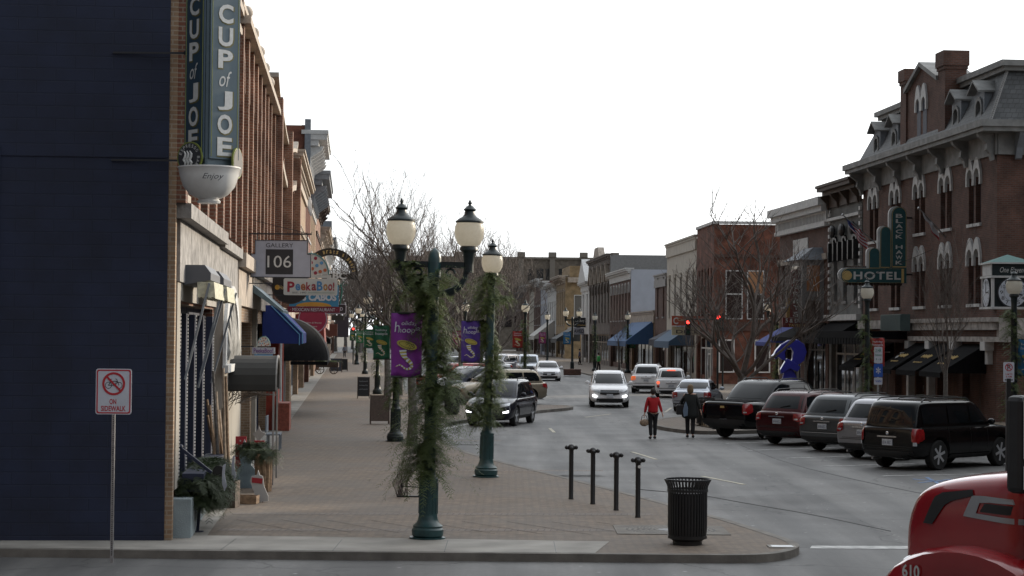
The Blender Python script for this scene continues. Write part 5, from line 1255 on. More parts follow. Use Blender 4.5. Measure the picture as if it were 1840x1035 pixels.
    A.build('emblem_tail', Yl, r); S.build('emblem_tail', W_, r); return r
Bp = lambda n, c: flat('banner_'+n, c, rough=.6)
pur, vio, grn, redb, mag, blu, gr2 = Bp('purple',(.22,.03,.29)), Bp('violet',(.075,.035,.29)), Bp('green',(.01,.12,.055)), Bp('red',(.30,.025,.02)), Bp('magenta',(.22,.02,.12)), Bp('blue',(.02,.15,.33)), Bp('lime',(.04,.22,.10))
banner(l1, -.12, 3.65, 2.62, .50, pur, 'large purple holiday banner on the nearest street lamp', big=True)
banner(l3, -.20, 3.55, 2.52, .50, Bp('mid_green',(.015,.13,.07)), 'green holiday banner left of the big purple one on the dark lamp')
banner(l2, -.16, 3.62, 2.66, .44, vio, 'violet holiday banner on the second street lamp', big=True)
# lamps further along: (px, base py, double, banner)
far = [((678,708),True,'green','mid distance street lamp with green banner and garland on the near pavement'),
       ((656,672),True,'lime','twin globe street lamp with lighter green banner farther along the near pavement'),
       ((641,655),True,'green','small distant street lamp with green banner by the red traffic signal'),
       ((835,700),False,'magenta','street lamp with magenta banner rising behind the parked dark crossover'),
       ((865,690),False,None,'bare street lamp seen just left of the second near lamp'),
       ((943,700),False,'red','street lamp with red banner left of the approaching white hatchback'),
       ((1028,672),True,'blue','tall dark street lamp with blue banner on a brick block'),
       ((983,668),False,'magenta','slim dark post with magenta banner in the middle distance')]
fa = []
for i, ((px, py), dbl, bn, lab) in enumerate(far):
    g = gp(px, py, .12); lamp_post(g, dbl, lab, M['darkgreen'], tilt=0)
    if bn:
        bm_ = {'green':grn,'lime':gr2,'magenta':mag,'red':redb,'blue':blu}[bn]
        banner(g, .15 if i < 3 and 0 else -.14, 3.5, 2.5, .62, bm_, {'green':'green','lime':'light green','magenta':'magenta','red':'red','blue':'blue'}[bn]+' holiday banner on the '+lab.split(' with')[0])
    if i < 3 or i in (5,): garland(g, 'evergreen garland on the '+lab.split(' with')[0], 20+i, 1.0, 4.2, 220, 0)
for px, dd, bn, lab in ((1128,170,'lime','street lamp with bright green banner before the blue awning'),(1069,178,None,'street lamp before the dark stone building'),(1558,74.5,'red','garlanded street lamp with red banner before the hotel marquee'),
                    (1397,118,None,'street lamp among the bare branches left of the tavern sign'),(1822,58.5,'blue','street lamp with blue banner in front of the corner clock')):
    p = pd(px, 600, dd); g = (p.x, dd)
    lamp_post(g, px in (1397,), lab, M['darkgreen'], tilt=0, scale={1558:1.03,1822:1.0}.get(px,1))
    if bn: banner(g, .12, 3.3, 2.2, .55, {'lime':gr2,'red':redb,'blue':blu}[bn], {'lime':'bright green','red':'red','blue':'blue'}[bn]+' holiday banner on the '+lab.split(' with')[0].replace('garlanded ','')+' '+('by the blue awning' if px < 1200 else 'near the hotel'))
    garland(g, 'evergreen garland on the '+lab.split(' with')[0], px, .9, 4.2, 230, 0)
# concrete block at the tall lamp foot
g = gp(1028, 674, .12); q = MB(); q.box(g[0]-.7,g[0]+.7,g[1]-.7,g[1]+.7,.12,.62); tag(q.build('planter_block', M['brick_brown'], bevel=.03), 'low brick block at the foot of the tall dark lamp', 'planter')
# ---------------- bollards with rounded lugs
bz = [gp(1026,897,.12), gp(1065,906,.12), gp(1107,917,.12), gp(1146,930,.12)]
for i, (p, w_) in enumerate(zip(bz, ('farthest of the four slim black bollards by the kerb','second farthest slim black bollard by the kerb','slim black bollard between two others, third from the far end','nearest slim black bollard, with a white sticker on its cap'))):
    r = empty('bollard', (p[0],p[1],.12), 0, w_, 'bollard', 'black bollards along the kerb')
    q = MB(); q.lathe([(.052,0),(.05,.02),(.046,.03),(.046,1.0)], n=16); q.build('post', M['black'], r, smooth=40)
    q = MB(); q.lathe([(.046,.99),(.06,1.0),(.075,1.03),(.07,1.07),(.04,1.105),(.002,1.115)], n=16)
    q.tube([(-.10,0,1.05),(-.04,0,1.02),(.04,0,1.02),(.10,0,1.05)], .026, 8); q.sphere((-.095,-.01,1.045), .042, 8, 6); q.sphere((.095,-.01,1.045), .042, 8, 6); q.sphere((0,-.06,1.03), .045, 8, 6)
    c = q.build('cap', M['black'], r, smooth=50)
    if i == 3: q = MB(); q.lathe([(.03,-.002),(.03,0)], (.02,-.07,.93), 12, 'y'); q.build('sticker', M['white'], r)
# ---------------- slatted litter bins
def litter_bin(loc, label, s=1.0, z=.12):
    r = empty('litter_bin', (loc[0],loc[1],z), 0, label, 'litter bin', 'black slatted litter bins'); r.scale = (s,)*3
    N = 40; q = MB()
    for k in range(N):
        a = 2*math.pi*k/N; ca, sa = math.cos(a), math.sin(a); pr = [(.30,.10),(.315,.3),(.315,.86),(.33,.95),(.37,1.04)]
        for (r0,z0),(r1,z1) in zip(pr, pr[1:]): q.bar((r0*ca,r0*sa,z0),(r1*ca,r1*sa,z1),.030,.010,(ca,sa,0))
    q.build('slats', M['black'], r)
    for r0, z0, h in ((.375,1.035,.03),(.325,.86,.045),(.31,.10,.05)):
        q = MB(); q.lathe([(r0-.012,z0),(r0+.008,z0),(r0+.008,z0+h),(r0-.012,z0+h),(r0-.012,z0)], n=40, caps=False); q.build('ring', M['black'], r, smooth=35)
    q = MB(); q.lathe([(.27,.12),(.29,.14),(.29,.84),(.25,.86),(.25,.3)], n=28); q.build('liner', M['plastic'], r, smooth=35)
    q = MB(); q.lathe([(.24,0),(.24,.06),(.29,.10),(.30,.13)], n=28); q.build('foot', M['black'], r, smooth=35)
litter_bin(gp(1235,978,.12), 'large black slatted litter bin in the right foreground', .98)
litter_bin(gp(812,745,.12), 'black slatted litter bin before the champagne parked car', .98)
litter_bin((7.15,71.9), 'black slatted litter bin on the island behind the woman in dark', .98)
# ---------------- tree grate, access plate
c = gp(1205, 953, .12)
q = MB(); q.box(c[0]-.95,c[0]+.95,c[1]-.75,c[1]+.75,.115,.132); g_ = tag(q.build('tree_grate', M['kerb']), 'square perforated tree grate set in the bricks beside the litter bin', 'tree grate')
q = MB()
for k in range(3,9):
    for j in range(6*k):
        a = 2*math.pi*j/(6*k); r_ = k*.085; x, y = c[0]+r_*math.cos(a)*1.1, c[1]+r_*math.sin(a)
        q.box(x-.02,x+.02,y-.012,y+.012,.1321,.134)
q.lathe([(.22,.1325),(.22,.1345)], (c[0],c[1],0), 24); o = q.build('grate_hole', M['black'], g_)
c = gp(1405, 983, .12); q = MB(); q.box(c[0]-.22,c[0]+.22,c[1]-.18,c[1]+.18,.115,.135); a_ = tag(q.build('access_plate', M['concrete']), 'small concrete access cover near the kerb corner', 'access cover')
q = MB(); q.box(c[0]-.17,c[0]+.17,c[1]-.13,c[1]+.13,.1351,.138); q.build('lid', M['steel'], a_)
# ---------------- sign on post: no bicycles on sidewalk
def ring_obj(name, c, r0, r1, n, m, parent, y0, y1):
    q = MB(); o = [(c[0]+r1*math.cos(2*math.pi*i/n), c[1]+r1*math.sin(2*math.pi*i/n)) for i in range(n+1)]; i_ = [(c[0]+r0*math.cos(2*math.pi*i/n), c[1]+r0*math.sin(2*math.pi*i/n)) for i in range(n+1)]
    q.strip(o, i_, lambda p: (p[0],y0,p[1]), lambda p: (p[0],y1,p[1])); return q.build(name, m, parent)
SZ = .25; p = gp(207, 993, .12); rr = empty('bicycle_sign', (p[0], p[1]-.25, .12), 0, 'white no bicycles on sidewalk sign on a perforated steel post by the navy wall', 'street sign')
sred = flat('sign_red', (.42,.02,.03)); sw_ = flat('sign_white', (.52,.54,.60))
q = MB(); q.box(-.025,.025,-.02,.02,-.12,2.9); po = q.build('post', M['steel'], rr)
q = MB()
for k in range(88): q.box(-.009,.009,-.0215,-.0201,.02+k*.03,.035+k*.03)
q.build('post_hole', M['black'], po)
def rrect(x0,x1,z0,z1,r,n=5):
    out = []
    for cx, cz, a0 in ((x1-r,z1-r,0),(x0+r,z1-r,90),(x0+r,z0+r,180),(x1-r,z0+r,270)):
        out += [(cx+r*math.cos(R_(a0+90*i/n)), cz+r*math.sin(R_(a0+90*i/n))) for i in range(n+1)]
    return out
zc = 2.62; 
q = MB(); q.prism(rrect(-.29,.29,2.27,3.0,.04), lambda p: (p[0],-.022,p[1]), lambda p: (p[0],-.028,p[1])); sg = q.build('sign_plate', sw_, rr)
q = MB(); a, b_ = rrect(-.275,.275,2.285,2.985,.035), rrect(-.255,.255,2.305,2.965,.03); q.strip(a+a[:1], b_+b_[:1], lambda p: (p[0],-.0281,p[1]), lambda p: (p[0],-.031,p[1])); q.build('border', sred, sg)
rg = ring_obj('prohibition_ring', (0,2.76), .150, .185, 36, sred, sg, -.0282, -.033)
q = MB(); q.bar((-.115,-.034,2.875),(.115,-.034,2.645),.032,.003,(0,1,0)); q.build('prohibition_bar', sred, sg)
q = MB(); blk = M['black']
for x in (-.085,.085):
    o = [(x+.055*math.cos(2*math.pi*i/20), 2.735+.055*math.sin(2*math.pi*i/20)) for i in range(21)]; i_ = [(x+.046*math.cos(2*math.pi*i/20), 2.735+.046*math.sin(2*math.pi*i/20)) for i in range(21)]
    q.strip(o, i_, lambda p: (p[0],-.0282,p[1]), lambda p: (p[0],-.030,p[1]))
for a, b_ in (((-.085,2.735),(-.045,2.80)),((-.045,2.80),(.055,2.80)),((-.045,2.80),(0,2.735)),((0,2.735),(.055,2.80)),((.085,2.735),(.048,2.83)),((.048,2.83),(.03,2.84)),((-.045,2.8),(-.055,2.83)),((-.075,2.832),(-.035,2.832)),((-.085,2.735),(0,2.735))):
    q.bar((a[0],-.030,a[1]),(b_[0],-.030,b_[1]),.009,.003,(0,1,0))
q.build('bicycle_symbol', blk, sg)
text_obj('lettering', 'ON', (-.01,-.028,2.475), (1,0,0), (0,0,1), .11, .085, sred, sg, depth=.003, bold=.02)
text_obj('lettering', 'SIDEWALK', (0,-.028,2.365), (1,0,0), (0,0,1), .40, .085, sred, sg, depth=.003, bold=.02)
rr.location.z -= .03; rr.scale = (.92,.94,.93)
# ---------------- right hand small signs
def post_sign(x, y, label, plates, h, m=M['steel'], w_=.03):
    r = empty('street_sign', (x,y,.12), 0, label, 'street sign'); q = MB(); q.box(-w_,w_,-w_,w_,0,h); q.build('post', m, r)
    for (x0,x1,z0,z1,col,txts) in plates:
        q = MB(); q.prism(rrect(x0,x1,z0,z1,.03), lambda p: (p[0],-.035,p[1]), lambda p: (p[0],-.045,p[1])); pl = q.build('sign_plate', col, r)
        for (s,cx,cz,w2,h2,mm) in txts: text_obj('lettering', s, (cx,-.045,cz), (1,0,0), (0,0,1), w2, h2, mm, pl, depth=.004, bold=.015)
    return r
sg_g = flat('sign_green', (.02,.2,.12)); sg_b = flat('sign_blue', (.02,.09,.4)); wht = sw_
p = pd(1578, 600, 66)
post_sign(p.x, 66, 'narrow post with white parking hours plates and a blue accessible bay plate', [(-.14,.14,2.45,3.0,wht,[('2 HR',0,2.88,.2,.12,sg_g),('PARKING',0,2.72,.22,.06,sg_g),('9 - 6',0,2.58,.18,.07,sg_g)]), (-.15,.15,1.98,2.43,sg_b,[('*',0,2.2,.16,.24,wht)]), (-.14,.14,1.72,1.96,wht,[('VAN',0,1.84,.2,.08,sg_b)])], 2.9)
p = pd(1812, 600, 45)
r = post_sign(p.x, 45, 'white no parking sign with red ring and double arrow at the right edge', [(-.125,.125,2.32,2.78,wht,[('P',0,2.66,.07,.11,blk),('2 AM TO',0,2.50,.16,.04,sred),('6 AM',0,2.445,.13,.04,sred)])], 2.4, M['black'], .05)
ring_obj('prohibition_ring', (0,2.66), .070, .088, 28, sred, r, -.046, -.05); q = MB(); q.bar((-.055,-.051,2.715),(.055,-.051,2.605),.018,.003,(0,1,0)); q.build('prohibition_bar', sred, r)
q = MB(); q.bar((-.08,-.047,2.37),(.08,-.047,2.37),.014,.003,(0,1,0)); q.prism([(-.1,2.37),(-.07,2.39),(-.07,2.35)], lambda p: (p[0],-.046,p[1]), lambda p: (p[0],-.049,p[1])); q.prism([(.1,2.37),(.07,2.35),(.07,2.39)], lambda p: (p[0],-.046,p[1]), lambda p: (p[0],-.049,p[1])); q.build('arrow', blk, r)
# ---------------- traffic signals
def signal(x, y, z, label, lit='red', pole=True, arm=0):
    r = empty('traffic_light', (x,y,.12), 0, label, 'traffic light', 'traffic signals'); q = MB()
    q.tube([(arm,0,0),(arm,0,z+.9)], .06, 8)
    if arm: q.tube([(arm,0,z+.5),(0,0,z+.5)], .04, 6)
    q.build('pole', M['darkgreen'], r)
    q = MB(); q.box(-.17,.17,-.18,.02,z-.5,z+.5); h = q.build('housing', M['black'], r, bevel=.03)
    for k, (mm, nm) in enumerate(((M['red_on'],'red'),(flat('amber_off',(.08,.05,.01)),'amber'),(flat('green_off',(.01,.05,.03)),'green'))):
        q = MB(); q.lathe([(.11,-.205),(.11,-.181)], (0,0,z+.31-k*.31), 16, 'y'); q.build('lamp_'+nm, mm, h)
        q = MB(); c0 = z+.31-k*.31
        q.strip([(.14*math.cos(R_(a)),c0+.14*math.sin(R_(a))) for a in range(-10,200,30)], [(.125*math.cos(R_(a)),c0+.125*math.sin(R_(a))) for a in range(-10,200,30)], lambda p: (p[0],-.36,p[1]), lambda p: (p[0],-.181,p[1])); q.build('visor', M['black'], h)
    return r
p = pd(1236, 579, 122); signal(p.x, 122, p.z-.31-.12, 'lit red traffic signal over the street beside the orange shop sign', arm=2.2)
p = pd(1252, 579, 123); 
p = pd(635, 591, 205); signal(p.x, 205, p.z-.31-.12, 'lit red traffic signal far down the near pavement')
p = pd(641, 600, 210); q = MB(); q.tube([(p.x,210,.12),(p.x,210,p.z+1)], .08, 8); q.sphere((p.x,210,.35), .25, 8, 6); tag(q.build('signal_pole', M['black']), 'plain dark pole standing right beside the far red traffic signal', 'pole')
p = pd(1290, 570, 112); signal(p.x, 112, p.z-.31-.12, 'dark traffic signal head seen among the bare branches', arm=0)
# ================================================================ TREES
def bare_tree(name, label, loc, h, spread, seed, trunk_r=.12, fork=.28, dens=3, group='bare street trees', levels=5, upw=.35, tw=.010, crown=2.5, nl=6):
    rnd = random.Random(seed); T = MB(); Bq = MB()
    top = h*fork
    pts = [(0,0,0),(.03,0,top*.35),(-.02,.02,top*.7),(0,0,top)]
    T.tube(pts, [trunk_r*1.35,trunk_r*1.05,trunk_r*.95,trunk_r*.9], 12)
    def grow(p, d, ln, r, lv):
        segs = 4 if lv < 3 else 3; P = [p]; q = p; dd = d
        for i in range(segs):
            dd = (dd+Vector((rnd.uniform(-.22,.22), rnd.uniform(-.22,.22), rnd.uniform(-.08,.2)+.04*(lv>1)))).normalized(); q = q+dd*ln/segs; P.append(q)
        Bq.tube(P, [max(tw*.5, r*(1-.5*i/segs)) for i in range(segs+1)], 5 if lv < 2 else (4 if lv < 3 else 3), caps=False)
        if lv >= levels: return
        n = dens+ (1 if lv in (1,2) else 0)
        for k in range(n):
            t = rnd.uniform(.3, 1.0) if k else 1.0; i = min(segs-1, int(t*segs)); b = P[i].lerp(P[i+1], t*segs-i)
            a = rnd.random()*2*math.pi; side = Vector((math.cos(a), math.sin(a), rnd.uniform(-.1,.5))).normalized()
            nd = (dd*.75+side*rnd.uniform(.4,.85)).normalized()
            grow(b, nd, ln*rnd.uniform(.5,.8), r*.55, lv+1)
    n0 = nl
    for k in range(n0):
        a = 2*math.pi*k/n0+rnd.uniform(-.3,.3); out = Vector((math.cos(a)*spread, math.sin(a)*spread, 1)).normalized()
        grow(Vector((0,0,top*(.78+.22*k/n0))), out, (h-top)*.50*rnd.uniform(.85,1.1), trunk_r*.5, 1)
    grow(Vector((0,0,top)), Vector((0,0,1)), (h-top)*.62, trunk_r*.7, 1)
    zs = sorted(v[2] for v in Bq.v)[int(len(Bq.v)*.985)]; k = (h-top*.7)/(zs-top*.7); rx = sorted(math.hypot(v[0], v[1]) for v in Bq.v)[int(len(Bq.v)*.93)]; kx = min(1.6, crown/rx)
    Bq.v = [(v[0]*(1+(kx-1)*min(1, math.hypot(v[0],v[1])/1.0)), v[1]*(1+(kx-1)*min(1, math.hypot(v[0],v[1])/1.0)), v[2] if v[2] < top*.7 else top*.7+(v[2]-top*.7)*k) for v in Bq.v]
    r = empty(name, (loc[0],loc[1],loc[2] if len(loc) > 2 else .12), 0, label, 'tree', group)
    T.build('trunk', M['bark'], r, smooth=True); Bq.build('crown', M['twig'], r, smooth=True, recalc=False); return r
def put(t, loc, rz, s, label, group='bare street trees'):
    c = copy_tree(t); c.location = loc; c.rotation_euler = (0,0,rz); c.scale = (s,)*3; tag(c, label, 'tree', group); return c
p = gp(740, 801, .12); A_ = bare_tree('bare_tree', 'nearest bare street tree, grey trunk right behind the twin globe lamp', p, 7.0, .55, 2, .13, .40, 3, crown=2.4)
Rt = bare_tree('bare_tree', 'bare spreading tree on the planted island right of the parked saloon', (9.2,77.6), 8.3, .75, 11, .19, .22, 3, crown=3.7, tw=.013, nl=7)
Ct = bare_tree('bare_tree', 'tall bare tree rising highest behind the left lamp globe', (-5.35,84), 11.0, .42, 21, .13, .35, 3, crown=1.9, tw=.016)
Dt = bare_tree('bare_tree', 'broad bare tree crown behind the nearest twin lamp', (-2.9,112), 10.2, .85, 33, .14, .25, 3, crown=4.2, tw=.012)
k = 0
for loc, rz, s, src, lab in (((-5.6,118,.12),1.1,1.05,Dt,'bare tree behind the nearest lamp, slightly farther than the broad one'),((-5.9,104,.12),2.4,.95,Ct,'bare tree over the green banners on the near pavement'),
     ((-1.0,128,0.12),.6,.95,Dt,'bare tree showing right of the twin globe lamp over the parked cars'),((-9.2,165,.12),4.0,1.05,Dt,'distant bare tree before the far red signal'),
     ((-2.5,150,.12),5.0,1.05,Dt,'distant bare tree in the middle of the view above the parked cars'),((9.6,174,.12),.3,.55,Ct,'small bare tree in front of the dark stone building'),((15.2,68.2,.12),2.0,.62,Ct,'small bare tree before the corner clock'),
     ((13.6,90,.12),1.0,.55,Ct,'bare tree beside the blue ribbon sculpture'),((11.6,126,.12),2.2,.5,Ct,'thin bare tree before the orange shop sign')):
    put(src, loc, rz, s, lab)
rnd = random.Random(77)
for i in range(26):
    d = rnd.uniform(330, 470); px = 575+i*13.5+rnd.uniform(-6,6) if i < 24 else 590+rnd.uniform(0,60)
    p = pd(px, 600, d); t = put(Dt, (p.x, d, 0), rnd.uniform(0,6), rnd.uniform(1.3,2.1), 'far bare tree in the grey wood beyond the end of the street', 'far trees beyond the street end')
# ================================================================ HANGING SIGNS, AWNINGS AND GOODS ON THE LEFT
SW = flat('sign_lilac_white', (.36,.38,.45)); INK = flat('sign_ink', (.02,.022,.028))
def Lsign(px0, px1, py0, py1, d):
    """rectangle seen from the street: returns centre x, x0, x1, z0, z1 at distance d"""
    a = pd(px0, py0, d); b_ = pd(px1, py1, d); return a.x, b_.x, b_.z, a.z
def plate(q, x0, x1, z0, z1, t=.06): q.box(x0, x1, -t/2, t/2, z0, z1)
RT, UP = (1,0,0), (0,0,1)
def sign_root(name, d, label, cat='sign'): return empty(name, (0, d, 0), 0, label, cat)
# gallery sign
x0, x1, z0, z1 = Lsign(452, 558, 432, 498, 52); r = sign_root('gallery_sign', 52, 'pale grey shop sign with black square reading 106 hanging from an iron bracket')
h = z1-z0; w_ = x1-x0
q = MB(); q.prism([(x0,z0),(x1,z0),(x1,z0+h*.62),(x1-w_*.06,z0+h*.62),(x1-w_*.06,z1),(x0+w_*.07,z1),(x0+w_*.07,z0+h*.62),(x0,z0+h*.62)], lambda p: (p[0],-.03,p[1]), lambda p: (p[0],.03,p[1])); bd = q.build('board', SW, r)
q = MB(); o = [(x0-.02,z0-.02),(x1+.02,z0-.02),(x1+.02,z0+h*.62+.02),(x1-w_*.06+.02,z0+h*.62+.02),(x1-w_*.06+.02,z1+.02),(x0+w_*.07-.02,z1+.02),(x0+w_*.07-.02,z0+h*.62+.02),(x0-.02,z0+h*.62+.02)]; i_ = [(x0,z0),(x1,z0),(x1,z0+h*.62),(x1-w_*.06,z0+h*.62),(x1-w_*.06,z1),(x0+w_*.07,z1),(x0+w_*.07,z0+h*.62),(x0,z0+h*.62)]
q.strip(o+o[:1], i_+i_[:1], lambda p: (p[0],-.04,p[1]), lambda p: (p[0],.04,p[1])); q.build('rim', INK, r)
xc = (x0+x1)/2-.04; q = MB(); q.box(xc-w_*.23,xc+w_*.23,-.037,-.031,z0+h*.07,z0+h*.76); q.build('black_square', INK, bd)
text_obj('lettering', '106', (xc,-.037,z0+h*.42), RT, UP, w_*.40, h*.33, M['letter'], bd, depth=.004)
text_obj('lettering', 'GALLERY', (xc,-.031,z0+h*.87), RT, UP, w_*.46, h*.115, INK, bd, depth=.004)
q = MB(); xw = XL(52); q.bar((xw-.05,0,z1+.18),(x1+.02,0,z1+.18),.04); q.bar((xw-.05,0,z1+.6),(x1-.1,0,z1+.2),.015)
for x in (x0+.15, x1-.1): q.bar((x,0,z1),(x,0,z1+.18),.03)
for k in range(12): q.bar((xw+.35+k*.13,0,z1+.2),(xw+.35+k*.13,0,z1+.24),.012)
q.bar((xw-.05,0,z0-.18),(x0+w_*.35,0,z0-.18),.025); q.bar((x0+.05,0,z0),(x0+.05,0,z0-.18),.03); q.build('bracket', INK, r)
# toy shop sign with arched fan of dots
d = 60; x0, x1, z0, z1 = Lsign(510, 606, 500, 531, d); r = sign_root('toy_shop_sign', d, 'white sign with many coloured letters under an arched fan of dots')
w_, h = x1-x0, z1-z0; q = MB(); q.prism([(x0+(a)*1, b_) for a, b_ in [(p[0]-x0, p[1]) for p in rrect(x0,x1,z0,z1,.05)]], lambda p: (p[0],-.03,p[1]), lambda p: (p[0],.03,p[1])); bd = q.build('board', flat('sign_cream', (.55,.55,.52)), r)
xx = x0+w_*.07; cols = ((.30,.02,.04),(.08,.22,.42),(.35,.12,.05),(.30,.03,.05),(.28,.05,.06),(.06,.22,.45),(.4,.2,.06),(.32,.06,.08),(.3,.03,.05))
for ch, wd_, cc, hh in zip('PeekaBoo!', (.15,.10,.10,.10,.10,.12,.09,.09,.03), cols, (.62,.40,.40,.5,.40,.56,.40,.40,.5)):
    text_obj('lettering', ch, (xx+w_*wd_*.45,-.031,z0+h*(.30+hh*.5-.02 if ch != 'P' else .50)), RT, UP, w_*wd_*.9, h*hh, flat('toy_%02d%02d%02d' % tuple(int(v*100) for v in cc), cc), bd, depth=.005, bold=.03); xx += w_*wd_
text_obj('lettering', 'EST. 1997', (x0+w_*.3,-.031,z0+h*.15), RT, UP, w_*.26, h*.10, INK, bd, depth=.004)
q = MB(); q.box(x0+w_*.45,x1-.08,-.036,-.031,z0+h*.14,z0+h*.16); q.build('rule', flat('sign_green2', (.05,.2,.12)), bd)
def fan(x0, x1, z0, ht, r, nm='fan'):
    xc = (x0+x1)/2; N = 18; pts = [(xc+(x1-x0)/2*math.cos(math.pi*i/N), z0+ht*math.sin(math.pi*i/N)) for i in range(N+1)]
    q = MB(); q.prism(pts, lambda p: (p[0],-.025,p[1]), lambda p: (p[0],.025,p[1])); f = q.build(nm, flat('sign_cream', 0), r)
    q = MB(); q.strip(pts, [((p[0]-xc)*.93+xc, (p[1]-z0)*.93+z0) for p in pts], lambda p: (p[0],-.035,p[1]), lambda p: (p[0],.035,p[1])); q.build('rim', flat('sign_green3', (.12,.25,.25)), f)
    rnd = random.Random(4); dots = [(a, rr_) for rr_ in (.80,.55,.3) for a in range(15, 175, int(24/rr_**.6))]
    cc = [flat('dot_orange', (.45,.12,.05)), flat('dot_blue', (.10,.28,.5)), flat('dot_red', (.3,.03,.06))]
    for i, (a, rr_) in enumerate(dots):
        q = MB(); cx, cz = xc+(x1-x0)/2*rr_*math.cos(R_(a)), z0+ht*rr_*math.sin(R_(a)); q.lathe([((x1-x0)*.045,-.034),((x1-x0)*.045,-.026)], (cx,0,cz), 10, 'y'); q.build('dot', cc[i % 3], f)
    return f
fa_, fb_, _, zt_ = Lsign(522, 592, 455, 498, d); fan(fa_, fb_, z1+.12, zt_-z1-.1, r)
q = MB(); q.box(x0+w_*.5,x0+w_*.88,-.02,.02,z1+.02,z1+.11); sb = q.build('small_board', flat('sign_cream', 0), r); text_obj('lettering', 'CREATE IT', (x0+w_*.69,-.02,z1+.065), RT, UP, w_*.34, .06, INK, sb, depth=.004) if 0 else None
q = MB(); q.bar((XL(d)-.05,0,z1+.2),(x0+.1,0,z1+.2),.03); q.bar((x0+.1,0,z1),(x0+.1,0,z1+.2),.03); q.bar((XL(d)-.05,0,z0),(x0+.1,0,z0),.03); q.build('bracket', INK, r)
# round dark sign
d = 63; c = pd(522, 512, d); r = sign_root('round_sign', d, 'big round black sign with gold spot partly hidden behind the gallery sign')
q = MB(); q.lathe([(.60,-.04),(.62,-.03),(.62,.03),(.60,.04)], (c.x,0,c.z), 40, 'y'); bd = q.build('disc', flat('dark_disc', (.018,.014,.012)), r)
q = MB(); q.lathe([(.585,-.05),(.615,-.05),(.615,-.041),(.585,-.041),(.585,-.05)], (c.x,0,c.z), 40, 'y', caps=False); q.build('rim', M['wood_dk'], bd)
q = MB(); q.lathe([(.08,-.05),(.08,-.041)], (c.x-.42,0,c.z-.08), 16, 'y'); q.build('gold_spot', flat('gold_spot', (.5,.25,.03)), bd); text_obj('lettering', 'Hook', (c.x-.22,-.041,c.z-.08), RT, UP, .3, .13, M['gold'], bd)
q = MB(); q.bar((XL(d)-.05,0,c.z+.4),(c.x-.4,0,c.z+.4),.03); q.build('bracket', INK, r)
# Mexican restaurant sign
d = 69; x0, x1, z0, z1 = Lsign(520, 608, 512, 562, d); w_, h = x1-x0, z1-z0; r = sign_root('restaurant_sign', d, 'blue restaurant sign with golden sun arc and maroon strip hanging low')
q = MB(); plate(q, x0, x1, z0+h*.22, z1); bd = q.build('board', flat('cabos_blue', (.05,.22,.35)), r); q = MB(); plate(q, x0-.06, x1+.05, z0, z0+h*.215, .08); b2 = q.build('lower_board', flat('cabos_maroon', (.16,.015,.03)), r)
q = MB(); xc = (x0+x1)/2; q.prism([(xc+w_*.36*math.cos(math.pi*i/12), z0+h*.225+h*.16*math.sin(math.pi*i/12)) for i in range(13)], lambda p: (p[0],-.04,p[1]), lambda p: (p[0],-.031,p[1])); q.build('sun_arc', flat('cabos_sun', (.55,.27,.04)), bd)
text_obj('lettering', 'LOS CABOS', (xc,-.031,z0+h*.56), RT, UP, w_*.92, h*.27, M['letter'], bd, depth=.012, bold=.05); text_obj('lettering', '· MEXICAN RESTAURANT ·', (xc,-.04,z0+h*.105), RT, UP, w_*.95, h*.12, M['letter'], b2, depth=.005)
q = MB(); q.tube([(x1+.05,0,z0+h*.3),(x1+.12,0,z0+h*.8),(x1+.08,0,z1)], .03, 6)
for a in range(6): q.bar((x1+.08,0,z1),(x1+.08+.22*math.cos(a),0,z1+.14*math.sin(a)+.02),.05,.02)
q.build('palm', flat('palm_green', (.03,.14,.10)), r); q = MB(); q.bar((XL(d)-.05,0,z1-.1),(x0,0,z1-.1),.04); q.bar((XL(d)-.05,0,z0+.1),(x0,0,z0+.1),.04); q.build('bracket', INK, r)
# arched sign
d = 76; x0, x1, z0, z1 = Lsign(545, 643, 450, 497, d); w_ = x1-x0; r = sign_root('arched_sign', d, 'black arched sign with gold lettering curving over the letters LBC')
N = 20; xc = (x0+x1)/2; rx, rz = w_/2, (z1-z0); ar = lambda k_: [(xc+rx*k_*math.cos(math.pi-math.pi*i/N), z0+.1+rz*k_*math.sin(math.pi*i/N)) for i in range(N+1)]
q = MB(); q.strip(ar(1.0), ar(.72), lambda p: (p[0],-.03,p[1]), lambda p: (p[0],.03,p[1])); q.box(x0+w_*.35,x1,-.03,.03,z0-.12,z0+.099); bd = q.build('arch', flat('arch_black', (.02,.018,.014)), r)
s_ = "Burgers Brats & Beers"
for i, ch in enumerate(s_):
    if ch == ' ': continue
    a = math.pi-math.pi*(i+1.0)/(len(s_)+1); p = (xc+rx*.86*math.cos(a), -.031, z0+.1+rz*.86*math.sin(a)); tx = Vector((-rx*math.sin(a)*-1, 0, -rz*math.cos(a))).normalized()
    text_obj('lettering', ch, p, tx, Vector((0,1,0)).cross(tx)*-1, .075, .13, M['gold'], bd, depth=.006, bold=.02)
text_obj('lettering', 'LBC', (xc+w_*.12,-.031,z0+.02), RT, UP, w_*.36, .26, M['letter'], bd, depth=.02, bold=.04)
q = MB(); q.bar((XL(d)-.05,0,z0),(x0+w_*.35,0,z0),.04); q.build('bracket', INK, r)
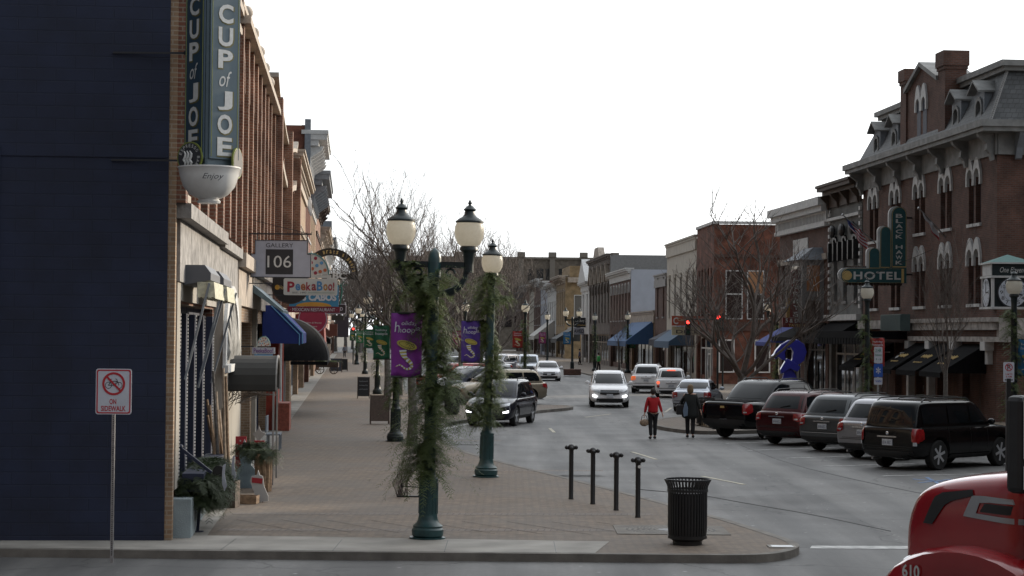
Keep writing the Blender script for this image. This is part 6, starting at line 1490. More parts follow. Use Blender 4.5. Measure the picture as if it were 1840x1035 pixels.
# pink round sign, ED sign, dark boards further on
d = 86; c = pd(562, 573, d); r = sign_root('pink_round_sign', d, 'round raspberry pink sign with pale ring below the restaurant sign'); q = MB(); q.lathe([(.66,-.03),(.66,.03)], (c.x,0,c.z), 36, 'y'); bd = q.build('disc', flat('raspberry', (.27,.02,.06)), r)
q = MB(); q.lathe([(.60,-.036),(.63,-.036),(.63,-.031),(.60,-.031),(.60,-.036)], (c.x,0,c.z), 36, 'y', caps=False); q.build('ring', SW, bd); text_obj('lettering', 'Fashion & Beauty', (c.x,-.031,c.z-.18), RT, UP, .8, .09, M['letter'], bd); text_obj('lettering', 'Boutique', (c.x,-.031,c.z-.34), RT, UP, .4, .08, M['letter'], bd)
q = MB(); q.bar((XL(d)-.05,0,c.z+.5),(c.x-.3,0,c.z+.5),.04); q.build('bracket', INK, r)
d = 96; x0, x1, z0, z1 = Lsign(585, 622, 546, 564, d); r = sign_root('small_black_sign', d, 'small black sign with white rim beyond the restaurant sign'); q = MB(); q.prism(rrect(x0,x1,z0,z1,.08), lambda p: (p[0],-.03,p[1]), lambda p: (p[0],.03,p[1])); bd = q.build('board', INK, r)
q = MB(); a, b_ = rrect(x0,x1,z0,z1,.08), rrect(x0+.03,x1-.03,z0+.03,z1-.03,.06); q.strip(a+a[:1], b_+b_[:1], lambda p: (p[0],-.036,p[1]), lambda p: (p[0],-.031,p[1])); q.build('rim', SW, bd); text_obj('lettering', 'LIMITED', ((x0+x1)/2,-.031,(z0+z1)/2), RT, UP, .7, .17, SW, bd, bold=.03)
q = MB(); q.bar((XL(d)-.05,0,z1-.1),(x0,0,z1-.1),.04); q.build('bracket', INK, r)
for px0, px1, py0, py1, d, lab, cc in ((596,618,566,576,112,'flat dark board sign hanging below the small black sign',(.03,.03,.03)), (604,626,568,606,140,'large dark hanging sign panel far along the left shops',(.035,.03,.045)), (592,606,582,604,120,'rust brown hanging sign far along the left shops',(.12,.04,.03))):
    x0, x1, z0, z1 = Lsign(px0, px1, py0, py1, d); r = sign_root('hanging_sign', d, lab); q = MB(); plate(q, x0, x1, z0, z1, .1); q.build('board', flat('hs_%d' % d, cc), r); q = MB(); q.bar((XL(d)-.05,0,z1+.05),(x1,0,z1+.05),.05); q.build('bracket', INK, r)
# small toy shop sign lower down
d = 50; x0, x1, z0, z1 = Lsign(453, 494, 624, 636, d); r = sign_root('small_toy_shop_sign', d, 'small white hanging sign with dotted fan above the grey barrel canopy'); q = MB(); plate(q, x0, x1, z0, z1, .04); bd = q.build('board', SW, r)
text_obj('lettering', 'PeekaBoo!', ((x0+x1)/2,-.02,(z0+z1)/2), RT, UP, (x1-x0)*.85, (z1-z0)*.7, flat('peek_purple', (.14,.06,.22)), bd, bold=.02, depth=.004); fan(x0+.12, x1-.12, z1+.03, .26, r); q = MB(); plate(q, x0+.06, x1-.06, z0-.1, z0-.01, .04); q.build('lower_board', flat('dot_blue', 0), r)
q = MB(); q.bar((XL(d)-.3,0,z1+.02),(x0+.05,0,z1+.02),.03); q.build('bracket', INK, r)
# ---------------- three-dimensional sign: tall wedge over a cup
d = 29.6; c = pd(376, 304, d); r = empty('cafe_sign', (c.x, d, 0), 0, 'tall teal wedge shaped cafe sign standing in a giant white cup at the corner', 'sign')
cz = c.z
zt = cz+2.62; zb = cz+.02; W1, W2_ = .33, .40
pf = (0,-.30); pl = (-.38,.12); pr = (.42,.06); pb = (0,.42)
gr_ = flat('cafe_sign_grey_teal', (.085,.125,.15), rough=.5); nv_ = flat('cafe_sign_dark_teal', (.022,.05,.08), rough=.5)
def vprism(poly, z0, z1): q = MB(); q.prism(poly, lambda p: (p[0],p[1],z0), lambda p: (p[0],p[1],z1)); return q
vprism([(-.02,-.30),(.02,-.30),pr,(.42,.16),(0,.46),(-.38,.2)], zb-.1, zt).build('sign_body', gr_, r)
def face(a, b_, m, nm):
    a, b_ = Vector((*a,0)), Vector((*b_,0)); u = (b_-a).normalized(); n = u.cross(Vector((0,0,1))); q = MB()
    q.prism([(0,0),((b_-a).length,0),((b_-a).length,.03),(0,.03)], lambda p: tuple(a+u*p[0]+n*p[1]+Vector((0,0,zb+.12))), lambda p: tuple(a+u*p[0]+n*p[1]+Vector((0,0,zt))))
    return q.build(nm, m, r), a, u, n, (b_-a).length
for a, b_, m, nm in (((-.38,.12),(-.03,-.30), nv_, 'left_face'), ((.03,-.30),(.42,.06), gr_, 'right_face')):
    f, A0, u, n, ln = face(a, b_, m, nm)
    q = MB()
    for off in (.03, ln-.03): q.bar(A0+u*off+n*.032+Vector((0,0,zb+.15)), A0+u*off+n*.032+Vector((0,0,zt)), .01, .006)
    q.build('gold_line', flat('lime_line', (.25,.28,.08)), f)
    ys = (285-18, 285-18) 
    # letters from the bottom up: E O J of P U C
    tbl = (('E',.27,.28),('O',.61,.30),('J',.97,.29),('of',1.30,.24),('P',1.60,.28),('U',1.94,.29),('C',2.29,.29))
    for ch, zz, hh in tbl:
        cc = A0+u*(ln*.5)+Vector((0,0,zb+zz+(.16 if nm == 'left_face' else .04)))
        if ch != 'of': text_obj('letter_shadow', ch, cc+u*.012-Vector((0,0,.01)), u, UP, ln*.56, hh*1.08, flat('letter_edge', (.13,.12,.04)), f, depth=.034, bold=.04)
        text_obj('lettering', ch, cc, u, UP, ln*(.50 if ch != 'of' else .42), hh, M['letter'], f, depth=.04, bold=.03 if ch != 'of' else 0, shear=0 if ch != 'of' else .3)
# round badge with swirl
def badge(cx, cy, cz, an, nm, full=True):
    u = Vector((math.cos(an), math.sin(an), 0)); n = Vector((math.sin(an), -math.cos(an), 0)); c0 = Vector((cx,cy,cz)); q = MB(); N = 28
    q.prism([(.235*math.cos(2*math.pi*i/N), .235*math.sin(2*math.pi*i/N)) for i in range(N)], lambda p: tuple(c0+u*p[0]+Vector((0,0,p[1]))), lambda p: tuple(c0+u*p[0]+Vector((0,0,p[1]))+n*.03)); b = q.build(nm, flat('lime_rim', (.16,.19,.035)), r)
    q = MB(); q.prism([(.215*math.cos(2*math.pi*i/N), .215*math.sin(2*math.pi*i/N)) for i in range(N)], lambda p: tuple(c0+u*p[0]+Vector((0,0,p[1]))+n*.0305), lambda p: tuple(c0+u*p[0]+Vector((0,0,p[1]))+n*.036)); b2 = q.build('badge_face', INK, b)
    if full:
        for i, ch in enumerate('ESPRESSO BAR'):
            if ch == ' ': continue
            a = R_(160-i*18); text_obj('lettering', ch, c0+u*.175*math.cos(a)+Vector((0,0,.175*math.sin(a)))+n*.036, (u*math.sin(a)-Vector((0,0,math.cos(a)))), (u*math.cos(a)+Vector((0,0,math.sin(a)))), .035, .05, M['letter'], b2, depth=.003)
        for k in range(3):
            q = MB(); q.tube([c0+n*.045+u*(-.075+k*.055+.02*math.sin(t*2.2))+Vector((0,0,-.13+t*.045)) for t in range(6)], [.012,.022,.024,.022,.018,.008], 6); q.build('steam_swirl', M['letter'], b2, smooth=True)
badge(-.25,-.2,cz+.16,R_(-48)*.6, 'round_badge'); badge(.40,.06,cz+.10,R_(80), 'round_badge', False)
q = MB(); prof = [(.02,-.52),(.17,-.52),(.18,-.49),(.15,-.46),(.29,-.39),(.39,-.27),(.445,-.10),(.462,.0),(.475,.01),(.475,.03),(.45,.03),(.42,-.08),(.2,-.25),(.01,-.26)]
q.lathe([(a, b_) for a, b_ in prof], (0,0.0,cz), 40); cup = q.build('cup', flat('cup_white', (.68,.68,.66), rough=.35, coat=.3), r, smooth=50)
text_obj('lettering', 'Enjoy', (.13,-.475,cz-.16), Vector((1,.25,0)), Vector((0,.18,1)), .32, .11, INK, cup, depth=.03, shear=.35)
q = MB()
for zz in (cz+1.95, cz+.24): q.bar((-1.75,1.27,zz),(-.55,1.27,zz),.03,.03); q.bar((-.6,1.27,zz),(-.2,.1,zz-.03),.05,.06)
q.build('bracket', INK, r)
# ---------------- awnings and canopies on the left, seen end on
def Lroot(name, dd, label, cat='awning', group=None):
    r = empty(name, (0,0,0), 0, label, cat, group); u = Vector((-.082,1,0)).normalized(); n = Vector((1,.082,0)).normalized()
    r.matrix_world = Matrix(((n.x,u.x,0,XL(dd)),(n.y,u.y,0,dd),(0,0,1,0),(0,0,0,1))); return r      # local x = out from the wall, y = along
def side_awning(name, label, d0, ln, prof, m, edge=None, ribs=0):
    r = Lroot(name, d0, label); q = MB(); q.prism(prof, lambda p: (p[0],0,p[1]), lambda p: (p[0],ln,p[1])); c = q.build('canopy', m, r, smooth=30)
    if edge:
        q = MB()
        pts = [p for p in prof if p[0] > .03]; 
        for off, w2 in ((0, .035), (-.12,.03)):
            for a, b_ in zip(edge, edge[1:]): q.bar((a[0]+off*.8,-.012,a[1]+off*.35),(b_[0]+off*.8,-.012,b_[1]+off*(.35 if 1 else 0)),w2,.02,(0,1,0))
        q.build('light_piping', flat('piping_blue', (.14,.36,.62)), r)
    return r
d0 = 62; B1 = flat('awning_blue', (.012,.028,.17), rough=.75)
side_awning('blue_awning', 'bright blue awning with two light blue edge stripes on the left shops', d0, 6, [(.03,4.30),(.45,4.30),(1.28,3.42),(1.28,3.08),(.03,3.08)], B1, edge=[(.40,4.32),(1.30,3.42),(1.30,3.08)])
# black barrel dome awning with pale ribs
d0 = 75.5; r = Lroot('dome_awning', d0, 'long black quarter dome awning with thin pale ribs'); N = 12; q = MB(); ln = 8.0; W = 1.9; H_ = 1.72; zb_ = 2.32
vs = []; K = 16
for k in range(K+1):
    t = k/K; s = math.sin(math.pi*min(.5, t*2.0)) if t < .25 else (math.sin(math.pi*min(.5,(1-t)*2.0)) if t > .75 else 1); s = max(s, .02)
    for i in range(N+1):
        a = math.pi/2*i/N; vs.append((.03+W*math.sin(a)*s, ln*t, zb_+H_*math.cos(a)*(.35+.65*s)))
    vs.append((.03, ln*t, zb_))
nn = N+2; q.add(vs, [(k*nn+i, k*nn+i+1, (k+1)*nn+i+1, (k+1)*nn+i) for k in range(K) for i in range(N)]+[tuple(range(nn))]); q.build('canopy', M['blackmat'], r, smooth=40)
for k in (0,4,8,12,16):
    q = MB(); q.tube([Vector(vs[k*nn+i])+Vector((.012,0,.012)) for i in range(N+1)], .012, 4); q.build('rib', M['grey'], r)
q = MB(); q.box(.5, W+.03, 0, .02, zb_-.14, zb_-.002); q.box(W+.01, W+.03, .021, ln, zb_-.14, zb_-.002); q.build('valance', M['blackmat'], r)
# rounded grey fabric canopy across the pavement
d0 = 42.3; r = Lroot('barrel_canopy', d0, 'grey rounded fabric canopy reaching out over the pavement', 'canopy'); q = MB(); N = 12; ln = 2.2; W = 1.22; zb_ = 2.18
pts = [(ln/2-ln/2*math.cos(math.pi*i/N), zb_+.12+.62*math.sin(math.pi*i/N)**.8) for i in range(N+1)]; pts = [(0,zb_)]+pts+[(ln,zb_)]
inn = [(ln/2+(p[0]-ln/2)*.97, p[1]-.03) for p in pts]
q.strip(pts, inn, lambda p: (.02,p[0],p[1]), lambda p: (W,p[0],p[1])); q.build('canopy', flat('grey_canvas', (.02,.02,.019), rough=.8, scale=2, var=.2), r, smooth=35)
q = MB(); q.strip([(p[0],p[1]+.015) for p in pts], inn, lambda p: (W,p[0],p[1]), lambda p: (W+.03,p[0],p[1])); q.build('front_frame', M['grey'], r)
q = MB(); rn = random.Random(2)
for k in range(60):
    a = rn.uniform(.02,W); y = rn.uniform(.02,.5); q.tube([(a,y,zb_+.02),(a+rn.uniform(-.2,.2),y+.1,zb_-.12),(a*.6+rn.uniform(-.1,.1),y,zb_-rn.uniform(.12,.55)*(1.15-a/W))], .008, 3)
tag(q.build('twig_swag', M['twig']), 'swag of dark twigs drooping under the grey canopy', 'decoration').matrix_world = r.matrix_world
q = MB(); q.bar((W-.04,.05,.0),(W-.04,.05,zb_),.04); q.bar((W-.04,ln-.05,.12),(W-.04,ln-.05,zb_),.04); q.build('post', M['grey'], r)
# retracted window awnings with swing arms
for k, dd in enumerate((32.3, 35.6)):
    r = Lroot('window_awning', dd, ('nearest','second')[k]+' rolled up pale striped awning with grey steel arms beside the corner', group='rolled awnings over the corner shop window')
    q = MB(); q.prism([(.08,4.55),(.42,4.55),(.52,4.42),(.52,4.30),(.08,4.22)], lambda p: (p[0],0,p[1]), lambda p: (p[0],2.3,p[1])); q.build('housing', flat('housing_grey', (.09,.095,.11)), r)
    q = MB()
    for j in range(9): q.prism([(.30+.03*j,4.27-.0*j),(.335+.03*j,4.27),(.345+.032*j,4.0+.02*math.sin(j*2)),(.31+.032*j,4.02)], lambda p: (p[0],-.0,p[1]), lambda p: (p[0],2.28,p[1]))
    q.build('striped_cloth', flat('cream_stripes', (.50,.49,.38), var=.3, scale=14, rough=.9), r)
    q = MB(); q.bar((.50,-.02,4.25),(.12,-.02,2.65),.05,.035); q.build('arm', M['greybl'], r); q = MB(); q.bar((.62,2.2,4.2),(.16,2.2,2.45),.05,.035); q.build('arm', M['greybl'], r)
# copper green shed awning
side_awning('teal_shed_awning', 'small faded teal sloping canopy above the second shop', 54.0, 5, [(.03,4.75),(.12,4.75),(.95,4.05),(.95,3.98),(.03,4.6)], flat('faded_teal', (.10,.15,.17), rough=.5, var=.3))
for dd, ln, mm, lab, pr in ((92,6,flat('maroon_canvas',(.17,.025,.02),rough=.8),'dull red awning beyond the black dome awning',[(.03,4.3),(1.5,4.3),(1.6,2.8),(.03,2.8)]),
        (103,5,flat('dark_grey_canvas',(.03,.032,.035),rough=.8),'dark pointed awning with white edge beyond the red one',[(.03,4.2),(.4,4.1),(1.5,2.9),(1.5,2.6),(.03,2.6)]),
        (126,7,M['blackmat'],'low black awning far along the left shops',[(.03,3.9),(1.5,3.0),(1.5,2.7),(.03,2.7)]), (145,6,flat('brown_canvas',(.09,.03,.02)),'brown awning far along the left shops',[(.03,4.6),(1.4,3.4),(1.4,3.1),(.03,3.1)])):
    side_awning('shop_awning', lab, dd, ln, pr, mm)
# ---------------- window box greenery, leaning post, goods
p0 = Lp(32.2,.42,1.55); p1 = Lp(36.0,.5,1.75)
spray_cloud('window_box_greens', 'thick pine boughs filling and drooping from the corner window box', 'plant', M['pine'], [Lp(31.9,.35,1.0), Lp(33.2,.45,1.1), Lp(34.3,.42,1.2), Lp(33.4,.42,.9), Lp(32.0,.4,.75)], .46, 1300, 41, leaf=.15, droop=.65)
q = MB(); 
for a, b_ in ((Lp(31.9,.3,.82),Lp(37.2,.3,.82)),): q.bar(a+Vector((0,0,.15)), b_+Vector((0,0,.15)), .35, .3)
tag(q.build('window_box', M['navyt']), 'navy window box under the pine boughs at the corner shop', 'planter')
for k, (dd, o, z) in enumerate(((32.0,.78,1.25),(33.4,.85,1.3))):
    c = Lp(dd,o,z); q = MB(); q.prism([(0,.0),(.03,.03),(.02,-.15),(.05,-.34),(.02,-.42),(-.01,-.3),(-.01,-.1)], lambda p: (c.x+p[0]*1.3,c.y,c.z+p[1]), lambda p: (c.x+p[0]*1.3,c.y+.02,c.z+p[1])); tag(q.build('ribbon', SW), ('long white ribbon tail hanging lowest from the pine boughs','white ribbon fold high on the pine boughs')[k], 'ribbon')
c = gp(355, 956, .12); r = empty('pavement_stand', (c[0],c[1],.124), 0, 'slanted navy steel stand with angled arm in front of the pine boughs', 'stand')
q = MB(); q.bar((0,0,0),(.06,0,.85),.045); q.lathe([(.10,0),(.10,.015)], (0,0,0), 12); q.build('post', M['navyt'], r); q = MB(); q.bar((.22,0,.98),(-.30,0,1.38),.05,.05); q.sphere((-.30,0,1.4),.05,8,6); q.build('arm', M['navyt'], r); q = MB(); q.lathe([(.10,-.03),(.10,.03)], (.34,0,1.0), 16, 'y'); q.build('wheel', M['rubber'], r)
def at(px, py, z=.124): g = gp(px, py, z); return g
# crate with leaning birch poles and skis
c = at(405, 912); r = empty('wooden_box', (c[0],c[1]+.15,.124), R_(-5), 'dark square wooden box holding tall poles by the shop wall', 'box'); q = MB()
for a in ((-.18,.18,-.2,-.17),(-.18,.18,.17,.2),(-.21,-.18,-.2,.2),(.18,.21,-.2,.2)): q.box(*a,0,.50)
q.build('side', M['wood_dk'], r); q = MB(); q.box(-.18,.18,-.17,.17,.0,.03); q.build('bottom', M['wood_dk'], r)
cols = (M['wood_lt'], M['wood'], M['wood_lt'], M['wood'], M['wood_lt'], M['wood'], M['bark'], M['wood'])
for i in range(12):
    bx_, by_ = c[0]+rnd.uniform(-.12,.12), c[1]+.15+rnd.uniform(-.12,.12); hgt = (2.75,2.6,2.0,1.9,2.3,2.05,2.7,1.7,1.95,2.15,1.6,1.85)[i]
    q = MB(); lx = -.10-.028*i*(1 if i % 2 else .6); q.tube([(bx_,by_,.16),(bx_+lx*.5,by_+.05,hgt*.5),(bx_+lx,by_+.12,hgt)], [.034,.031,.026], 7)
    tag(q.build('wooden_pole', cols[i % 8], smooth=True), ('tallest pale','tall brown','thin pale','short brown','middling pale','slim brown','tall grey barked','shortest brown','straight tan','leaning pale','stubby tan','bent grey')[i]+' pole leaning out of the dark box', 'pole', 'poles leaning from the dark box')
c = at(440, 905); r = empty('plank_crate', (c[0],c[1]+.1,.124), R_(-3), 'low brown plank crate in front of the yard ornaments', 'crate'); q = MB()
for z in (.0,.08): 
    for a in ((-.22,.22,-.18,-.16),(-.22,.22,.16,.18),(-.24,-.22,-.18,.18),(.22,.24,-.18,.18)): q.box(*a,z,z+.07)
q.build('plank_side', M['wood'], r); q = MB(); q.box(-.21,.21,-.15,.15,0,.01); q.build('bottom', M['wood_dk'], r)
# yard ornaments: flat painted wood figures
def cutout(name, label, px, py, d_off, poly, m, t=.04, extra=(), sc=1):
    c = at(px, py); r = empty(name, (c[0],c[1]+d_off,.124), 0, label, 'garden ornament'); r.scale = (sc,)*3; q = MB(); q.prism(poly, lambda p: (p[0],0,p[1]), lambda p: (p[0],t,p[1])); b = q.build('figure', m, r)
    q = MB(); q.bar((-.1,.02,.0),(0,.05,.25),.02); q.bar((.1,.02,0),(0,.05,.25),.02); q.build('stake', M['wood_dk'], r)
    for (nm, pl, mm) in extra: q = MB(); q.prism(pl, lambda p: (p[0],-.012,p[1]), lambda p: (p[0],-.002,p[1])); q.build(nm, mm, b)
    return r
wh_ = flat('ornament_white', (.40,.40,.40), rough=.7); rd_ = flat('ornament_red', (.32,.02,.03)); bl_ = flat('ornament_blue', (.22,.30,.36), var=.2)
cir = lambda x, z, r_, n=14: [(x+r_*math.cos(2*math.pi*i/n), z+r_*math.sin(2*math.pi*i/n)) for i in range(n)]
cutout('bell_ornament', 'white bell shaped wooden figure with red bow, farthest right of the goods', 462, 903, .1, [(-.16,.42),(-.13,.50),(-.03,.53),(.0,.62),(.03,.53),(.09,.50),(.12,.3),(.2,.12),(.2,.02),(-.02,.0),(-.08,.2)], wh_, extra=(('bow', [(-.12,.38),(.08,.36),(.09,.46),(-.12,.48)], rd_),))
cutout('snowman_ornament', 'flat pale blue snowman figure behind the plank crate', 437, 880, .4, [(-.10,.0),(.10,.0),(.17,.15),(.15,.32),(.08,.40),(.12,.52),(.10,.62),(0,.70),(-.10,.62),(-.12,.52),(-.08,.40),(-.15,.32),(-.17,.15)], bl_, extra=(('hat', [(-.12,.64),(.12,.64),(.07,.67),(.06,.78),(-.06,.78),(-.07,.67)], M['black']),), sc=1.25)
cutout('stocking_ornament', 'red stocking shaped board with white dots behind the poles', 424, 880, .5, [(-.08,.3),(.10,.28),(.12,.95),(-.08,.95)], rd_, extra=tuple(('dot', cir(-.05+(i%3)*.06, .38+.07*i, .016, 8), wh_) for i in range(8)), sc=1.15)
cutout('star_ornament', 'white star topped board among the yard goods', 430, 882, .7, [(-.05,.0),(.05,.0),(.05,1.0),(.14,1.05),(.05,1.1),(.0,1.22),(-.05,1.1),(-.14,1.05),(-.05,1.0)], wh_, sc=.85)
cutout('striped_ornament', 'red and white striped board with blue top beside the basket', 456, 880, .8, [(-.08,.0),(.08,.0),(.1,.9),(-.1,.9)], rd_, extra=tuple(('stripe', [(-.07+i*.05,.5),(-.05+i*.05,.5),(-.05+i*.05,.85),(-.07+i*.05,.85)], wh_) for i in range(4)), sc=1.1)
cutout('angel_ornament', 'pale grey winged board standing tallest behind the yard goods', 447, 870, 1.6, [(-.06,0),(.06,0),(.06,1.2),(.2,1.35),(.05,1.45),(0,1.6),(-.05,1.45),(-.2,1.35),(-.06,1.2)], flat('ornament_grey', (.25,.25,.26)), sc=.75)
c = at(478, 885); r = empty('log_planter', (c[0]-.1,c[1]+.3,.124), 0, 'rustic bundle of brown logs used as a planter', 'planter')
rn = random.Random(9)
for k in range(9):
    a = 2*math.pi*k/9; q = MB(); q.tube([(.13*math.cos(a),.13*math.sin(a),0),(.13*math.cos(a)+.01,.13*math.sin(a),.4),(.14*math.cos(a),.14*math.sin(a),.72+rn.uniform(-.06,.08))], [.05,.055,.045], 7); q.build('log', M['wood'], r, smooth=40)
spray_cloud('planter_greens', 'pine sprays spilling out of the log planter', 'plant', M['pine'], [(c[0]-.4,c[1]+.5,.95),(c[0]+.05,c[1]+.3,.95)], .42, 130, 43, leaf=.12)
spray_cloud('planter_greens', 'pine sprays behind the yard ornaments under the grey canopy', 'plant', M['pine'], [(c[0]-.7,c[1]+1.2,1.0),(c[0]-.2,c[1]+1.2,1.05)], .35, 110, 44, leaf=.12)
# poinsettia like spot, bench
c = at(475, 812); r = empty('bench', (XL(c[1])+.6, c[1]+1.2, .124), R_(4), 'small grey bench against the wall by the red pier', 'bench'); q = MB(); q.box(-.2,.2,-.5,.5,.42,.46); q.build('seat', M['greybl'], r); q = MB(); q.box(-.22,-.18,-.5,.5,.5,.95); q.build('backrest', M['greybl'], r)
for sx in (-.18,.16):
    for sy in (-.45,.41): q = MB(); q.box(sx,sx+.04,sy,sy+.04,0,.419); q.build('leg', M['greybl'], r)
# ---------------- pavement signs
def aboard(px, py, w_, h_, label, writing=None, rz=0, m=None):
    c = gp(px, py, .12); r = empty('pavement_sign', (c[0],c[1],.12), rz, label, 'pavement sign', 'folding pavement signs'); 
    for s in (-1, 1):
        q = MB(); f = lambda p, o=0: (p[0], s*(.28-.26*p[1]/h_)+o, p[1])
        q.prism([(-w_/2,.12),(w_/2,.12),(w_/2,h_),(-w_/2,h_)], lambda p: f(p), lambda p: f(p, s*.025)); b = q.build('board', m or flat('chalkboard', (.012,.013,.015), rough=.8), r)
        for x in (-w_/2, w_/2-.03):
            q = MB(); q.prism([(x,0),(x+.03,0),(x+.03,h_+.02),(x,h_+.02)], lambda p: f(p,-s*.002), lambda p: f(p, s*.035)); q.build('leg', M['wood_dk'], r)
        if s < 0 and writing:
            up = Vector((0,.26,h_)).normalized()
            for i, t in enumerate(writing): scribble('lettering', (0,-(.28-.26*(h_*.8-i*.2)/h_)-.028,h_*.8-i*.2), RT, up, w_*.7, .08, flat('chalk', (.22,.23,.25)), r, i+2, .01, .012)
aboard(653, 716, .62, 1.08, 'slim black chalkboard sign farther along the near pavement', ('Open','Coffee','& Tea'), .05)
aboard(682, 762, .70, 1.05, 'dark wooden board sign beside the dark lamp post', None, .12, M['wood_dk'])
aboard(604, 669, .95, 1.15, 'distant dark blue board sign near the wooden cart', None, 0, flat('board_blue', (.03,.035,.05)))
aboard(616, 667, .8, 1.05, 'distant black board sign right of the dark blue one', None, 0)
# cart planter, small far plants
c = gp(588, 672, .12); r = empty('cart_planter', (c[0],c[1],.12), 0, 'old wooden cart with dry plants by the far shop doors', 'planter'); q = MB(); q.box(-.9,.9,-.4,.4,.55,.95); q.build('tray', M['wood_dk'], r)
for x in (-.55,.55): q = MB(); q.lathe([(.30,-.03),(.36,-.03),(.36,.03),(.30,.03),(.30,-.03)], (x,-.45,.36), 18, 'y', caps=False); [q.bar((x,-.45,.36),(x+.32*math.cos(a),-.45,.36+.32*math.sin(a)),.03) for a in (0,1,2,3,4,5)]; q.build('wheel', M['wood_dk'], r)
spray_cloud('dry_plants', 'dry brown and green sprays heaped on the wooden cart', 'plant', M['cedar'], [(c[0]-.8,c[1],1.15),(c[0]+.8,c[1],1.15)], .5, 60, 51, leaf=.2)
# broken wrought iron bits at the tree foot
c = gp(722, 893, .12); r = empty('iron_tree_guard', (c[0],c[1],.12), 0, 'rusty bent iron frame tangled with twigs behind the nearest lamp', 'tree guard'); q = MB(); q.box(-.1,.42,-.05,.05,0,.03); q.bar((0,0,0),(0,0,.28),.03); q.bar((.36,0,0),(.36,0,.22),.03); q.bar((0,0,.22),(.36,0,.2),.02); q.build('frame', M['black'], r)
rn = random.Random(5); q = MB()
for k in range(26):
    x = rn.uniform(-.1,.12); q.tube([(x,rn.uniform(-.05,.05),.02),(x+rn.uniform(-.12,.12),0,.3),(x+rn.uniform(-.05,.3),rn.uniform(-.1,.1),rn.uniform(.5,.95))], [.008,.006,.003], 4)
tag(q.build('dry_twigs', M['twig']), 'bundle of dry dark twigs standing in the iron frame', 'twigs').location = (c[0],c[1],.12)
# ================================================================ SIGNS ON THE RIGHT
# hotel sign
d = 89; a = pd(1510, 508, d); b_ = pd(1628, 372, d); r = sign_root('hotel_sign', d, 'stepped green neon hotel sign projecting over the far pavement'); x0, x1, z0, z1 = a.x, b_.x, a.z, b_.z; W, H_ = x1-x0, z1-z0
def archtop(x0, x1, z0, z1, n=8):
    r_ = (x1-x0)/2; return [(x0,z0),(x1,z0)]+[(x1-r_+r_*math.cos(math.pi*i/n), z1-r_+r_*math.sin(math.pi*i/n)) for i in range(n+1)]
def sideround(x0, x1, z0, z1, n=8):
    r_ = (z1-z0)/2; return [(x1,z0),(x1,z1)]+[(x0+r_+r_*math.cos(R_(90+180*i/n)), z0+r_+r_*math.sin(R_(90+180*i/n))) for i in range(n+1)]
hb = z0+H_*.19
parts = [(archtop(x0+W*.77,x1,hb,z1), 0), (archtop(x0+W*.60,x0+W*.765,hb,z0+H_*.74), .02), (archtop(x0+W*.43,x0+W*.595,hb,z0+H_*.46), .04), (sideround(x0,x1-.001,z0,hb-.002), -.02)]
for i, (pl, of) in enumerate(parts):
    q = MB(); q.prism(pl, lambda p: (p[0],-.16+of,p[1]), lambda p: (p[0],.16,p[1])); bd = q.build('panel', M['teal'], r)
    cxm = sum(p[0] for p in pl)/len(pl); czm = sum(p[1] for p in pl)/len(pl); i_ = [(p[0]+(cxm-p[0])*.10, p[1]+(czm-p[1])*.045) for p in pl]; i0 = [(p[0]+(cxm-p[0])*.05, p[1]+(czm-p[1])*.025) for p in pl]
    q = MB(); q.strip(i0+i0[:1], i_+i_[:1], lambda p: (p[0],-.175+of,p[1]), lambda p: (p[0],-.161+of,p[1])); q.build('gold_line', M['gold'], bd)
    o = [(p[0]-.12, p[1]+.03) for p in pl]; q = MB(); q.prism(o, lambda p: (p[0],-.10,p[1]), lambda p: (p[0],.14,p[1])); q.build('casing', M['offwhite'], bd)
hb_ = bd
for i, ch in enumerate('BLACK HAWK'):
    if ch != ' ': text_obj('lettering', ch, (x0+W*.885,-.161,z1-H_*.12-i*H_*.068), RT, UP, W*.105, H_*.05, M['letter'], r, depth=.02, bold=.02)
text_obj('lettering', 'HOTEL', (x0+W*.55,-.181,(z0+hb)/2), RT, UP, W*.72, H_*.105, M['letter'], r, depth=.02, bold=.03, space=1.15)
q = MB(); q.lathe([(.22,-.005),(.22,.0)], (x0+.28,-.19,(z0+hb)/2), 16, 'y'); q.build('shell_ornament', M['gold'], r)
q = MB()
for k in range(18): q.sphere((x0+.3+k*(W-.4)/18,-.02,z0-.05), .08, 6, 4); q.sphere((x0+.3+k*(W*.33)/8 if k < 8 else x0+.3,-.02,hb+.05), .08, 6, 4)
q.build('scroll_edge', M['wood_dk'], r); q = MB(); q.bar((x1,0,z0+.4),(XR(d)+.1,0,z0+.4),.08); q.bar((x1,0,z1-.5),(XR(d)+.1,0,z1-.5),.08); q.bar((x0+.6,0,z0),(XR(d)+.1,-4,7.3),.02); q.build('bracket', M['black'], r)
# tavern sign
d = 106.5; a = pd(1407, 588, d); b_ = pd(1447, 484, d); r = sign_root('tavern_sign', d, 'tall maroon tavern sign with stacked white letters above a wide name strip'); x0, x1, z0, z1 = a.x, b_.x, a.z, b_.z; W, H_ = x1-x0, z1-z0; mr_ = flat('tavern_maroon', (.12,.016,.016))
q = MB(); q.prism(archtop(x0+W*.30,x1-W*.12,z0+H_*.17,z1), lambda p: (p[0],-.14,p[1]), lambda p: (p[0],.14,p[1])); bd = q.build('column', mr_, r)
q = MB(); q.box(x0+W*.14,x0+W*.295,-.12,.12,z0+H_*.17,z0+H_*.62); q.box(x1-W*.115,x1-W*.0,-.12,.12,z0+H_*.17,z0+H_*.62); q.build('side_wing', flat('tavern_gold', (.28,.17,.05)), r)
q = MB(); q.box(x0-W*.03,x1+W*.2,-.16,.16,z0,z0+H_*.165); b2 = q.build('name_strip', mr_, r)
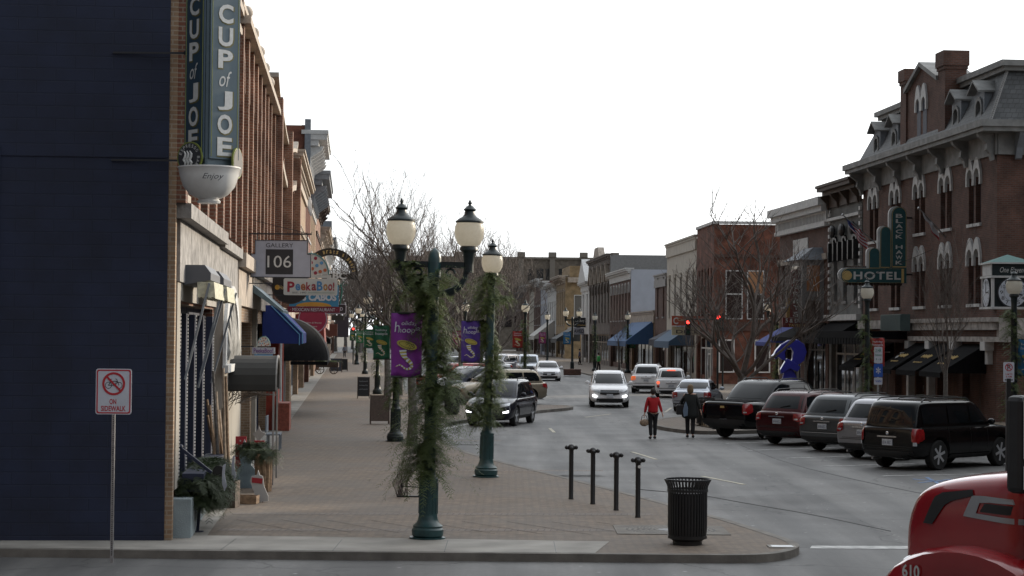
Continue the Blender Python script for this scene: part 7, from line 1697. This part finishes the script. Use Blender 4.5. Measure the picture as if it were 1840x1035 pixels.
for i, ch in enumerate('HARRYS'): text_obj('lettering', ch, (x0+W*.59,-.141,z1-H_*.20-i*H_*.115), RT, UP, W*.32, H_*.085, M['letter'], bd, depth=.02, bold=.03)
text_obj('lettering', '5 & DIME', (x0+W*.57,-.161,z0+H_*.115), RT, UP, W*.95, H_*.07, M['letter'], b2, depth=.02, bold=.02); text_obj('lettering', 'TAVERN', (x0+W*.6,-.161,z0+H_*.035), RT, UP, W*.75, H_*.045, M['gold'], b2, depth=.02, bold=.02)
q = MB(); q.bar((x1,0,z1-1.0),(XR(d)+.1,0,z1-1.0),.07); q.bar((x1,0,z0+.5),(XR(d)+.1,0,z0+.5),.07); q.build('bracket', M['black'], r)
# orange shop sign and others across the side street
def board(px0,px1,py0,py1,d,name,label,cc,lines,wall=None,lower=None):
    a = pd(px0,py1,d); b_ = pd(px1,py0,d); r = sign_root(name, d, label); q = MB(); q.box(a.x,b_.x,-.08,.08,a.z,b_.z); bd = q.build('board', cc, r); W, H_ = b_.x-a.x, b_.z-a.z
    for s, u, v, w2, h2, mm in lines: text_obj('lettering', s, (a.x+W*u,-.08,a.z+H_*v), RT, UP, W*w2, H_*h2, mm, bd, depth=.02, bold=.02)
    q = MB(); q.bar((b_.x,0,(a.z+b_.z)/2),(wall or b_.x+1.0,0,(a.z+b_.z)/2),.08); q.build('bracket', M['black'], r); return r, a, b_, bd
org = flat('sign_orange', (.33,.055,.02)); crm = flat('sign_pale_yellow', (.45,.42,.28))
board(1207,1257,568,585,139,'shop_sign','orange shop sign with white wheel emblem next to the red signal', org, [('Carriage',.5,.6,.6,.4,crm),('oo',.83,.3,.2,.25,crm),('C',.14,.5,.18,.7,M['letter'])], 14.2)
board(1207,1257,587,602,139.2,'shop_sign_lower','pale yellow lower sign panel under the orange shop sign', crm, [('DELI',.5,.4,.7,.4,INK)], 14.2)
board(1031,1058,571,588,236,'real_estate_sign','small black and gold office sign in front of the gabled shop', INK, [('Century 21',.5,.65,.8,.35,M['letter']),('Signature',.5,.22,.85,.2,M['gold'])], 9.2)
board(1029,1057,589,601,238,'salon_sign','white salon sign under the black office sign', SW, [('AVEDA',.5,.5,.85,.5,INK)], 9.2)
# tavern building awning lettering, wall name
q = empty('awning_lettering', (0,0,0)) if 0 else None
# awnings across the street
RB = lambda d: RL(d)
def Rroot(name, dd, label, line=RL, cat='awning'):
    r = empty(name, (0,0,0), 0, label, cat); u = Vector((-.05,1,0)).normalized(); n = Vector((-1,-.05,0)).normalized()
    r.matrix_world = Matrix(((n.x,u.x,0,line(dd)),(n.y,u.y,0,dd),(0,0,1,0),(0,0,0,1))); return r
for dd, ln, pr, cc, lab in ((169,16,[(.03,4.7),(2.4,2.9),(2.4,2.65),(.03,2.65)],(.04,.10,.22),'long blue awning sloping over the low shop'),(145,9,[(.03,4.2),(1.8,3.0),(1.8,2.7),(.03,2.7)],(.05,.10,.17),'dusty blue awning on the cream building'),(155,4,[(.03,3.9),(1.6,3.1),(1.6,2.8),(.03,2.8)],(.015,.02,.04),'small navy awning at the end of the cream building'),
        (288,14,[(.03,5.5),(3,3.2),(3,2.8),(.03,2.8)],(.45,.44,.42),'white sloping awning beyond the yellow brick corner'),(243,10,[(.03,4.6),(3.0,2.9),(3.0,2.6),(.03,2.6)],(.03,.035,.04),'dark grey awning below the salon sign')):
    r = Rroot('shop_awning', dd, lab); q = MB(); q.prism(pr, lambda p: (p[0],0,p[1]), lambda p: (p[0],ln,p[1])); q.build('canopy', flat('aw_%d' % dd, cc, rough=.8), r); q = MB(); x_ = pr[1][0]; q.box(x_+.002,x_+.03,0,ln,pr[2][1]-.2,pr[2][1]+.1); q.build('valance', flat('aw_%d' % dd, cc), r)
# corner clock
d = 72.5; a = pd(1783, 555, d); S_ = 1.5; zc0 = a.z; r = empty('corner_clock', (a.x, d, 0), 0, 'four faced street clock box with green peaked roof on the hotel corner', 'clock'); cw = M['offwhite']; zt = pd(1783, 499, d).z
q = MB(); q.box(0,S_,0,S_,zc0+.08,zt+.0); bx0 = q.build('case', M['darkgreen'], r)
q = MB()
for x in (-.03,S_-.07):
    for y in (-.03,S_-.07): q.box(x,x+.1,y,y+.1,zc0+.08,zt)
q.box(-.1,S_+.1,-.1,S_+.1,zc0,zc0+.079); q.box(-.08,S_+.08,-.08,S_+.08,zt+.001,zt+.08); q.build('frame', cw, r)
zm = (zc0+.08+zt)/2; rad = .53
q = MB(); q.lathe([(rad,-.06),(rad,-.001)], (S_/2,0,zm), 36, 'y'); f = q.build('dial', flat('dial', (.50,.54,.60)), r)
q = MB(); q.lathe([(rad,-.06),(rad+.05,-.06),(rad+.05,-.001),(rad,-.001)], (S_/2,0,zm), 36, 'y', caps=False); q.lathe([(rad*.62,-.062),(rad*.64,-.062),(rad*.64,-.0605),(rad*.62,-.0605)], (S_/2,0,zm), 36, 'y', caps=False); q.build('dial_ring', INK, f)
for k in range(12):
    an = R_(90-30*(k+1)); text_obj('numeral', str(k+1), (S_/2+rad*.80*math.cos(an),-.061,zm+rad*.80*math.sin(an)), RT, UP, .11 if k < 9 else .16, .13, INK, f, depth=.004)
q = MB(); q.bar((S_/2,-.07,zm),(S_/2+.36,-.07,zm-.1),.05,.01,(0,1,0)); q.bar((S_/2,-.07,zm),(S_/2,-.07,zm+.42),.035,.01,(0,1,0)); q.build('clock_hand', INK, f)
q = MB(); q.lathe([(rad,-.06),(rad,-.001)], (0,S_/2,zm), 36, 'x'); f = q.build('dial', flat('dial', 0), r); q = MB(); q.lathe([(rad,-.06),(rad+.05,-.06),(rad+.05,-.001),(rad,-.001)], (0,S_/2,zm), 36, 'x', caps=False); q.build('dial_ring', INK, f)
q = MB(); q.bar((-.07,S_/2,zm),(-.07,S_/2-.36,zm),.05,.01,(1,0,0)); q.bar((-.07,S_/2,zm),(-.07,S_/2,zm+.42),.035,.01,(1,0,0)); q.build('clock_hand', INK, f)
for k in range(12): an = R_(90-30*(k+1)); text_obj('numeral', str(k+1), (-.061,S_/2-rad*.8*math.cos(an),zm+rad*.8*math.sin(an)), (0,-1,0), UP, .11 if k < 9 else .16, .13, INK, f, depth=.004)
q = MB(); q.box(.0,S_,.0,S_,zt+.081,zt+.52); nb = q.build('name_board', M['darkgreen'], r); text_obj('lettering', 'One Eleven Main', (S_*.62,-.001,zt+.30), RT, UP, 1.30, .20, M['letter'], nb, depth=.01, shear=.3)
q = MB(); q.box(-.02,.0,.05,S_-.05,zt+.1,zt+.51); q.build('side_board', cw, r)
q = MB(); q.box(-.1,S_+.1,-.1,S_+.1,zt+.521,zt+.58); q.build('roof_rim', cw, r); zz = zt+.581
q = MB(); q.add([(-.08,-.08,zz),(S_+.08,-.08,zz),(S_+.08,S_+.08,zz),(-.08,S_+.08,zz),(S_/2,S_/2,zz+.32)], [(0,3,2,1),(0,1,4),(1,2,4),(2,3,4),(3,0,4)]); q.build('roof', flat('copper_green', (.10,.19,.18)), r)
q = MB(); q.bar((S_/2,S_,zm),(S_/2+.5,5.2,zm),.12); q.bar((S_/2,S_,zc0+.1),(S_/2+.5,5.2,zc0+.1),.12); q.build('bracket', M['black'], r)
# flags
def flag(label, p_wall, p_tip, m_list, hang, d, name='flag', stripes=True):
    r = empty(name, p_wall, 0, label, 'flag'); a = Vector((0,0,0)); b = Vector(p_tip)-Vector(p_wall); q = MB(); q.tube([a,b], .03, 6); q.sphere(tuple(b), .06, 8, 6); q.build('pole', M['steel'], r)
    N, K = 14, 9; t0, t1 = .42, .98; grid = []
    for i in range(N+1):
        t = lerp(t1, t0, i/N); base = a.lerp(b, t)
        row_ = []
        for j in range(K+1):
            v = j/K; dr = hang*v; row_.append(base+Vector((dr*.45*(1-.3*i/N)+.05*math.sin(v*6+i*.8), .07*math.sin(i*.9+v*5), -dr*(.75+.25*math.sin(i/N*2.5)))))
        grid.append(row_)
    objs = {}
    for i in range(N):
        for j in range(K):
            key = m_list(i/N, j/K); objs.setdefault(key, MB()).quad(grid[i][j], grid[i+1][j], grid[i+1][j+1], grid[i][j+1])
    for key, q in objs.items(): o = q.build(key[0], key[1], r, recalc=False)
FR, FW, FB = flat('flag_red', (.34,.02,.03)), flat('flag_white', (.55,.55,.57)), flat('flag_blue', (.02,.03,.12))
flag('stars and stripes flag drooping from a slanted pole by the hotel sign', tuple(pd(1577,440,92)), tuple(pd(1514,386,91.3)), lambda u, v: (('canton', FB) if u < .42 and v < .55 else (('red_stripe', FR) if int(v*9) % 2 == 0 else ('white_stripe', FW))), .95, 92)
flag('white and red flag drooping over the hotel front', tuple(pd(1700,427,84)), tuple(pd(1651,374,83)), lambda u, v: (('red_stripe', FR) if v > .72 else ('white_stripe', FW)), .75, 84)
# blue ribbon sculpture
d = 84; c = pd(1417, 700, d); r = empty('ribbon_sculpture', (c.x, d, .12), 0, 'bright blue abstract sculpture of looping flat steel ribbons', 'sculpture'); s = d/3500
def sp(px, py): return ((px-1417)*s, (3.45-.12)-(py-604.3)*s)
blu_ = flat('sculpture_blue', (.025,.03,.30), rough=.3, coat=.5)
for k, (outl, y0, y1) in enumerate(( ([(1386,642),(1392,630),(1402,619),(1416,611),(1432,610),(1445,618),(1450,632),(1445,648),(1432,657),(1420,656),(1423,644),(1425,632),(1420,624),(1413,625),(1409,634),(1411,648),(1403,646),(1397,641)], -.15, .25),
      ([(1412,644),(1426,650),(1438,660),(1432,668),(1418,662),(1402,672),(1400,664)], -.25,.1), ([(1408,664),(1424,662),(1434,682),(1430,712),(1412,712),(1404,690)], -.1,.2), ([(1386,640),(1408,620),(1412,626),(1394,646)], .1,.5))):
    q = MB(); pl = [sp(*p) for p in outl]; q.prism(pl, lambda p: (p[0],y0+.3*p[0],p[1]), lambda p: (p[0],y1+.3*p[0],p[1])); q.build(('loop','curl','stem','fin')[k], blu_, r, bevel=.03)
# small dark cafe furniture and pots on the far pavement, shop door glow
for i, (px, dd) in enumerate(((1700,75),(1735,74.5),(1655,80))):
    p = pd(px, 600, dd); r = empty('clipped_shrub', (p.x, dd, .12), 0, ('low dark potted shrub below the hotel awnings, left of centre','low dark potted shrub below the hotel awnings, nearest the corner','low dark potted shrub by the hotel doorway')[i], 'plant', 'potted shrubs before the hotel'); q = MB(); q.lathe([(.18,0),(.25,.45),(.27,.47)], n=14); q.build('pot', M['black'], r, smooth=40)
    f = spray_cloud('foliage', None, None, M['pine'], [(0,0,.5),(0,0,1.0)], .3, 70, 60+i, leaf=.1); f.parent = r
# dry grasses on the island bed
q = MB(); rn = random.Random(8)
for k in range(900):
    a, b_ = rn.uniform(7.0,9.2), rn.uniform(70.5,73.5); hh = rn.uniform(.12,.5); dx, dy = rn.uniform(-.12,.12), rn.uniform(-.12,.12); q.add([(a-.008,b_,.15),(a+.008,b_,.15),(a+dx,b_+dy,.15+hh)], [(0,1,2)])
tag(q.build('dry_grass', flat('dry_grass', (.17,.12,.07)), recalc=False), 'dry brown grasses in the island planting bed', 'grass', kind='stuff')
# ================================================================ PEOPLE
def skin_body(name, joints, edges, radii, m, parent, sub=2):
    me = bpy.data.meshes.new(name); me.from_pydata(joints, edges, []); o = link(name, me, parent); me.materials.append(m)
    sk = o.modifiers.new('skin', 'SKIN'); sk.use_smooth_shade = True; me.skin_vertices or None
    lay = me.skin_vertices[0].data
    for i, rr_ in enumerate(radii): lay[i].radius = rr_ if isinstance(rr_, tuple) else (rr_, rr_); lay[i].use_root = (i == 0)
    s = o.modifiers.new('sub', 'SUBSURF'); s.levels = sub; s.render_levels = sub; bake(o)
    for p in o.data.polygons: p.use_smooth = True
    return o
def person(label, loc, head, hgt, top, legs, hair, pose, coat_len=0, toph=None, hairlong=False, scarf=None, simple=False, mats=None):
    """faces local +y (walking away from the camera at heading 0)"""
    r = empty('person', (loc[0],loc[1],loc[2] if len(loc) > 2 else .004), R_(-head), label, 'person'); k = hgt/1.68; r.scale = (k,)*3
    # joints: pelvis .92, chest 1.25, neck 1.42, head 1.56
    st = pose['stride']; J = []; E_ = []; Rr = []
    def v(p, rad, par=None):
        J.append(p); Rr.append(rad)
        if par is not None: E_.append((par, len(J)-1))
        return len(J)-1
    pel = v((0,0,.93), (.15,.115)); sp1 = v((0,-.01,1.12), (.125,.095), pel); ch = v((0,0,1.28), (.16,.105), sp1); nk = v((0,.0,1.42), .055, ch); nk2 = v((0,.015,1.47), .05, nk); hd = v((0,.02,1.56), (.072,.088), nk2); v((0,.02,1.65), (.062,.078), hd)
    hands = []
    for s in (-1, 1):
        ar = pose['arms'][0 if s < 0 else 1]
        sh = v((s*.165,0,1.36), .055, ch); el = v((s*ar[0][0],ar[0][1],ar[0][2]), .042, sh); wr = v((s*ar[1][0],ar[1][1],ar[1][2]), .027, el)
        dv = (Vector(J[wr])-Vector(J[el])).normalized(); pm_ = v(tuple(Vector(J[wr])+dv*.055), (.033,.018), wr)
        side = Vector((0,1,0)); 
        for fi, (o, ln) in enumerate(((-.028,.07),(-.010,.078),(.010,.073),(.027,.058))):
            b = Vector(J[pm_])+dv*.035+side*o; f1 = v(tuple(b), .0095, pm_); f2 = v(tuple(b+dv*ln*.55+Vector((-s*.008,0,0))), .0085, f1); v(tuple(b+dv*ln*.95+Vector((-s*.025,0,0))), .007, f2)
        tb = Vector(J[pm_])+side*.03-dv*.01; t1 = v(tuple(tb), .010, pm_); v(tuple(tb+side*.02+dv*.045), .008, t1); hands.append(Vector(J[pm_]))
        yo = s*st
        hp = v((s*.085,0,.88), .088, pel); kn = v((s*.09,yo*.45+.02,.49), .056, hp); an = v((s*.085,yo-.01,.09), .036, kn); v((s*.10,yo+.14,.035), .032, an)
    skin_body('body', J, E_, Rr, M['skin'], r)
    # face
    if not simple:
        q = MB(); q.sphere((0,.105,1.555), .018, 6, 5, (.7,1,1.2)); q.build('nose', M['skin'], r, smooth=True)
        for s in (-1,1):
            q = MB(); q.sphere((s*.03,.095,1.585), .010, 6, 5); q.build('eye', INK, r, smooth=True); q = MB(); q.sphere((s*.075,.02,1.56), .022, 6, 5, (.4,.8,1.2)); q.build('ear', M['skin'], r, smooth=True)
        q = MB(); q.box(-.022,.022,.098,.104,1.518,1.524); q.build('mouth', flat('lips', (.3,.1,.09)), r)
    # clothes follow the body
    def cl(nm, ids_pts, rads, edges, m): return skin_body(nm, ids_pts, edges, rads, m, r)
    P = []; Q = []; Ee = []
    P += [(0,0,1.39),(0,0,1.28),(0,-.01,1.12),(0,0,.96),(0,0,.86-coat_len*.3)]; Q += [(a*(1+coat_len*1.6), b_*(1+coat_len*1.2)) for a, b_ in ((.11,.075),(.20,.13),(.175,.13),(.19,.145),(.195+coat_len*.08,.15+coat_len*.05))]; Ee += [(0,1),(1,2),(2,3),(3,4)]
    if coat_len: P.append((0,0,.80-coat_len)); Q.append((.33,.24)); Ee.append((4,5))
    for s in (-1,1):
        ar = pose['arms'][0 if s < 0 else 1]; n = len(P); e1 = Vector((s*ar[0][0],ar[0][1],ar[0][2])); w1 = Vector((s*ar[1][0],ar[1][1],ar[1][2]))
        P += [(s*.17,0,1.345), tuple(e1), tuple(e1.lerp(w1,.92))]; Q += [.072,.056,.044]; Ee += [(1,n),(n,n+1),(n+1,n+2)]
    # root at the chest
    cl('coat' if coat_len else 'jumper', P, Q, Ee, top)
    P = [(0,0,.95)]; Q = [(.165,.125)]; Ee = []
    for s in (-1,1):
        yo = s*st; n = len(P); P += [(s*.085,0,.84),(s*.09,yo*.45+.02,.49),(s*.085,yo-.01,.10)]; Q += [.105,.074,.066]; Ee += [(0,n),(n,n+1),(n+1,n+2)]
    cl('trousers', P, Q, Ee, legs)
    for s in (-1,1):
        yo = s*st; q = MB(); q.sphere((s*.095,yo+.05,.05), .10, 10, 7, (.48,1.25,.5)); q.build('shoe', M['black'], r, smooth=True)
    q = MB(); q.sphere((0,-.005,1.60), .105, 14, 10, (.92,1.0,1.02))
    if hairlong:
        q.sphere((0,-.05,1.52), .10, 14, 10, (1.05,.7,1.25))
    q.build('hair', hair, r, smooth=True)
    if scarf: q = MB(); q.lathe([(.07,1.39),(.095,1.40),(.10,1.44),(.075,1.47)], n=14); q.build('collar', scarf, r, smooth=True)
    return r, hands, k
RD = flat('red_jumper', (.36,.010,.015), rough=.9, bump=.3); DK = flat('dark_trousers', (.010,.010,.012), rough=.85)
c = gp(1173, 789, .0); r_, hn, k_ = person('woman in a red jumper and black trousers carrying a tan handbag across the road', c, -12, 1.66, RD, DK, flat('dark_hair', (.025,.018,.015), rough=.8, bump=.5), {'stride':.06, 'arms':[((.24,-.02,1.12),(.29,.0,.86)),((.23,-.03,1.12),(.30,-.06,.88))]}, scarf=flat('pale_collar', (.3,.3,.32)))
hl = Matrix.Rotation(R_(12),4,'Z') @ (hn[0]*k_); hx, hy, hz = c[0]+hl.x, c[1]+hl.y, hl.z
r = empty('handbag', (hx, hy, hz-.36), .2, 'tan patterned handbag hanging from the left hand of the woman in red', 'handbag'); q = MB(); q.sphere((0,0,.11), .17, 14, 9, (.95,.55,.72)); q.build('bag', flat('tan_bag', (.26,.19,.13), var=.4, scale=20), r, smooth=True)
q = MB(); q.tube([(-.11,0,.18),(-.08,0,.32),(0,0,.375),(.08,0,.32),(.11,0,.18)], .012, 6); q.build('strap', flat('bag_strap', (.06,.04,.03)), r, smooth=True)
CO = flat('charcoal_coat', (.011,.013,.013), rough=.9, bump=.3)
c = gp(1240, 787, .0); r_, hn, k_ = person('woman with fair hair in a long dark coat walking away with bags', c, 8, 1.78, CO, DK, flat('fair_hair', (.16,.11,.06), rough=.8, bump=.6, var=.3, scale=20), {'stride':-.07, 'arms':[((.28,.05,1.14),(.25,.12,.95)),((.25,-.04,1.12),(.33,-.08,.88))]}, coat_len=.22, hairlong=True)
r = empty('shoulder_bag', (c[0]-.33, c[1]-.05, .78), 0, 'black shoulder bag at the left hip of the fair haired woman', 'handbag'); q = MB(); q.prism(rrect(-.15,.12,0,.34,.05), lambda p: (p[0],-.06,p[1]), lambda p: (p[0],.06,p[1])); q.build('bag', M['black'], r, bevel=.02); q = MB(); q.tube([(-.1,0,.3),(.05,0,.55),(.17,0,.62)], .012, 5); q.build('strap', M['black'], r)
r = empty('folded_scarf', (c[0]-.17, c[1]-.25, .72), 0, 'pale blue cloth hanging at the back of the fair haired woman', 'cloth'); q = MB(); q.prism([(-.07,.0),(.06,.03),(.07,.3),(.0,.52),(-.05,.42),(-.10,.2)], lambda p: (p[0],.0,p[1]), lambda p: (p[0],.04,p[1])); q.build('cloth', flat('pale_blue_cloth', (.14,.19,.26), rough=.9), r, bevel=.012)
stand = {'stride':.1, 'arms':[((.23,.02,1.12),(.24,.08,.88)),((.23,-.03,1.12),(.25,-.03,.88))]}
c = gp(619, 643, .12); person('distant pedestrian in grey jacket walking on the near pavement', (c[0],c[1],.12), 180, 1.72, flat('grey_jacket', (.12,.13,.16)), DK, flat('dark_hair', 0), stand, simple=True)
p = pd(1076, 600, 176); person('person in a bright green jacket on the far pavement', (p.x,176,.12), 60, 1.7, flat('green_jacket', (.02,.28,.06)), DK, flat('dark_hair', 0), stand, simple=True)
p = pd(1042, 600, 215); person('distant person in dark blue by the salon door', (p.x,215,.12), 90, 1.75, flat('blue_jacket', (.05,.06,.14)), DK, flat('dark_hair', 0), stand, simple=True)
